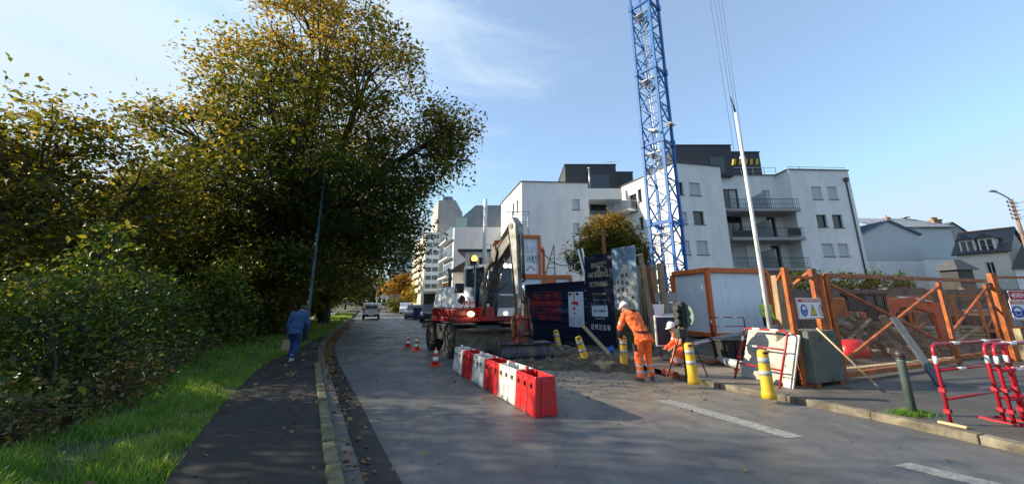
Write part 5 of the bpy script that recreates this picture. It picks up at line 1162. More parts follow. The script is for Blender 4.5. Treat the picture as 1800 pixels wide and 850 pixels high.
# red tube barriers
RB = mat('red_barrier_paint', (.34, .009, .022), .35, var=.12, dirt=(.25, .03, .03), dthr=(.6, .8)); RW = mat('white_reflective_band', (.75, .75, .73), .4, var=.05)
def tube_barrier(lab, foot, ang, L_=1.5, Hh=1.0, feet=True, lean=0., bands=True, bars=2, group='red tubular barriers'):
    t = thing('tube_barrier', lab, 'barrier', foot, ang, group); r = .021
    ly = lambda z: lean * z
    P_ = lambda x, z: V((x, ly(z), z))
    mb = MB(); c = .09; pts = [P_(0, 0), P_(0, Hh - c)] + [P_(c - c * math.cos(k), Hh - c + c * math.sin(k)) for k in (.4, .8, 1.2)] + [P_(c, Hh), P_(L_ - c, Hh)] + [P_(L_ - c + c * math.sin(k), Hh - c + c * math.cos(k)) for k in (.4, .8, 1.2)] + [P_(L_, Hh - c), P_(L_, 0)]
    mb.tube(pts, r, 10); mb.build('frame', RB, t)
    for k in range(bars):
        z = Hh * (.30 + .36 * k); mb = MB(); mb.tube([P_(0, z), P_(L_, z)], r * .8, 8); mb.build('rail', RB, t)
        if bands:
            for x in ((.3 * L_,) if k else ()): mb = MB(); mb.tube([P_(x - .1, z), P_(x + .1, z)], r * .8 + .003, 10); mb.build('band', RW, t)
    if bands:
        for x in (.3, .72): mb = MB(); mb.tube([P_(x * L_ - .09, Hh), P_(x * L_ + .09, Hh)], r + .003, 10); mb.build('band', RW, t)
        for z in (.8,): mb = MB(); mb.tube([P_(0, z - .05), P_(0, z + .05)], r + .003, 10); mb.build('band', RW, t)
    if feet:
        for x in (0, L_): mb = MB(); mb.box((x, 0, .012), (.06, .5, .024)); mb.build('foot', RB, t)
    for z in (.16, .42): mb = MB(); mb.box((-.0, ly(z), z), (.07, .06, .05)); mb.build('clip', RB, t)
    return t
f1 = gp(1672, 745, .1); tube_barrier('red tubular barrier standing alone right of the steel bollard', f1, R(20), 2.0, 1.0, False)
q = gp(1650, 743, .1); prop('timber_batten', 'short pale batten on the pavement at the foot of the red barrier', 'batten', q + V((0, 0, .02)), gp(1702, 754, .1) + V((0, 0, .02)), .06, PINE, .03)
for i, (px, py) in enumerate(((1766, 742), (1784, 746), (1801, 741))):
    tube_barrier(['leftmost of the three red barriers nested at the right edge', 'middle one of the three red barriers nested at the right edge', 'rightmost of the three red barriers nested at the right edge'][i], gp(px, py, .1), R(14 + i * 4), 1.6, 1.0, True, bands=True)
p = gp(1259, 604, .2); tb = tube_barrier('small dark red tubular barrier in front of the grey cabin', (at(1253, 590, 14.2).x, 14.2, .2), R(8), 1.35, .95, False)
# leaning barrier frame with the white panel behind it
fl, fr_ = gp(1292, 664, .1), gp(1370, 682, .1); v = fr_ - fl; la = math.atan2(v.y, v.x)
lb_ = tube_barrier('red and white barrier frame leaning on a pale panel behind a yellow bollard', fl, la, v.length, 1.02, False, lean=.42, group=None)
pn = thing('road_plate', 'large pale patterned road plate leaning behind the red and white barrier frame', 'plate', fl + V((.16, .16, 0)), la)
PLATE = mat('pale_plate', (.38, .375, .335), .6, var=.12, scale=5, bump=.5, bscale=60, dirt=(.24, .22, .18), dthr=(.45, .7))
w_ = v.length + .0
mb = MB(); mb.prism([V((0, .08, .02)), V((w_, .08, .02)), V((w_, .46, .98)), V((0, .46, .98))], (0, .03, -.01)); mb.build('plate', PLATE, pn)
mb = MB(); mb.prism([V((w_ + .01, .02, .0)), V((w_ + .22, .0, .0)), V((w_ + .22, .38, .95)), V((w_ + .01, .4, .95))], (0, .03, -.01)); mb.build('slatted_edge', mat('dull_white', (.5, .49, .46), .6, var=.1, dirt=(.3, .28, .24), dthr=(.5, .7)), pn)
mb = MB()
for k in range(4): mb.bar((w_ - .02, .1 + .085 * k - .0, .16 + .2 * k), (w_ + .24, .08 + .085 * k, .16 + .2 * k), .03, .03)
mb.build('batten', DARK, pn)
# ================================================================ gate, block and signs
GOR = mat('gate_orange', (.42, .105, .016), .6, var=.25, scale=4, dirt=(.17, .055, .022), dthr=(.44, .64), dscale=5)
MESHM = mat('mesh_wire', (.17, .085, .045), .6, .4, var=.2)
GA, GM, GE = gp(1486, 668, .12), gp(1687, 640, .12), gp(1769, 628, .12); GT = at(1458, 486, GA.y).z
def wire_panel(mb, P, Q, z0, z1, s=.10, t=.003):
    d = (Q - P); n = int(d.length / s); q = V((0, 0, 1))
    for i in range(1, n): a = P.lerp(Q, i / n); mb.bar(V((a.x, a.y, z0)), V((a.x, a.y, z1)), t, t)
    k = int((z1 - z0) / (s * 1.6))
    for i in range(1, k): z = lerp(z0, z1, i / k); mb.bar(V((P.x, P.y, z)), V((Q.x, Q.y, z)), t, t)
gate = thing('site_gate', 'wide orange steel mesh gate with cross braces closing the dig', 'gate', GA)
def zz(p, z): return V((p.x, p.y, z))
def gbar(name, a, b, wd=.09, m=GOR, ht=None):
    mb = MB(); mb.bar(a, b, wd, ht or wd); return mb.build(name, m, gate, w=True, bevel=.006)
for nm, p in (('stile', GA), ('stile', GM), ('stile', GE)): gbar(nm, zz(p, .12), zz(p, GT), .085)
gbar('top_rail', zz(GA, GT + .03), zz(GE, GT + .1), .09); gbar('bottom_rail', zz(GA, .22), zz(GM, .22), .1)
gbar('brace', zz(GA, .45), zz(GM, GT - .1), .06); gbar('brace', zz(GA, GT - .12), zz(GM, .5), .055); gbar('brace', zz(GM, .9), zz(GE, GT - .1), .055)
gbar('bottom_rail', zz(GM, .3), zz(GE, .3), .08)
mb = MB(); wire_panel(mb, GA, GM, .2, GT); mb.build('wire_mesh', MESHM, gate, w=True); mb = MB(); wire_panel(mb, GM, GE, .2, GT); mb.build('wire_mesh', MESHM, gate, w=True)
L1, L2 = gp(1413, 678, .1), gp(1463, 670, .1)
sg = thing('gate_panel', 'narrow orange mesh panel between posts behind the concrete block', 'fence panel', L1)
def sbar(nm, a, b, wd, ht=None, par=None): mb = MB(); mb.bar(a, b, wd, ht or wd); return mb.build(nm, GOR, par or sg, w=True, bevel=.006)
t1 = at(1378, 470, L1.y).z; sbar('post', zz(L1, .0), zz(L1, t1), .095); t2 = at(1437, 472, L2.y).z
sbar('post', zz(L2, .0), zz(L2, t2), .11); L2b = L2.lerp(GA, .42); sbar('post', zz(L2b, 0), zz(L2b, t2 - .12), .09)
for z in (t2 - .2, 1.05): sbar('rail', zz(L1, z), zz(L2, z), .06)
mb = MB(); mb.bar(zz(L2, t2 - .02), zz(L2, t2 - .3) + V((-.1, .45, 0)), .05, .05); mb.bar(zz(L1, t1 - .02), zz(L1, t1 - .25) + V((.1, .4, 0)), .05, .05); mb.build('back_stay', GOR, sg, w=True)
mb = MB(); wire_panel(mb, L1, L2, 1.05, t2 - .2); mb.build('wire_mesh', MESHM, sg, w=True)
# warning sign
def warn_sign(lab, pxs, Pw, Qw, off=.06):
    (x0, y0), (x1, y1) = pxs; s0, z1 = onw(Pw, Qw, x0, y0); s1, z0 = onw(Pw, Qw, x1, y1)
    d = (Qw - Pw); d = V((d.x, d.y, 0)).normalized(); n = V((d.y, -d.x, 0)); w_, h_ = s1 - s0, z1 - z0
    t = thing('warning_sign', lab, 'sign', V((Pw.x, Pw.y, 0)) + d * s0 + n * off + V((0, 0, z0)), math.atan2(d.y, d.x), 'site warning signs')
    mb = MB(); mb.bb((0, 0, 0), (w_, .012, h_)); mb.build('plate', WHITE, t, bevel=.004)
    REDP = bpy.data.materials.get('red_print'); BLUP = bpy.data.materials.get('sign_blue') or mat('sign_blue', (.01, .05, .36), .5, var=.03); YELP = bpy.data.materials.get('sign_yellow') or mat('sign_yellow', (.75, .5, .01), .5, var=.03); BLKP = BLACK
    mb = MB()
    for a, b in (((.02, .02), (.98, .04)), ((.02, .955), (.98, .975)), ((.02, .04), (.032, .955)), ((.968, .04), (.98, .955)), ((.05, .8), (.95, .93))): mb.bb((a[0] * w_, -.003, a[1] * h_), (b[0] * w_, -.001, b[1] * h_))
    mb.build('red_border', REDP, t)
    text('CHANTIER INTERDIT AU PUBLIC', h_ * .12, LWHITE, t, (w_ / 2, -.005, h_ * .865), (R(90), 0, 0), .001, sx=min(1, w_ / h_ * .46), bold=.001)
    r = h_ * .29; cz = h_ * .41; ring = lambda cx, rr, k=28: [V((cx + rr * math.cos(6.2832 * i / k), -.0012, cz + rr * math.sin(6.2832 * i / k))) for i in range(k)]
    cx = w_ * .2; mb = MB(); mb.prism(ring(cx, r), (0, -.002, 0)); mb.build('mandatory_disc', BLUP, t)
    mb = MB(); mb.prism([V((cx - r * .62, -.0034, cz + r * .12)), V((cx + r * .62, -.0034, cz + r * .12)), V((cx + r * .5, -.0034, cz + r * .5)), V((cx, -.0034, cz + r * .75)), V((cx - r * .5, -.0034, cz + r * .5))], (0, -.002, 0))
    mb.prism([V((cx - r * .5, -.0034, cz - r * .05)), V((cx - r * .35, -.0034, cz - r * .6)), V((cx + r * .35, -.0034, cz - r * .6)), V((cx + r * .5, -.0034, cz - r * .05)), V((cx + r * .42, -.0034, cz - r * .05)), V((cx + r * .28, -.0034, cz - r * .52)), V((cx - r * .28, -.0034, cz - r * .52)), V((cx - r * .42, -.0034, cz - r * .05))], (0, -.002, 0)); mb.build('helmet_symbol', LWHITE, t)
    cx = w_ * .5; mb = MB(); mb.prism([V((cx - r, -.0012, cz - r * .85)), V((cx + r, -.0012, cz - r * .85)), V((cx, -.0012, cz + r))], (0, -.002, 0)); mb.build('triangle_border', BLKP, t)
    mb = MB(); mb.prism([V((cx - r * .78, -.0034, cz - r * .72)), V((cx + r * .78, -.0034, cz - r * .72)), V((cx, -.0034, cz + r * .76))], (0, -.002, 0)); mb.build('triangle_face', YELP, t)
    mb = MB(); mb.prism([V((cx - r * .1, -.0056, cz + r * .35)), V((cx + r * .1, -.0056, cz + r * .35)), V((cx + r * .05, -.0056, cz - r * .3)), V((cx - r * .05, -.0056, cz - r * .3))], (0, -.001, 0)); mb.box((cx, -.006, cz - r * .5), (r * .16, .001, r * .16)); mb.build('exclamation', BLKP, t)
    cx = w_ * .8; mb = MB(); a, b = ring(cx, r), ring(cx, r * .82); mb.add([p - V((0, .002, 0)) for p in a + b], [(i, (i + 1) % 28, 28 + (i + 1) % 28, 28 + i) for i in range(28)]); mb.build('prohibition_ring', REDP, t)
    mb = MB(); y = -.0036
    P3 = lambda x, z: V((cx + x * r, y, cz + z * r)); mb.prism([P3(.1 * math.cos(k), .52 + .11 * math.sin(k)) for k in [6.28 * i / 10 for i in range(10)]], (0, -.001, 0))
    for a, b, q in ((P3(0, .4), P3(.02, -.05), .2), (P3(0, -.05), P3(-.28, -.6), .13), (P3(.03, -.05), P3(.3, -.58), .13), (P3(0, .32), P3(-.32, .05), .1), (P3(.02, .32), P3(.34, .08), .1)): mb.bar(a, b, q * r, .002, (0, 1, 0)) if False else mb.bar(a, b, .002, q * r, (b - a).cross(V((0, 1, 0))))
    mb.build('walking_figure', BLKP, t)
    mb = MB(); mb.bar(P3(-.6, .6) - V((0, .003, 0)), P3(.6, -.6) - V((0, .003, 0)), .002, .15 * r, (1, 0, 1)); mb.build('prohibition_bar', REDP, t)
    return t
warn_sign('white warning sign with three pictograms on the narrow panel above the concrete block', ((1393, 523), (1452, 559)), L1, L2)
# right hand posts, panel and second sign
R1 = gp(1787, 634, .1); R2 = V((R1.x + 2.4, R1.y - .25, .1))
rp = thing('gate_panel', 'orange mesh panel with a thick post at the right edge', 'fence panel', R1)
tz = at(1741, 480, R1.y).z; sbar('post', zz(R1, 0), zz(R1, tz), .15, .12, rp); sbar('post', zz(R2, 0), zz(R2, tz), .12, None, rp)
for z in (tz - .12, 1.0): sbar('rail', zz(R1, z), zz(R2, z), .06, None, rp)
mb = MB(); wire_panel(mb, R1, R2, 1.0, tz - .1); mb.build('wire_mesh', MESHM, rp, w=True)
mb = MB(); mb.tube([zz(R1, tz - .3) + V((-.22, 0, 0)), zz(R1, tz - .3)], .03, 8); mb.build('hinge', DARK, rp, w=True)
warn_sign('white warning sign with pictograms cut off by the right edge', ((1764, 527), (1827, 562)), R1, R2, .12)
s0, z1 = onw(R1, R2, 1762, 511); s1, z0 = onw(R1, R2, 1822, 527); d = V((R2.x - R1.x, R2.y - R1.y, 0)).normalized()
t = thing('direction_sign', 'red sign with a white arrow above the right hand warning sign', 'sign', R1 + d * s0 + V((d.y, -d.x, 0)) * .12 + V((0, 0, z0 - .1)), math.atan2(d.y, d.x))
w_, h_ = s1 - s0, z1 - z0
mb = MB(); mb.bb((0, 0, 0), (w_, .012, h_)); mb.build('plate', WHITE, t, bevel=.003); mb = MB(); mb.bb((.015, -.003, .015), (w_ - .015, -.001, h_ - .015)); mb.build('red_face', bpy.data.materials['red_print'], t)
mb = MB(); mb.prism([V((.05, -.004, h_ / 2)), V((.14, -.004, h_ * .82)), V((.14, -.004, h_ * .18))], (0, -.001, 0)); mb.build('arrow', LWHITE, t)
text('SENS', h_ * .62, LWHITE, t, (w_ * .42, -.005, h_ * .5), (R(90), 0, 0), .001, bold=.004)
# concrete ballast block on bricks
BLK = mat('ballast_concrete', (.13, .135, .11), .9, var=.3, scale=3, bump=.6, bscale=14, dirt=(.05, .055, .045), dthr=(.48, .68), dscale=3)
C0 = gp(1437, 682, .1); q = gp(1491, 674, .1); v = (q - C0); ca = math.atan2(v.y, v.x); cwid = v.length
blk = thing('concrete_block', 'dark stained concrete ballast block in front of the narrow orange panel', 'concrete block', C0, ca)
mb = MB(); wB = cwid; mb.add([(0, 0, .07), (wB, 0, .07), (wB + .02, .62, .07), (-.06, .62, .07), (.06, .03, 1.02), (wB - .04, .03, 1.02), (wB - .02, .6, 1.02), (-.02, .6, 1.02)], [(3, 2, 1, 0), (4, 5, 6, 7), (0, 1, 5, 4), (1, 2, 6, 5), (2, 3, 7, 6), (3, 0, 4, 7)]); mb.build('block', BLK, blk, bevel=.02)
mb = MB(); mb.box((-.035, .25, .62), (.05, .09, .12)); mb.build('lifting_tab', GOR, blk)
for x in (.02, wB - .2): mb = MB(); mb.bb((x, .02, 0), (x + .16, .55, .065)); mb.build('packing_timber', RUST, blk)
bt = thing('water_bottle', 'clear plastic water bottle standing on the concrete block', 'bottle', C0 + V((math.cos(ca) * .13 - math.sin(ca) * .3, math.sin(ca) * .13 + math.cos(ca) * .3, 1.02)))
mW2, Nn, Ln, P = newmat('clear_plastic'); P.inputs['Base Color'].default_value = (.8, .85, .9, 1); P.inputs['Roughness'].default_value = .08; P.inputs['Transmission Weight'].default_value = .75; P.inputs['IOR'].default_value = 1.2
mb = MB(); mb.loft([(V((0, 0, z_)), V((r_, 0, 0)), V((0, r_, 0))) for z_, r_ in ((0, .038), (.02, .043), (.12, .04), (.2, .043), (.25, .04), (.29, .016), (.31, .014))], 14); mb.build('bottle', mW2, bt)
mb = MB(); mb.cyl((0, 0, .31), (0, 0, .335), .017); mb.build('cap', WHITE, bt); mb = MB(); mb.cyl((0, 0, .1), (0, 0, .17), .0445, n=14); mb.build('bottle_label', PALE, bt)
b2 = thing('concrete_block', 'yellowish concrete block at the right edge behind the nested red barriers', 'concrete block', R1 + V((.35, -.35, 0)), R(-6))
mb = MB(); mb.bb((0, 0, 0), (.9, .6, .9)); mb.build('block', mat('pale_concrete', (.36, .31, .2), .9, var=.2, scale=4, bump=.4), b2, bevel=.02)
p = gp(1556, 691, .1); q = C0 + V((math.cos(ca) * .3, math.sin(ca) * .3 - .03, 1.06)); v = (q - p)
hd = thing('tool_handle', 'long wooden tool handle leaning on the concrete block', 'tool', p)
mb = MB(); mb.tube([v * .14, v * 1.02], .016, 8); mb.build('handle', PINE, hd); mb = MB(); mb.tube([V((0, 0, .01)), v * .15], [.012, .02], 8); mb.build('steel_tip', DARK, hd)
p = gp(1655, 678, .1); q = at(1571, 558, lerp(GA.y, GM.y, .45) - .25); prop('steel_beam', 'grey steel beam leaning against the orange gate behind the steel bollard', 'beam', p, q, .13, mat('grey_blue_steel', (.085, .10, .11), .5, .2, var=.2), .07)
p = gp(1442, 664, .12); q = gp(1725, 632, .12); prop('timber_plank', 'long yellowish plank lying along the foot of the gate', 'plank', p + V((.1, .35, .05)), q + V((0, .3, .05)), .16, PINE, .05)
q = gp(1378, 600, .1); Yp = 10.6; prop('timber_post', 'stout square timber post beside the narrow orange panel', 'post', (at(1381, 600, Yp).x, Yp, 0), at(1366, 484, Yp), .24, WOOD, .2, group='timber posts')
# ================================================================ poles and pipes
Yf = 11.2; p = at(1352, 560, Yf); t = thing('flag_pole', 'tall white tapered pole rising behind the leaning barrier frame', 'pole', (p.x - .0, Yf, .1)); 
tp = at(1293, 198, Yf); mb = MB(); mb.tube([(0, 0, 0), (tp.x - p.x, 0, tp.z - .1)], [.072, .042], 14); mb.build('pole', WHITE, t)
mb = MB(); mb.tube([(tp.x - p.x, 0, tp.z - .12), (at(1284, 171, Yf).x - p.x, 0, at(1284, 171, Yf).z - .1)], [.03, .02], 8); mb.build('tip', DARK, t)
p = gp(535, 602, .1); t = thing('street_lamp', 'slim blue lamp post on the grass beside the big plane tree', 'street lamp', p)
BLP = mat('blue_grey_paint', (.02, .06, .075), .4, var=.2); zt_ = at(567, 306, p.y).z
mb = MB(); mb.tube([(0, 0, 0), (0, 0, 1.2), (0, 0, 1.25), (0, 0, zt_)], [.085, .085, .07, .045], 12); mb.build('pole', BLP, t)
mb = MB(); mb.cyl((0, 0, zt_), (0, 0, zt_ + .12), .06); mb.build('cap', STEEL, t)
Yu = 26.; pt_ = at(1777, 350, Yu); t = thing('utility_pole', 'brown utility pole with a curved lamp arm and wires at the right', 'utility pole', (pt_.x, Yu, 0))
mb = MB(); mb.tube([(0, 0, 0), (0, 0, pt_.z)], [.13, .09], 10); mb.build('pole', mat('brown_pole', (.19, .13, .105), .8, var=.25), t)
ar = [at(x, y, Yu) - V((pt_.x, Yu, 0)) for x, y in ((1776, 352), (1771, 347), (1760, 341), (1750, 337))]
mb = MB(); mb.tube(ar, .045, 8); mb.build('lamp_arm', STEEL, t)
h0 = ar[-1]; mb = MB(); mb.loft([(h0 + V((.1, 0, .02)), V((0, .06, 0)), V((0, 0, .05))), (h0 + V((-.15, 0, .05)), V((0, .13, 0)), V((0, 0, .09))), (h0 + V((-.4, 0, .06)), V((0, .12, 0)), V((0, 0, .07))), (h0 + V((-.5, 0, .05)), V((0, .04, 0)), V((0, 0, .03)))], 10); mb.build('lamp_head', STEEL, t)
mb = MB()
for k in range(5): z = pt_.z - .25 - .3 * k; mb.bar((-.35, 0, z), (.35, 0, z), .05, .05); mb.cyl((-.33, 0, z), (-.33, 0, z + .14), .04)
mb.build('insulator', DARK, t)
def wire(lab, pts):
    mb = MB(); mb.tube(pts, .018, 5); tag(mb.build('overhead_wire', DARK), lab, 'wire', 'wires at the utility pole')
for i, (za, end) in enumerate(((.4, (1806, 352)), (.9, (1806, 366)), (1.4, (1806, 377)))):
    q = at(end[0], end[1], Yu + 2); a = V((pt_.x, Yu, pt_.z - za)); wire(['top overhead wire running right from the utility pole', 'second overhead wire running right from the utility pole', 'third overhead wire running right from the utility pole'][i], [a, a.lerp(q, .5) - V((0, 0, .03)), q, q + (q - a) * 5])
a = V((pt_.x, Yu, pt_.z - 2.6)); q = at(1665, 408, 46); wire('overhead wire sagging left from the utility pole to the clad house', [a.lerp(q, k / 10) - V((0, 0, 1.2 * 4 * k / 10 * (1 - k / 10))) for k in range(11)])
p = at(852, 440, 30); tp = at(852, 352, 30); t = thing('mast_pole', 'white mast rising above the excavator cab in front of the grey block', 'pole', (p.x, 30, .1)); mb = MB(); mb.tube([(0, 0, 0), (0, 0, tp.z)], [.19, .15], 12); mb.build('pole', WHITE, t)
mb = MB(); mb.tube([(0, 0, tp.z * .62), (.5, 0, tp.z * .62), (.55, 0, tp.z * .45)], .04, 6); mb.build('bracket', DARK, t)
# portable traffic signal seen edge on
p = gp(1211, 662, .1); t = thing('portable_signal', 'dark portable traffic signal on a post beside the broom', 'traffic signal', p, R(112))
zh = at(1200, 530, p.y).z
mb = MB(); mb.box((0, 0, .6), (.1, .1, 1.4)); mb.build('post', DARK, t)
mb = MB(); mb.bb((-.09, -.02, 1.05), (.09, .1, zh - .1)); mb.build('signal_head', BLACK, t, bevel=.02)
for k in range(3):
    z = lerp(1.14, zh - .25, k / 2); mb = MB(); mb.tube([(0, .1, z), (0, .2, z + .015)], .075, 12); mb.build('visor', BLACK, t)
mb = MB(); mb.wheel((0, -.05, zh - .4), (0, 1, 0), .27, .03, 28, [(-.5, .01), (-.5, .96), (.5, 1), (.5, .01)]); mb.build('backboard', mat('green_grey_board', (.16, .22, .19), .5), t)
mb = MB(); mb.box((.03, .1, .9), (.2, .22, .2)); mb.build('battery_box', BLACK, t, bevel=.02)
mb = MB(); mb.tube([(0, -.1, .95), (-.12, -.42, .0)], .014, 6); mb.tube([(0, .1, .95), (.2, .4, .0)], .014, 6); mb.build('stay', DARK, t)
PIPE = mat('grey_pipe', (.22, .23, .24), .5, var=.15)
a, b = at(1205, 607, 10.6), at(1380, 571, 11.6)
mb = MB(); mb.tube([V((0, 0, 0)), b - a], .075, 12); o = mb.build('long_pipe', PIPE); o.location = a; tag(o, 'long dark grey pipe propped above the black tub toward the gate', 'pipe')
a, b = gp(1266, 640, .1), gp(1312, 652, .1); t = MB(); t.tube([V((0, 0, .11)), (b - a) * 1.2 + V((0, .3, .11))], .1, 14); o = t.build('drain_pipe', mat('pale_grey_plastic', (.38, .40, .41), .4, var=.08)); o.location = a; tag(o, 'short pale grey drain pipe lying on the pavement by the leaning frame', 'pipe')
a = at(1268, 622, 10.4); t = thing('black_tub', 'black plastic tub under the long grey pipe', 'tub', (a.x, 10.3, .12), R(4))
mb = MB(); mb.box((.36, .2, .28), (.72, .42, .56), top=(1.12, 1.15)); mb.build('shell', BLACK, t, bevel=.03); mb = MB(); mb.box((.36, .2, .58), (.9, .56, .05)); mb.build('rim', BLACK, t, bevel=.015)
for x in (.1, .36, .62): mb = MB(); mb.box((x, -.04, .28), (.05, .06, .5)); mb.build('rib', BLACK, t)
# small leftovers on the pavement
for i, (x, y, l_, m, lab) in enumerate(((1237, 640, .4, RUST, 'dark rusty offcut on the pavement beside the yellow bollard'), (1330, 600, .5, DARK, 'dark bar lying behind the leaning barrier frame'), (1250, 615, .6, RED, 'dull red bar lying near the black tub'))):
    p = gp(x, y, .12); prop('site_offcut', lab, 'offcut', p + V((0, 0, .05)), p + V((l_, .1, .07)), .12, m, .08, group='offcuts on the pavement')
# ================================================================ wheeled excavator
EW = mat('machine_white', (.70, .71, .72), .4, var=.08, scale=3, dirt=(.36, .34, .30), dthr=(.52, .78), dscale=3)
EG = mat('machine_grey', (.085, .09, .09), .5, .2, var=.25, scale=3, dirt=(.045, .04, .033), dthr=(.42, .62), dscale=4)
EG2 = mat('machine_pale_grey', (.30, .315, .32), .5, .1, var=.18, scale=3, dirt=(.13, .12, .105), dthr=(.42, .64), dscale=4)
ER = mat('machine_red', (.27, .012, .018), .4, var=.15, scale=3, dirt=(.14, .05, .04), dthr=(.5, .74), dscale=4)
TYR = mat('muddy_tyre', (.03, .029, .027), .85, var=.3, scale=8, bump=.5, bscale=20, dirt=(.12, .095, .065), dthr=(.5, .7), dscale=5)
MUDS = mat('muddy_steel', (.10, .085, .065), .75, .3, var=.3, scale=3, bump=.4, bscale=15, dirt=(.19, .15, .10), dthr=(.45, .65), dscale=3)
DKB = mat('bucket_navy', (.02, .028, .055), .5, .2, var=.25, scale=4, dirt=(.13, .10, .065), dthr=(.45, .62), dscale=3.5, bump=.3, bscale=14)
ex = thing('wheeled_excavator', 'red and white wheeled excavator parked on the road digging by the kerb', 'excavator', (-1.47, 13.8, 0), R(27))
UP = R(9)
def wheel_(parent, c, r, wd, sgn, tread=True):
    mb = MB(); prof = [(-.5, .55), (-.5, .9), (-.42, .97), (-.3, 1), (-.06, 1), (-.03, .9), (.03, .9), (.06, 1), (.3, 1), (.42, .97), (.5, .9), (.5, .55)]
    mb.wheel((0, 0, 0), (1, 0, 0), r, wd, 26, prof)
    if tread:
        for k in range(26):
            a = 2 * math.pi * k / 26; n = V((0, math.cos(a), math.sin(a))); t = V((0, -n.z, n.y))
            for q in (-.27, .27): mb.bar(V((q * wd - .1 * wd, 0, 0)) + n * r * .995 - t * .03, V((q * wd + .16 * wd * (1 if q > 0 else -1) * sgn * 0 + .1 * wd, 0, 0)) + n * r * .995 + t * .03, .05, .05, n)
    o = mb.build('wheel', TYR, parent, loc=c)
    mb = MB(); mb.wheel((0, 0, 0), (1, 0, 0), r * .56, wd * .8, 20, [(-.5, .98), (-.38, .8), (-.3, .45), (.3, .45), (.38, .8), (.5, .98)]); mb.wheel((.28 * wd * sgn, 0, 0), (1, 0, 0), r * .2, wd * .35, 12, [(-.5, 1), (.5, .8)]); mb.build('rim', EG, o)
    return o
for sx in (-1, 1):
    for y in (-1.2, 1.15): wheel_(ex, (sx * .98, y, .5), .5, .44, sx)
mb = MB(); mb.bb((-.42, -1.6, .52), (.42, 1.55, .95)); mb.bb((-.8, -1.28, .42), (.8, -1.12, .58)); mb.bb((-.8, 1.07, .42), (.8, 1.23, .58)); mb.build('chassis', DARK, ex, bevel=.02)
for sx in (-1, 1):
    mb = MB(); mb.bb((sx * .45, -.55, .45), (sx * 1.12, .5, .98)); mb.build('side_tank', DARK, ex, bevel=.03)
    mb = MB(); mb.bb((sx * .5, -1.75, 1.0), (sx * 1.15, -.6, 1.05)); mb.build('fender', EG, ex, bevel=.01)
    mb = MB(); mb.bar((sx * .4, -1.5, .62), (sx * .55, -1.98, .55), .12, .14); mb.build('blade_arm', DARK, ex)
mb = MB(); pr = [(-1.98, .9), (-2.06, .88), (-2.02, .72), (-2.03, .5), (-2.1, .27), (-2.0, .25), (-1.94, .5), (-1.94, .72)]
mb.prism([V((-1.22, y, z)) for y, z in pr], (2.5, 0, 0)); mb.build('dozer_blade', MUDS, ex, bevel=.01)
mb = MB(); mb.bb((-1.22, -2.2, .84), (1.28, -1.97, .915)); mb.build('blade_lip', EG, ex)
mb = MB(); mb.cyl((0, 0, .93), (0, 0, 1.1), .62, n=28); mb.build('turntable', DARK, ex)
def up(mb, name, m, par=None, bevel=0):
    o = mb.build(name, m, par or ex, bevel=bevel)
    if par is None: o.rotation_euler = (0, 0, UP)
    return o
mb = MB(); mb.prism([V((x, y, 1.06)) for x, y in ((-1.15, -1.0), (-.35, -1.15), (.15, -1.15), (1.2, -1.2), (1.2, .7), (1.0, 1.25), (.4, 1.45), (-.5, 1.45), (-1.0, 1.2), (-1.2, .6))], (0, 0, .16)); up(mb, 'slewing_deck', ER, bevel=.03)
mb = MB(); mb.prism([V((x, y, 1.22)) for x, y in ((-1.17, -.95), (-.3, -1.0), (-.32, -.2), (-.3, .45), (1.18, .45), (1.0, 1.25), (.4, 1.48), (-.5, 1.48), (-1.02, 1.2), (-1.22, .6))], (0, 0, .27)); sk = up(mb, 'red_skirt', ER, bevel=.05)
mb = MB()
for (x, y, z, ix) in ((-1.17, -.92, 1.582, 0),):
    base = [(-1.15, -.85), (-.34, -.92), (-.34, .45), (1.14, .48), (.98, 1.2), (.4, 1.42), (-.5, 1.42), (-.98, 1.15), (-1.18, .6)]
    top = [(-1.08, -.66), (-.36, -.72), (-.36, .45), (1.05, .52), (.9, 1.1), (.4, 1.3), (-.5, 1.3), (-.9, 1.05), (-1.08, .5)]
    n = len(base); vs = [V((a, b, 1.492)) for a, b in base] + [V((a, b, 2.2)) for a, b in top]
    mb.add(vs, [tuple(range(n))[::-1], tuple(range(n, 2 * n))] + [(i, (i + 1) % n, n + (i + 1) % n, n + i) for i in range(n)])
hood = up(mb, 'engine_hood', EW, bevel=.06)
text('TAKEUCHI', .13, mat('red_lettering', (.5, .02, .03), .5), hood, (-.68, -.905, 1.68), (R(78), 0, R(-4)), .002, bold=.003)
mb = MB()
for k in range(4): mb.bar((-.52, -.79, 1.9 + k * .06), (-.36, -.8, 1.9 + k * .06), .02, .02)
up(mb, 'vent_slot', BLACK, hood)
mb = MB(); mb.ball((-.75, -.86, 1.92), (.10, .05, .10), 12, 8); mb.build('hood_glint', LAMPW_GLINT, hood)  # glowing ball stands in for a bright reflection on the hood
mb = MB(); mb.bb((-1.12, -1.0, 1.98), (-.86, -.8, 2.3)); up(mb, 'intake_box', BLACK, hood, .03)
mb = MB(); mb.tube([(-.95, -1.0, 2.05), (-.75, -1.2, 1.75), (-.7, -1.1, 1.35), (-.6, -1.0, 1.15)], .018, 6); mb.tube([(-.9, -1.0, 2.0), (-.9, -1.15, 1.7), (-.95, -1.05, 1.4)], .018, 6); up(mb, 'hose', BLACK, hood)
mb = MB(); mb.box((-.98, -1.06, 1.78), (.2, .06, .26), Matrix.Rotation(.5, 3, 'Y')); up(mb, 'mirror', BLACK, None, .02)
for x in (-.72, .62): mb = MB(); mb.ball((x, -1.22, 1.32), (.13, .09, .085), 12, 8); up(mb, 'headlight', LAMPA if False else mat('warm_headlight', (.9, .6, .3), .3, emit=((1, .62, .25), 2.6)))
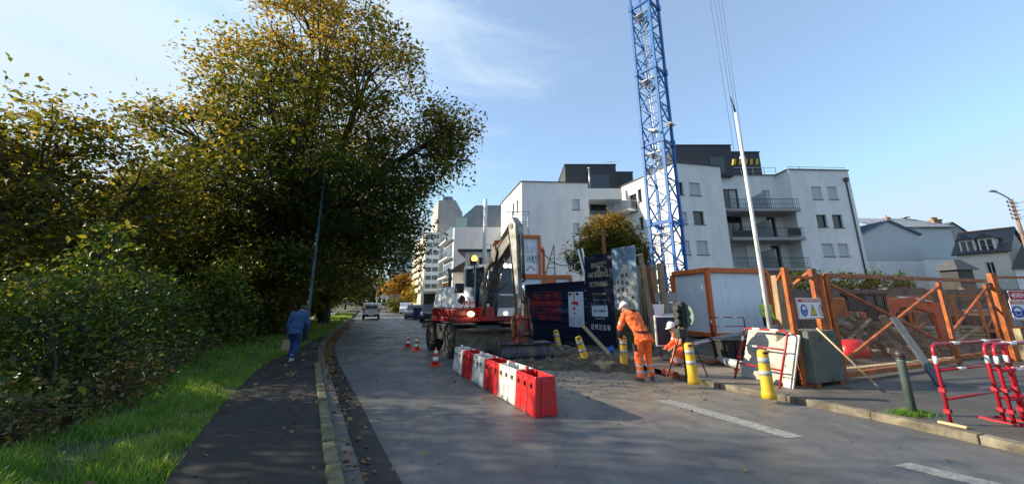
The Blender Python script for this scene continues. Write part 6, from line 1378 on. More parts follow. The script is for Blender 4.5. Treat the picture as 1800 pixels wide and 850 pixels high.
# cab: glazed box with white frame
cab = MB(); X0, X1, Y0, Y1, Z0, Z1 = -.14, 1.2, -1.28, .42, 1.22, 2.98
cab.bb((X0, Y0, Z0), (X1, Y1, 1.5)); cab.prism([V((X0 - .02, y, z)) for y, z in ((Y0 + .12, Z1 - .1), (Y0 + .25, Z1), (Y1 - .1, Z1 + .02), (Y1, Z1 - .1))], (X1 - X0 + .04, 0, 0))
for x in (X0 + .04, X1 - .04):
    cab.bar((x, Y0 + .04, 1.5), (x, Y0 + .16, Z1 - .05), .11, .11, (0, 1, 0)); cab.bar((x, Y1 - .05, 1.5), (x, Y1 - .05, Z1 - .08), .09, .09, (0, 1, 0)); cab.bar((x, -.38, 1.5), (x, -.36, Z1 - .08), .07, .07, (0, 1, 0))
cab.bar((X0 + .04, Y0 + .03, 1.94), (X1 - .04, Y0 + .03, 1.94), .05, .06)
cb_ = up(cab, 'cab', EW, bevel=.02)
mb = MB(); mb.prism([V((X0 + .06, y, z)) for y, z in ((Y0 + .05, 1.5), (Y0 + .16, Z1 - .1), (Y1 - .06, Z1 - .1), (Y1 - .06, 1.5))], (X1 - X0 - .12, 0, 0)); cg, Nn, Ln, P = newmat('cab_glass'); P.inputs['Base Color'].default_value = (.02, .045, .06, 1); P.inputs['Roughness'].default_value = .04; P.inputs['Alpha'].default_value = .82; mb.build('cab_glass', cg, cb_)
mb = MB(); mb.bb((.45, -.25, 1.5), (.9, .1, 1.75)); mb.box((.68, .08, 2.1), (.42, .1, .75)); mb.build('seat', BLACK, cb_, bevel=.04)
mb = MB(); mb.bar((.5, -1.2, 1.5), (.5, -1.0, 1.95), .05, .05); mb.wheel((.5, -1.0, 1.97), (0, .5, 1), .17, .03, 16, [(-.5, .85), (-.5, 1), (.5, 1), (.5, .85)]); mb.build('steering_wheel', BLACK, cb_)
mb = MB(); mb.tube([(.3, Y0 + .02, 2.0), (.75, Y0 + .06, 2.35)], .012, 5); mb.build('wiper', BLACK, cb_)
mb = MB(); mb.cyl((-.27, -.6, 2.2), (-.27, -.6, 3.1), .025); mb.cyl((-.27, -.6, 3.08), (-.27, -.6, 3.12), .09); bc = up(mb, 'beacon_pole', DARK)
mb = MB(); mb.ball((-.27, -.6, 3.2), (.10, .10, .12), 14, 8); mb.build('amber_beacon', mat('amber_beacon', (.9, .4, .04), .3, emit=((1, .40, .04), 3.0)), bc)
mb = MB(); mb.tube([(-.6, .6, 2.15), (-.6, .6, 2.75), (-.6, .75, 2.9)], .06, 10); up(mb, 'exhaust', DARK)
# boom in the plane x = bxo; q(f, z) is forward reach and height
bxo = -.06; Q = lambda f, z, dx=0.: V((bxo + dx, -f, z))
mb = MB(); mb.bb((-.32, -1.35, 1.08), (.2, -.7, 1.55)); mb.cyl((-.3, -1.15, 1.4), (.18, -1.15, 1.4), .16); up(mb, 'boom_foot', ER, bevel=.03)
def beam(pts, ws, ds, name, m, par=None):
    mb = MB(); vs = []; fs = []; n = len(pts)
    for i, (f, z) in enumerate(pts):
        a = V((0, -(pts[min(i + 1, n - 1)][0] - pts[max(i - 1, 0)][0]), pts[min(i + 1, n - 1)][1] - pts[max(i - 1, 0)][1])).normalized(); nn = V((0, a.z, -a.y))
        for sx, sn in ((-1, -1), (1, -1), (1, 1), (-1, 1)): vs.append(Q(f, z, sx * ws[i] / 2) + nn * (sn * ds[i] / 2))
    for i in range(n - 1):
        for k in range(4): k2 = (k + 1) % 4; fs.append((i * 4 + k, i * 4 + k2, i * 4 + 4 + k2, i * 4 + 4 + k))
    fs += [(3, 2, 1, 0), tuple((n - 1) * 4 + k for k in range(4))]; mb.add(vs, fs); return up(mb, name, m, par, .015)
bm = beam([(1.0, 1.38), (1.2, 2.1), (1.5, 2.75), (1.85, 3.18)], [.32, .38, .38, .34], [.34, .48, .45, .36], 'boom', EG)
bm2 = beam([(1.72, 3.02), (2.15, 3.34), (2.52, 3.62), (2.8, 3.97)], [.34, .36, .32, .26], [.40, .44, .38, .26], 'upper_boom', EG)
mb = MB()
for f, z, w_ in ((1.78, 3.1, .46), (2.78, 4.02, .36), (1.35, 2.4, .44)): mb.cyl(Q(f, z, -w_ / 2), Q(f, z, w_ / 2), .085, n=12)
up(mb, 'pivot_pin', DARK, bm) if False else mb.build('pivot_pin', DARK, bm)
def ram(p, q, r, name='hydraulic_ram', k=.58):
    mb = MB(); p, q = V(p), V(q); m_ = p.lerp(q, k); mb.cyl(p, m_, r); mb.cyl(m_ - (q - p).normalized() * .03, m_, r * 1.15); o = up(mb, name, EG)
    mb = MB(); mb.cyl(m_, q, r * .55); mb.build('chrome_rod', CHROME, o)
for dx in (-.24, .24): ram(Q(1.3, 1.25, dx), Q(1.62, 2.72, dx), .06)
ram(Q(1.45, 3.02), Q(2.52, 4.02), .065); ram(Q(2.0, 3.72, .0), Q(2.66, 4.3, .0), .06, k=.7)
beam([(2.66, 4.3), (2.8, 4.0), (2.86, 3.3), (2.92, 2.4), (2.97, 1.72)], [.24, .32, .32, .28, .24], [.2, .38, .36, .3, .22], 'dipper_arm', EG2)
ram(Q(3.08, 3.75), Q(3.2, 1.78), .062, k=.72)
mb = MB(); mb.tube([Q(1.2, 1.9, .2), Q(1.4, 2.7, .22), Q(1.75, 3.3, .2), Q(2.2, 3.75, .17), Q(2.6, 4.1, .16), Q(2.75, 3.9, .17), Q(2.8, 3.2, .16), Q(2.9, 2.2, .15), Q(3.0, 1.6, .14)], .022, 6)
mb.tube([Q(1.25, 1.9, -.2), Q(1.45, 2.65, -.22), Q(1.8, 3.2, -.2), Q(2.25, 3.6, -.17), Q(2.6, 3.9, -.17), Q(2.7, 3.5, -.16), Q(2.85, 2.4, -.16), Q(2.95, 1.6, -.16)], .022, 6)
mb.tube([Q(2.9, 1.9, .16), Q(3.05, 1.4, .2), Q(3.0, .95, .18)], .02, 6); mb.tube([Q(2.9, 1.95, -.16), Q(3.1, 1.5, -.2), Q(3.0, 1.0, -.2)], .02, 6); up(mb, 'hose', BLACK)
for dx in (.14, .34):
    mb = MB(); mb.ball(Q(1.72, 2.88, dx) + V((.1, -.16, .0)), (.07, .06, .07), 12, 8); up(mb, 'boom_lamp', LAMPW_GLINT)
mb = MB()
for dx in (-.24, .22): mb.prism([Q(f_, z_, dx) for f_, z_ in ((1.55, 2.85), (1.95, 2.98), (2.05, 3.3), (1.9, 3.5), (1.66, 3.3))], (.025, 0, 0))
up(mb, 'knuckle_plate', EG)
ram(Q(1.62, 2.62, .0) + V((0, -.28, 0)), Q(2.2, 3.2, .0), .055, k=.6)
# linkage, red tilting coupler and wide grading bucket
mb = MB()
for dx in (-.15, .15): mb.bar(Q(2.97, 1.74, dx), Q(3.2, 1.74, dx), .04, .12); mb.bar(Q(3.2, 1.78, dx), Q(3.16, 1.3, dx), .04, .12); mb.bar(Q(2.97, 1.74, dx), Q(2.95, 1.28, dx), .05, .14)
up(mb, 'linkage', EG)
CPL = mat('coupler_red', (.22, .014, .016), .5, var=.25, scale=4, dirt=(.09, .05, .035), dthr=(.42, .6), dscale=5)
mb = MB()
for dx in (-.19, .19): mb.prism([Q(f_, z_, dx - .02) for f_, z_ in ((2.86, 1.3), (3.22, 1.36), (3.28, 1.05), (3.2, .82), (2.9, .82), (2.84, 1.05))], (.04, 0, 0))
mb.box(Q(3.05, 1.02), (.34, .3, .3)); mb.loft([(Q(3.05, z), V((r_, 0, 0)), V((0, r_, 0))) for z, r_ in ((.88, .2), (.86, .24), (.76, .24), (.74, .2))], 20)
for dx in (-.22, .22): mb.prism([Q(f_, z_, dx - .015) for f_, z_ in ((2.85, .74), (3.25, .74), (3.22, .56), (3.05, .5), (2.88, .56))], (.03, 0, 0))
mb.cyl(Q(2.95, 1.24, -.24), Q(2.95, 1.24, .24), .05); mb.cyl(Q(3.18, 1.24, -.24), Q(3.18, 1.24, .24), .05); mb.box(Q(3.05, .64), (.36, .3, .14)); cpl = up(mb, 'tilt_coupler', CPL, bevel=.012)
mb = MB(); mb.cyl(Q(3.3, 1.1, -.16), Q(3.3, .7, -.2), .045); mb.cyl(Q(3.3, 1.1, .16), Q(3.3, .7, .2), .045); mb.build('tilt_ram', EG, cpl)
mb = MB(); mb.tube([Q(2.95, 1.25, .26), Q(3.0, 1.12, .34), Q(3.05, .9, .3)], .05, 8); mb.tube([Q(2.95, 1.25, -.24), Q(3.0, 1.1, -.3), Q(3.05, .8, -.28), Q(3.0, .65, -.2)], .045, 8); mb.build('coupler_fitting', RUST, cpl)
bk = MB(); prf = []
for k in range(9): a = R(-85 + k * 20); prf.append((3.05 + .33 * math.cos(a), .22 + .30 * math.sin(a)))
prf = [(2.62, -.04)] + prf + [(2.75, .52)]
thick = [(f * .955 + 3.0 * .045 - .0, lerp(z, .22, .07)) for f, z in prf]
HB = .76; n = len(prf); vs = []
for x in (-HB, HB):
    vs += [V((x, -f, z)) for f, z in prf]
for x in (-HB, HB): vs += [V((x, -f, z)) for f, z in thick]
fs = []
for i in range(n - 1): fs += [(i, i + 1, n + i + 1, n + i), (2 * n + i, 3 * n + i, 3 * n + i + 1, 2 * n + i + 1)]
bk.add(vs, fs)
for x in (-HB - .02, HB): bk.prism([V((x, -f, z)) for f, z in prf], (.02, 0, 0))
bo = bk.build('bucket', DKB, ex); bo.location = (bxo + .1, 0, 0)
# rotate the bucket a little about its coupler
c_ = V((bxo + .1, -3.05, 0)); rzb = UP - R(20); bo.rotation_euler = (0, 0, rzb); pv = Matrix.Rotation(UP, 3, 'Z') @ V((bxo, -3.05, 0)); bo.location = pv - Matrix.Rotation(rzb, 3, 'Z') @ V((0, -3.05, 0)) + V((.1, 0, .02))
mb = MB(); mb.bb((-HB, -3.3, .5), (HB, -2.75, .54)); mb.bb((-.22, -3.2, .54), (.22, -2.85, .62)); mb.build('bucket_top', DKB, bo)
# ================================================================ dug earth
DIRT = mat('dug_earth', (.10, .075, .047), .95, var=.4, scale=3, bump=1., bscale=9, dirt=(.045, .035, .024), dthr=(.45, .6), dscale=5)
SAND = mat('sandy_heap', (.27, .20, .115), .95, var=.3, scale=4, bump=1., bscale=12, dirt=(.12, .09, .06), dthr=(.5, .65), dscale=5)
def bumpf(cs, nz=.12, s=2.2, base=-.06):
    return lambda x, y: base + sum(h * math.exp(-((x - cx) / rx) ** 2 - ((y - cy) / ry) ** 2) for cx, cy, rx, ry, h in cs) + nz * fb(x, y, s) * min(1, sum(math.exp(-((x - cx) / rx / 1.4) ** 2 - ((y - cy) / ry / 1.4) ** 2) for cx, cy, rx, ry, h in cs))
o = heap('dug_earth', -.9, 3.9, 8.8, 13.6, bumpf([(.9, 10.9, 1.4, .8, .16), (2.2, 10.6, .9, .55, .22), (1.9, 12.3, 1.0, .8, .35), (.4, 12.2, 1.0, .7, .2), (3.0, 11.2, .6, .9, .2), (2.9, 9.9, .6, .3, .1)]), DIRT, 110, 110); tag(o, 'brown dug earth spread between the bucket and the yellow bollards', 'earth', kind='stuff')
o = heap('sand_heap', 1.75, 3.35, 9.5, 11.3, bumpf([(2.45, 10.35, .42, .32, .26)], .08, 4), SAND, 40, 40); tag(o, 'small pale sandy heap at the kerb end left of the standing worker', 'heap', kind='stuff')
xl, xr = at(1475, 600, 12).x, at(1668, 600, 12).x
o = heap('earth_mound', xl - .8, xr + 1.0, 11.0, 14.2, bumpf([(lerp(xl, xr, .35), 12.4, 1.3, .7, .95), (lerp(xl, xr, .72), 12.6, 1.0, .7, .6), (lerp(xl, xr, .1), 12.2, .7, .5, .45)], .38, 1.6, .02), DIRT, 90, 70); tag(o, 'tall rough mound of dark earth and rubble behind the orange gate', 'heap', kind='stuff')
p = at(1310, 590, 12.4); o = heap('earth_mound', p.x - 1.0, p.x + 1.3, 11.6, 13.2, bumpf([(p.x, 12.4, .55, .35, .5), (p.x + .5, 12.5, .4, .3, .35)], .15, 2.5, .08), DIRT, 44, 36); tag(o, 'small earth heap in front of the grey cabin behind the leaning frame', 'heap', kind='stuff')
# rubble stones on the mounds
# ================================================================ compact excavator behind the gate
OR2 = mat('machine_orange_red', (.60, .075, .02), .45, var=.15, dirt=(.25, .09, .06), dthr=(.55, .8))
px_ = lambda x, y: at(x, y, 13.9)
o0 = px_(1525, 600); me_ = thing('compact_excavator', 'orange red compact excavator with black cab behind the earth mound', 'excavator', (o0.x, 13.9, .12))
LQ = lambda x, y: px_(x, y) - V((o0.x, 13.9, .12))
for y in (-.5, .5):
    mb = MB(); mb.prism([V((x, y - .15, z)) for x, z in ((-.8, .25), (-.65, .05), (.65, .05), (.8, .25), (.65, .48), (-.65, .48))], (0, .3, 0)); mb.build('track', BLACK, me_, bevel=.03)
mb = MB(); mb.bb((-.75, -.55, .5), (.75, .55, .82)); mb.build('deck', OR2, me_, bevel=.05); mb = MB(); mb.bb((-.95, -.6, .8), (-.35, .6, 1.25)); mb.build('engine_cover', OR2, me_, bevel=.08)
a, b = LQ(1498, 517), LQ(1549, 580); mb = MB(); zt, zb = a.z, .8
for x in (a.x + .04, b.x - .04, lerp(a.x, b.x, .55)):
    for y in (-.42, .42): mb.bar((x, y, zb), (x, y, zt), .07, .07)
mb.bb((a.x - .05, -.48, zt - .05), (b.x + .05, .48, zt + .05)); mb.build('cab', BLACK, me_, bevel=.015)
mb = MB(); mb.bb((a.x + .06, -.4, zb), (b.x - .06, .4, zt - .06)); mb.build('cab_glass', cg, me_)
pts = [LQ(1556, 565), LQ(1572, 532), LQ(1600, 530), LQ(1642, 548)]; mb = MB(); vs = []; fs = []
for i, (p, wd) in enumerate(zip(pts, (.16, .34, .36, .18))):
    dd = (pts[min(i + 1, 3)] - pts[max(i - 1, 0)]).normalized(); nn = V((-dd.z, 0, dd.x))
    for sy, sn in ((-1, -1), (1, -1), (1, 1), (-1, 1)): vs.append(p + nn * (sn * wd / 2) + V((0, sy * .1, 0)))
for i in range(3):
    for k in range(4): fs.append((i * 4 + k, i * 4 + (k + 1) % 4, i * 4 + 4 + (k + 1) % 4, i * 4 + 4 + k))
fs += [(3, 2, 1, 0), (12, 13, 14, 15)]; mb.add(vs, fs); mb.build('boom', OR2, me_, bevel=.01)
mb = MB(); mb.prism([LQ(x, y) + V((0, -.07, 0)) for x, y in ((1632, 530), (1648, 532), (1668, 606), (1658, 610))], (0, .14, 0)); mb.build('dipper_arm', OR2, me_, bevel=.01)
mb = MB(); mb.cyl(LQ(1578, 522), LQ(1622, 527), .05); mb.cyl(LQ(1610, 526), LQ(1638, 530), .03); mb.build('hydraulic_ram', CHROME, me_)
mb = MB(); c = LQ(1655, 618); mb.prism([c + V((x, -.25, z)) for x, z in ((-.25, .15), (.15, .2), (.28, -.05), (.1, -.28), (-.2, -.25), (-.05, -.05))], (0, .5, 0)); mb.build('bucket', RUST, me_, bevel=.01)
a = at(1476, 555, 13.2); t = thing('storage_box', 'orange steel cabinet seen through the gate mesh left of the compact excavator', 'cabinet', (a.x - .3, 13.2, .1))
mb = MB(); mb.bb((-.1, 0, 0), (.6, .6, 1.75)); mb.build('body', OR2 if False else ORNG, t, bevel=.01); mb = MB(); mb.bb((-.04, -.02, .95), (.54, -.002, 1.68)); mb.bb((-.04, -.02, .1), (.54, -.002, .88)); mb.build('door', GOR, t)
a = at(1500, 606, 11.3); t = thing('red_tank', 'bright red plastic tank in front of the mound behind the gate', 'tank', (a.x, 11.3, .12), R(12))
mb = MB(); mb.loft([(V((0, 0, z_)), V((rx_, 0, 0)), V((0, ry_, 0))) for z_, rx_, ry_ in ((0, .42, .26), (.12, .46, .3), (.38, .42, .27), (.5, .28, .2), (.53, .1, .08))], 16); mb.build('body', PRED, t); mb = MB(); mb.tube([(-.14, 0, .5), (-.12, 0, .6), (.12, 0, .6), (.14, 0, .5)], .02, 8); mb.build('handle', DARK, t)
for i, (x, Y, lab) in enumerate(((1722, 15.5, 'orange steel stillage standing in the dig behind the right end of the gate'), (1600, 17.5, 'orange steel stillage far behind the compact excavator boom'))):
    a = at(x, 540, Y); t = thing('steel_stillage', lab, 'stillage', (a.x, Y, .1), R(5), 'orange stillages in the dig'); mb = MB()
    for xx in (-.6, .6):
        for yy in (-.4, .4): mb.bar((xx, yy, 0), (xx, yy, 1.9), .07, .07)
    for z in (.5, 1.2, 1.85):
        for yy in (-.4, .4): mb.bar((-.6, yy, z), (.6, yy, z), .06, .06)
        for xx in (-.6, .6): mb.bar((xx, -.4, z), (xx, .4, z), .06, .06)
    mb.bar((-.6, -.4, .5), (.6, -.4, 1.85), .04, .04); mb.build('frame', ORNG, t); mb = MB(); mb.bb((-.55, -.35, .5), (.55, .35, .56)); mb.build('tray', RUST, t)
for i in range(4):
    a = at(1560 + i * 46, 600, 14.8 + .5 * (i % 2)); t = MB()
    for k in range(5): t.box((0, 0, .1 + k * .13), (1.0 - .05 * (k % 2), .6, .1), random.uniform(-.06, .06))
    o = t.build('timber_stack', WOOD if i % 2 else CONC); o.location = (a.x, a.y, .12)
    tag(o, ['stack of grey slabs just right of the earth mound in the dig', 'stack of rough timbers behind the compact excavator arm', 'stack of grey slabs behind the middle stile of the gate', 'stack of rough timbers nearest the right gate post'][i], 'stack', 'stacks in the dig')

for i, (px, Y, w_, h_, m_, lab) in enumerate(((1500, 16.0, 1.6, 1.3, DARK, 'dark steel skip behind the orange cabinet in the dig'), (1545, 18.5, 2.2, 1.5, NAVY, 'blue black container box far behind the compact excavator'), (1690, 16.5, 1.4, 1.0, DARK, 'dark steel skip behind the right bay of the gate'), (1760, 17.5, 2.0, 1.2, CONC, 'grey concrete culvert piece stored behind the thick gate post'))):
    p = at(px, 560, Y); t = thing('skip' if m_ is DARK else 'storage_container' if m_ is NAVY else 'culvert', lab, 'site equipment', (p.x, Y, .12), R(random.uniform(-12, 12)))
    mb = MB(); mb.box((0, 0, h_ / 2), (w_, 1.0, h_), top=(1.1, 1.1) if m_ is DARK else (1, 1)); mb.build('shell', m_, t, bevel=.02)
    mb = MB(); mb.box((0, 0, h_ + .02), (w_ * (1.14 if m_ is DARK else 1.02), 1.15, .06)); mb.build('rim', RUST if m_ is DARK else STEEL, t)
    for k in range(4): mb = MB(); mb.box((-w_ * .4 + k * w_ * .27, -.54, h_ * .45), (.06, .06, h_ * .8)); mb.build('rib', m_, t)
for i in range(3):
    a = at(1480 + i * 95, 610, 11.6 + i * .5); b_ = at(1530 + i * 95, 560 + i * 8, 12.2 + i * .5)
    prop('scrap_timber', ['rough timber sticking out of the earth mound on its left', 'rough timber sticking out of the middle of the earth mound', 'rough timber lying at the right end of the earth mound'][i], 'timber', a, b_, .09, WOOD if i != 1 else RUST, .06, group='timbers in the mound')
stn = []
for k in range(240):
    x = random.uniform(xl - .6, xr + .8); y = random.uniform(11.3, 13.4); stn.append((x, y))
mb = MB(); fz = bumpf([(lerp(xl, xr, .35), 12.4, 1.3, .7, .95), (lerp(xl, xr, .72), 12.6, 1.0, .7, .6), (lerp(xl, xr, .1), 12.2, .7, .5, .45)], .38, 1.6, .02)
for x, y in stn:
    r_ = .03 + .13 * random.random() ** 2.5; mb.box((x, y, fz(x, y) + r_ * .3), (r_ * 2, r_ * 1.5, r_ * 1.2), Matrix.Rotation(random.random() * 6, 3, 'Z') @ Matrix.Rotation(random.random() * 2, 3, 'X'), top=(.7, .7))
for k in range(260):
    x = random.uniform(-.6, 3.6); y = random.uniform(9.2, 13.2); r_ = .015 + .06 * random.random() ** 3; z = bumpf([(.9, 10.9, 1.4, .8, .16), (2.2, 10.6, .9, .55, .22), (1.9, 12.3, 1.0, .8, .35), (.4, 12.2, 1.0, .7, .2), (3.0, 11.2, .6, .9, .2), (2.9, 9.9, .6, .3, .1)])(x, y)
    if z > .0: mb.box((x, y, z + r_ * .3), (r_ * 2, r_ * 1.5, r_ * 1.2), Matrix.Rotation(random.random() * 6, 3, 'Z') @ Matrix.Rotation(random.random() * 2, 3, 'X'), top=(.7, .7))
tag(mb.build('rubble', mat('rubble_stone', (.17, .145, .115), .9, var=.4, scale=3)), 'loose stones and clods scattered over the dug earth and mound', 'rubble', kind='stuff')
# grit and clods on the road by the dig
mb = MB()
for k in range(420):
    x, y = 2.0 + random.gauss(0, 1.7), 8.4 + random.gauss(0, 1.1); r_ = .006 + .018 * random.random() ** 2
    if x < interp(KERBR, y) - .1: mb.box((x, y, r_ * .5), (r_ * 2.2, r_ * 1.6, r_), random.random() * 6, top=(.6, .6))
tag(mb.build('road_grit', mat('grit', (.12, .10, .075), .9, var=.4)), 'scattered grit and small clods on the road in front of the dig', 'grit', kind='stuff')
# ================================================================ people
SKIN = mat('skin', (.42, .24, .16), .55, var=.06); HAIR = mat('dark_hair', (.02, .014, .01), .6, var=.2)
HIO = mat('hi_vis_orange', (.95, .15, .03), .75, var=.08, scale=10, bump=.25, bscale=22); NAVYC = mat('navy_cloth', (.018, .02, .04), .85, var=.15)
REFL = mat('reflective_tape', (.40, .40, .42), .3, .1, var=.06); HELM = mat('white_helmet', (.72, .72, .70), .3, var=.03); BOOT = mat('dusty_boot', (.07, .06, .05), .8, var=.25)
DENIM = mat('blue_jacket', (.022, .075, .18), .85, var=.14, scale=9, bump=.3, bscale=18); JEANS = mat('blue_trousers', (.012, .032, .11), .9, var=.15, scale=8, bump=.2, bscale=20)
HIY = mat('hi_vis_yellow', (.55, .72, .06), .75, var=.08)
def dirn(a, b): return (V(b) - V(a)).normalized()
def limb(mb, pts, rs, n=12):
    P = []; Rr = []
    for i in range(len(pts) - 1):
        for k in range(4): P.append(V(pts[i]).lerp(V(pts[i + 1]), k / 4)); Rr.append(lerp(rs[i], rs[i + 1], k / 4))
    P.append(V(pts[-1])); Rr.append(rs[-1]); mb.tube(P, Rr, n)
    for p, r in zip(pts, rs): mb.ball(p, r, 10, 8)
def hand(mb, wr, d, side, palm, curl=.5, s=1.):
    # wr wrist, d pointing down the hand, side towards the thumb, palm the way the palm looks
    wr, d, side, palm = V(wr), V(d).normalized(), V(side).normalized(), V(palm).normalized()
    k = wr + d * .085 * s
    mb.loft([(wr - d * .02, side * .026 * s, palm * .02 * s), (wr + d * .03 * s, side * .036 * s, palm * .016 * s), (k, side * .042 * s, palm * .014 * s), (k + d * .012 * s, side * .036 * s, palm * .011 * s)], 10)
    for i, L_ in enumerate((.072, .08, .074, .058)):
        b = k + side * ((.03 - .02 * i) * s) - d * .01; pts = [b]; dd = d
        for j, f in enumerate((.45, .32, .25)):
            a = curl * (.55 + .35 * j); dd = (d * math.cos(a) + palm * math.sin(a)).normalized(); pts.append(pts[-1] + dd * L_ * f * s)
        mb.tube(pts, [.0095 * s, .009 * s, .0085 * s, .0065 * s], 7)
    b = wr + d * .025 * s + side * .03 * s; mb.tube([b, b + (side * .7 + d * .7).normalized() * .04 * s, b + (side * .55 + d * .8 + palm * .35).normalized() * .07 * s], [.013 * s, .011 * s, .008 * s], 8)
def person(label, loc, rz, J, outfit, hair=False, helmet=True, band=True, sleeve=1.0, group=None, extra=None, bulk=1.):
    t = thing('person', label, 'person', loc, rz, group); J = {k: V(v) for k, v in J.items()}
    pel, ch, nk, hd, fc = J['pelvis'], J['chest'], J['neck'], J['head'], J['face'].normalized()
    rt = (J['shR'] - J['shL']).normalized(); hr = (J['hipR'] - J['hipL']).normalized()
    sp = (nk - pel).normalized(); fr = sp.cross(rt).normalized() * -1 if False else rt.cross(sp).normalized() * 1
    upv = (hd - nk).normalized(); upv = (upv - fc * upv.dot(fc) * .6).normalized(); hs = fc.cross(upv).normalized(); upv = hs.cross(fc).normalized()
    def torso(mb, g, lo=0.):
        secs = []
        for p, rx, ry in ((pel - sp * .06, .15, .105), (pel + sp * .04, .165, .115), (pel.lerp(ch, .45), .145, .105), (pel.lerp(ch, .8), .165, .118), (ch, .185, .122), (ch.lerp(nk, .45), .185, .105), (ch.lerp(nk, .8), .12, .075), (nk, .062, .058)):
            ax = hr.lerp(rt, min(1, max(0, (p - pel).dot(sp) / max(.01, (ch - pel).length)))).normalized(); f_ = (fr - ax * fr.dot(ax)).normalized(); secs.append((p, ax * (rx + g), f_ * (ry + g)))
        mb.loft(secs, 16)
    b = MB(); torso(b, -.004)
    b.tube([nk - sp * .03, nk, nk.lerp(hd, .55)], [.06, .054, .052], 12)
    hrad = ((hs, .072), (fc, .092), (upv, .108))
    secs = []
    for i in range(11):
        a = lerp(-1.45, 1.5, i / 10); k = math.cos(a) * (1 if a > -.3 else lerp(.82, 1, (a + 1.45) / 1.15)); secs.append((hd + upv * (.112 * math.sin(a)) + fc * (.012 if a < -.2 else 0), hs * (.073 * k), fc * (.093 * k)))
    b.loft(secs, 16)
    b.tube([hd + fc * .085 + upv * .02, hd + fc * .105 - upv * .02, hd + fc * .09 - upv * .03], [.009, .016, .012], 8)
    b.ball(hd + fc * .075 - upv * .085, .025, 8, 6); b.tube([hd + fc * .088 - upv * .052 - hs * .02, hd + fc * .094 - upv * .05, hd + fc * .088 - upv * .052 + hs * .02], .007, 6)
    for s_ in (-1, 1):
        b.loft([(hd + hs * (s_ * .068) - fc * .005 + upv * .03, fc * .012, upv * .01), (hd + hs * (s_ * .08) - fc * .012, fc * .02, upv * .03), (hd + hs * (s_ * .07) - fc * .005 - upv * .03, fc * .01, upv * .01)], 8)
    for S_ in 'LR':
        limb(b, [J['sh' + S_], J['el' + S_], J['wr' + S_]], [.05, .04, .028]); limb(b, [J['hip' + S_], J['kn' + S_], J['an' + S_]], [.082, .056, .042])
        q = J['hand' + S_]; dd = dirn(J['wr' + S_], q); inn = (rt if S_ == 'L' else -rt); fwd = J.get('thumb' + S_, fc)
        fwd = (fwd - dd * fwd.dot(dd)).normalized(); inn = (inn - dd * inn.dot(dd) - fwd * inn.dot(fwd)).normalized(); hand(b, J['wr' + S_], dd, fwd, inn, J.get('curl', V((.6, 0, 0))).x)
    body = b.build('body', SKIN, t, mods='skin')
    for s_ in (-1, 1):
        e = MB(); e.ball(hd + fc * .083 + hs * (s_ * .031) + upv * .018, (.011, .011, .009), 8, 6); e.build('eye', BLACK, t)
    j = MB(); torso(j, .022 * bulk)
    for S_ in 'LR': limb(j, [J['sh' + S_], J['el' + S_], J['el' + S_].lerp(J['wr' + S_], sleeve)], [.075 * bulk, .064 * bulk, .05 * bulk])
    j.loft([(pel - sp * .16, hr * .178 * bulk, (sp.cross(hr)) * .132 * bulk), (pel - sp * .05, hr * .182 * bulk, (sp.cross(hr)) * .14 * bulk), (pel + sp * .1, hr * .175 * bulk, (sp.cross(hr)) * .135 * bulk)], 16) if outfit.get('hem') else None
    j.loft([(nk - sp * .03, rt * .085, fr * .08), (nk + sp * .035, rt * .068, fr * .066)], 12)
    jk = j.build('jacket', outfit['jacket'], t, mods='body')
    r = MB()
    r.loft([(pel + sp * .1, hr * .172, sp.cross(hr) * .13), (pel, hr * .182, sp.cross(hr) * .14), (pel - sp * .1, hr * .175, sp.cross(hr) * .13)], 16)
    for S_ in 'LR': limb(r, [J['hip' + S_], J['kn' + S_], J['an' + S_] + V((0, 0, .03))], [.105 * bulk, .085 * bulk, .072 * bulk])
    tr_ = r.build('trousers', outfit['trousers'], t, mods='body')
    for S_ in 'LR':
        an, toe = J['an' + S_], J['toe' + S_]; d = (toe - an); d.z = 0; d.normalize(); u = V((-d.y, d.x, 0)); f0 = V((an.x, an.y, an.z - .07)); lift = V((0, 0, 0))
        k = MB(); k.loft([(an + V((0, 0, .08)), u * .05, d * .055), (an - V((0, 0, .01)), u * .05, d * .06), (f0 + d * .02 + V((0, 0, .02)), u * .052, d * .105), (f0 + d * .045 - V((0, 0, .005)), u * .05, d * .135), (f0 + d * .045 - V((0, 0, .025)), u * .048, d * .135)], 14)
        k.loft([(f0 + d * .06 + V((0, 0, .035)), u * .04, d * .09), (f0 + d * .06 - V((0, 0, .02)), u * .047, d * .12)], 12); k.build('shoe', outfit['shoe'], t)
    if helmet:
        k = MB(); c = hd + upv * .035 - fc * .005
        secs = [(c + upv * (.118 * math.sin(a)), hs * (.1 * math.cos(a)), fc * (.125 * math.cos(a))) for a in (0, .25, .5, .8, 1.1, 1.35, 1.55)]; k.loft(secs, 20)
        k.tube([c + upv * .118 - fc * .06, c + upv * .126, c + upv * .112 + fc * .07], .014, 8); hm = k.build('helmet', HELM, t)
        k = MB(); k.loft([(c + fc * .03 - upv * .004, hs * .108, fc * .145), (c + fc * .035 + upv * .008, hs * .105, fc * .14)], 20); k.build('brim', HELM, hm)
    if hair:
        k = MB(); c = hd - fc * .014 + upv * .012
        k.loft([(c + upv * (.115 * math.sin(a)) - fc * (.02 if a < 0 else 0), hs * (.084 * math.cos(a) + .002), fc * (.098 * math.cos(a))) for a in (-.85, -.5, -.1, .3, .7, 1.1, 1.5)], 16); k.build('hair', HAIR, t, mods='body')
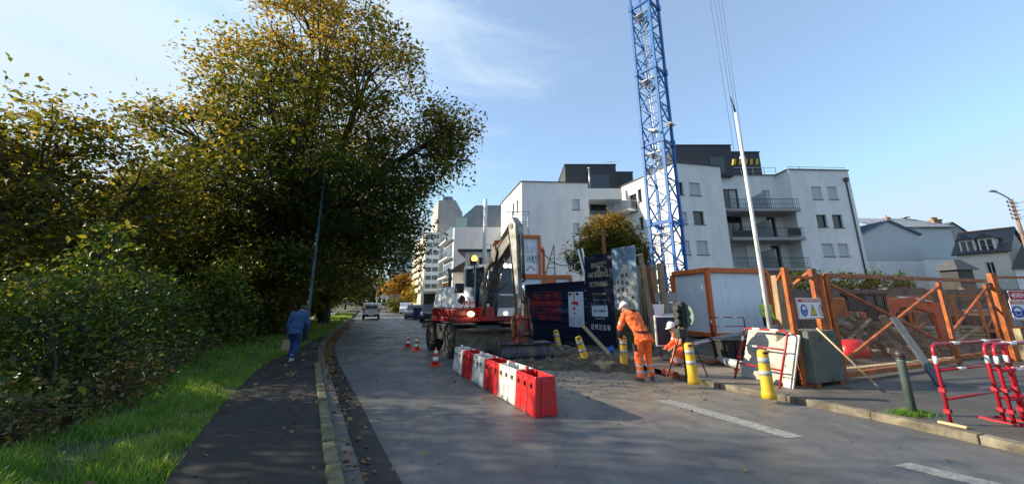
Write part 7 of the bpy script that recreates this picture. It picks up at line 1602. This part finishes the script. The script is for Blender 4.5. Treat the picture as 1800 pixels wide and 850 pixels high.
    if band:
        for S_ in 'LR':
            for f, w0 in ((.45, .080), (.75, .076)):
                a = J['kn' + S_].lerp(J['an' + S_], f); d = dirn(J['kn' + S_], J['an' + S_]); k = MB(); k.tube([a - d * .028, a + d * .028], [w0 * bulk + .004, w0 * bulk + .001], 16, False); k.build('reflective_band', REFL, tr_)
            a = J['el' + S_].lerp(J['sh' + S_], .35); d = dirn(J['el' + S_], J['sh' + S_]); k = MB(); k.tube([a - d * .025, a + d * .025], .075 * bulk, 16, False); k.build('reflective_band', REFL, jk)
        for f in ():
            p = pel.lerp(ch, f); k = MB(); k.loft([(p - sp * .025, rt * (.181 + .012 * f), fr * (.142 + .006 * f)), (p + sp * .025, rt * (.183 + .014 * f), fr * (.143 + .008 * f))], 18); k.build('reflective_band', REFL, jk)
    if extra: extra(t, J, jk, tr_)
    return t
# standing worker bent over, seen from behind
wl_ = gp(1137, 669)
def worker_extra(t, J, jk, tr_):
    for S_ in 'LR':
        k = MB(); a, b = J['el' + S_].lerp(J['wr' + S_], .12), J['wr' + S_]; k.tube([a, a.lerp(b, .5), b], [.066, .062, .054], 14); k.build('navy_cuff', NAVYC, jk)
        a = J['hip' + S_].lerp(J['kn' + S_], .5); o_ = (J['hipR'] - J['hipL']).normalized() * (.095 if S_ == 'R' else -.095); k = MB(); k.box(a + o_, (.05, .13, .16)); k.build('cargo_pocket', NAVYC, tr_, bevel=.015)
    k = MB(); k.loft([(J['pelvis'] + V((0, 0, .085)), V((.195, 0, 0)), V((0, .155, 0))), (J['pelvis'] + V((0, 0, .115)), V((.192, 0, 0)), V((0, .153, 0)))], 18); k.build('navy_waistband', NAVYC, tr_)
person('person in orange hi-vis jacket and trousers with white helmet, bent over with back turned', wl_, R(4),
       dict(pelvis=(.0, .0, .94), chest=(-.13, .20, 1.30), neck=(-.19, .31, 1.44), head=(-.235, .40, 1.545), face=(-.35, .75, -.45), shL=(-.33, .22, 1.38), shR=(.02, .30, 1.385),
            elL=(-.42, .30, 1.10), wrL=(-.38, .40, .88), handL=(-.36, .44, .8), elR=(.16, .42, 1.16), wrR=(.14, .62, 1.0), handR=(.12, .70, .95),
            hipL=(-.10, .0, .90), hipR=(.10, .0, .90), knL=(-.13, .06, .49), anL=(-.14, -.03, .09), toeL=(-.22, .2, 0), knR=(.12, .12, .50), anR=(.15, .06, .09), toeR=(.2, .3, 0), curl=(.9, 0, 0)),
       dict(jacket=HIO, trousers=HIO, shoe=BOOT, hem=True), extra=worker_extra)
# worker kneeling at the trench, facing left
kl = at(1191, 640, 10.2); kl.z = .1
person('person in orange hi-vis kneeling with white helmet, facing left behind the broom', (kl.x + .17, 10.2, .08), R(0),
       dict(pelvis=(.10, .08, .42), chest=(-.02, .05, .74), neck=(-.12, .03, .86), head=(-.22, .02, .95), face=(-.9, -.1, -.42), shL=(-.05, -.14, .80), shR=(-.03, .22, .80),
            elL=(-.14, -.20, .55), wrL=(-.32, -.14, .45), handL=(-.4, -.12, .42), elR=(-.14, .26, .55), wrR=(-.34, .2, .42), handR=(-.42, .18, .38),
            hipL=(.10, -.02, .40), hipR=(.10, .18, .40), knL=(-.24, -.08, .30), anL=(-.18, -.08, .09), toeL=(-.34, -.08, 0), knR=(-.18, .22, .09), anR=(.26, .22, .09), toeR=(.1, .22, 0), curl=(1.0, 0, 0)),
       dict(jacket=HIO, trousers=HIO, shoe=BOOT, hem=True))
# pedestrian walking away on the left path
pd_ = gp(513, 634, .1)
def bag_extra(t, J, jk, tr_): pass
person('person in blue jacket and dark blue trousers walking away with head bowed', pd_, R(12),
       dict(pelvis=(0, 0, .86), chest=(.03, .06, 1.17), neck=(.04, .12, 1.33), head=(.055, .24, 1.395), face=(.15, .6, -.78), shL=(-.14, .08, 1.27), shR=(.20, .08, 1.27),
            elL=(-.21, .06, 1.0), wrL=(-.21, .08, .77), handL=(-.21, .1, .68), elR=(.26, .1, 1.0), wrR=(.24, .26, .82), handR=(.22, .34, .8),
            hipL=(-.085, 0, .83), hipR=(.085, 0, .83), knL=(-.07, .13, .46), anL=(-.05, .02, .09), toeL=(-.05, .2, 0), knR=(.06, .04, .45), anR=(.04, -.2, .12), toeR=(.05, 0, 0), curl=(1.1, 0, 0)),
       dict(jacket=DENIM, trousers=JEANS, shoe=mat('grey_shoe', (.32, .32, .34), .7, var=.15), hem=True), hair=True, helmet=False, band=False)
hl = pd_ + Matrix.Rotation(R(12), 3, 'Z') @ V((-.215, .10, .66))
bg_ = thing('paper_bag', 'pale brown bag hanging from the hand of the walking person', 'bag', hl - V((0, 0, .38)))
PAP = mat('brown_paper', (.30, .22, .15), .85, var=.15); mb = MB(); mb.add([(-.13, -.06, 0), (.13, -.06, 0), (.13, .06, 0), (-.13, .06, 0), (-.1, -.03, .28), (.1, -.03, .28), (.1, .03, .28), (-.1, .03, .28)], [(3, 2, 1, 0), (0, 1, 5, 4), (1, 2, 6, 5), (2, 3, 7, 6), (3, 0, 4, 7), (4, 5, 6, 7)]); mb.build('bag_body', PAP, bg_, bevel=.02)
mb = MB(); mb.tube([(-.05, 0, .27), (-.02, 0, .37), (.02, 0, .37), (.05, 0, .27)], .008, 6); mb.build('handle', PAP, bg_)
# third worker, half hidden behind the white pole
tp_ = at(1349, 560, 15.6)
person('person in yellow hi-vis vest and white helmet half hidden behind the white pole', (tp_.x, 15.6, .15), R(10),
       dict(pelvis=(0, 0, .93), chest=(0, .0, 1.28), neck=(0, .02, 1.47), head=(0, .03, 1.61), face=(-.6, -.75, -.1), shL=(-.18, 0, 1.40), shR=(.18, 0, 1.40), elL=(-.25, -.02, 1.12), wrL=(-.2, -.2, .98), handL=(-.16, -.28, .96),
            elR=(.25, .02, 1.12), wrR=(.24, -.1, .9), handR=(.23, -.14, .82), hipL=(-.09, 0, .9), hipR=(.09, 0, .9), knL=(-.1, -.03, .48), anL=(-.1, .02, .09), toeL=(-.1, -.2, 0), knR=(.1, -.02, .48), anR=(.1, .02, .09), toeR=(.1, -.2, 0)),
       dict(jacket=HIY, trousers=NAVYC, shoe=BOOT, hem=True))
# broom leaning on the signal post
b0 = gp(1178, 662, .03); tp = at(1197, 556, b0.y + .45); t = thing('broom', 'push broom with red brown head and wooden handle standing by the kerb', 'broom', b0, R(0))
v = tp - b0; mb = MB(); mb.tube([V((0, 0, .1)), v], .015, 8); mb.build('handle', PINE, t)
mb = MB(); a, c = gp(1166, 655, .05) - b0, gp(1191, 664, .05) - b0; mb.bar(a + V((0, 0, .1)), c + V((0, 0, .1)), .08, .045); mb.build('head', RUST, t, bevel=.01)
mb = MB(); mb.bar(a + V((0, 0, .035)), c + V((0, 0, .035)), .085, .085); mb.build('bristles', mat('red_bristles', (.22, .04, .035), .9, var=.3, scale=60), t)
# ================================================================ vehicles
VW = mat('van_white', (.80, .81, .82), .3, var=.03, coat=.4); CARD = mat('car_dark_blue', (.012, .015, .03), .25, var=.05, coat=.6); CARG = mat('car_grey', (.25, .27, .29), .3, .3, var=.05, coat=.5)
TAIL = mat('tail_light', (.45, .01, .01), .3)
def vehicle(name, label, cat, loc, rz, paint, L_=4.3, W=1.76, H=1.5, van=False, group=None):
    t = thing(name, label, cat, loc, rz, group); h = W / 2
    if van: low = [(-L_ / 2, .35), (-L_ / 2 - .02, 1.0), (-L_ / 2 + .08, H - .08), (-L_ / 2 + .3, H), (L_ * .12, H), (L_ * .27, H * .62), (L_ * .48, H * .52), (L_ / 2, .7), (L_ / 2, .32)]
    else: low = [(-L_ / 2, .4), (-L_ / 2, .78), (-L_ / 2 + .12, .95), (L_ * .2, .95), (L_ * .46, .8), (L_ / 2, .62), (L_ / 2, .3)]
    mb = MB(); mb.prism([V((-h, y, z)) for y, z in low], (W, 0, 0)); body = mb.build('body', paint, t, bevel=.07)
    if not van:
        g = [(-L_ / 2 + .15, .93), (-L_ / 2 + .45, H - .06), (L_ * .02, H - .04), (L_ * .22, .93)]; ins = .14
        mb = MB(); n = 4; vs = [V((-h + (.05 if z < 1 else ins), y, z)) for y, z in g] + [V((h - (.05 if z < 1 else ins), y, z)) for y, z in g]; mb.add(vs, [(0, 1, 2, 3), (7, 6, 5, 4)] + [(i, i + 4, (i + 1) % 4 + 4, (i + 1) % 4) for i in range(4)]); mb.build('windows', GLASS, t, bevel=.03)
        mb = MB(); mb.box((0, (-L_ / 2 + .45 + L_ * .02) / 2, H - .03), (W - .26, L_ * .52 - .42, .05)); mb.build('roof', paint, t, bevel=.02)
    else:
        mb = MB(); mb.bb((-h * .66, -L_ / 2 - .045, H * .64), (-.06, -L_ / 2 + .05, H * .86)); mb.bb((.06, -L_ / 2 - .045, H * .64), (h * .66, -L_ / 2 + .05, H * .86)); mb.build('rear_window', GLASS, t)
        mb = MB(); mb.box((0, -L_ / 2 - .03, H * .55), (.02, .03, H * .7)); mb.build('door_seam', DARK, t)
        for s in (-1, 1): mb = MB(); mb.bb((s * (h + .002) - .01, L_ * .02, H * .6), (s * (h + .002) + .01, L_ * .2, H * .88)); mb.build('side_window', GLASS, t); mb = MB(); mb.box((s * (h + .12), L_ * .2, H * .62), (.2, .1, .2)); mb.build('wing_mirror', BLACK, t, bevel=.02)
    mb = MB(); mb.box((0, -L_ / 2 - .04, .42), (W - .08, .14, .24)); mb.build('bumper', DARK, t, bevel=.03)
    mb = MB(); mb.box((0, -L_ / 2 - .115, .5), (.5, .01, .11)); mb.build('number_plate', WHITE, t)
    for s in (-1, 1):
        mb = MB(); mb.box((s * (h - .12), -L_ / 2 - .02, .88 if not van else .95), (.18, .08, .3 if van else .16)); mb.build('tail_light', TAIL, t, bevel=.01)
        mb = MB(); mb.box((s * (h - .25), L_ / 2 - .02, .66), (.34, .1, .16)); mb.build('headlight', WHITE, t, bevel=.02)
        for y in (-L_ * .3, L_ * .31):
            mb = MB(); mb.wheel((0, 0, 0), (1, 0, 0), .32, .2, 20); w_ = mb.build('wheel', BLACK, t, loc=(s * (h - .1), y, .32)); mb = MB(); mb.wheel((s * .06, 0, 0), (1, 0, 0), .2, .1, 12, [(-.5, 1), (.5, .9)]); mb.build('rim', STEEL, w_)
    return t
vehicle('van', 'white panel van driving away along the road', 'van', gp(652, 560), R(20), VW, 4.2, 1.75, 1.72, True)
vehicle('parked_car', 'dark blue parked car nearest the excavator, behind the black railing', 'car', (-7.7, 36.5, 0), R(188), CARD, 4.4, 1.8, 1.62, group='cars parked along the far kerb')
vehicle('parked_car', 'grey parked car with pale windscreen left of the dark one', 'car', (-11.0, 43, 0), R(190), CARG, 4.2, 1.75, 1.5, group='cars parked along the far kerb')
vehicle('parked_car', 'dark parked car behind the bins, third from the excavator', 'car', (-12.2, 50, 0), R(190), CARD, 4.2, 1.75, 1.5, group='cars parked along the far kerb')
vehicle('parked_van', 'small white van parked beyond the dark cars', 'van', (-17.3, 62, 0), R(195), VW, 4.2, 1.75, 1.8, True)
rl = thing('black_railing', 'low black railing in front of the parked cars', 'railing', gp(742, 574))
a = gp(742, 574); b = gp(779, 582); railing(rl, [a, a.lerp(b, .5), b], 0, .95, .16, m=BLACK)
for i, (x, Y) in enumerate(((724, 43), (735, 41))):
    p = at(x, 550, Y); t = thing('waste_bin', ['left navy wheeled bin beside the parked cars', 'right navy wheeled bin beside the parked cars'][i], 'bin', (p.x, Y, 0), R(15), 'navy bins by the far kerb')
    mb = MB(); mb.box((0, 0, .62), (.95, .75, 1.05), top=(1.12, 1.1)); mb.build('bin_body', mat('navy_plastic', (.02, .03, .09), .5), t, bevel=.03); mb = MB(); mb.box((0, 0, 1.19), (1.1, .86, .1)); mb.build('lid', DARK, t, bevel=.03)
    for xx in (-.4, .4): mb = MB(); mb.wheel((xx, 0, .1), (1, 0, 0), .1, .05, 12); mb.build('wheel', BLACK, t)
p = at(692, 545, 66); t = thing('notice_board', 'grey roadside notice board on posts at the far right kerb', 'notice board', (p.x, 66, 0), R(18))
mb = MB(); mb.bb((-.9, 0, 1.4), (.9, .12, 3.2)); mb.build('board', mat('grey_board', (.2, .21, .22), .5), t); mb = MB(); mb.bb((-.75, -.02, 2.0), (.75, -.003, 2.12)); mb.bb((-.75, -.02, 2.5), (.75, -.003, 2.62)); mb.build('white_bars', WHITE, t)
for x in (-.7, .7): mb = MB(); mb.cyl((x, .06, 0), (x, .06, 1.42), .05); mb.build('post', STEEL, t)
for i, (x, y, Y) in enumerate(((672, 521, 88), (663, 524, 94), (680, 523, 84))):
    p = at(x, y, Y); t = thing('road_sign', ['tallest small round road sign at the end of the road', 'round road sign left of the tallest at the end of the road', 'round road sign right of the tallest at the end of the road'][i], 'road sign', (p.x, Y, 0), 0, 'small signs at the end of the road')
    mb = MB(); mb.cyl((0, 0, 0), (0, 0, p.z), .05); mb.build('post', STEEL, t); mb = MB(); mb.wheel((0, -.06, p.z), (0, 1, 0), .5, .04, 20, [(-.5, .01), (-.5, 1), (.5, 1), (.5, .01)]); mb.build('sign_disc', WHITE, t)
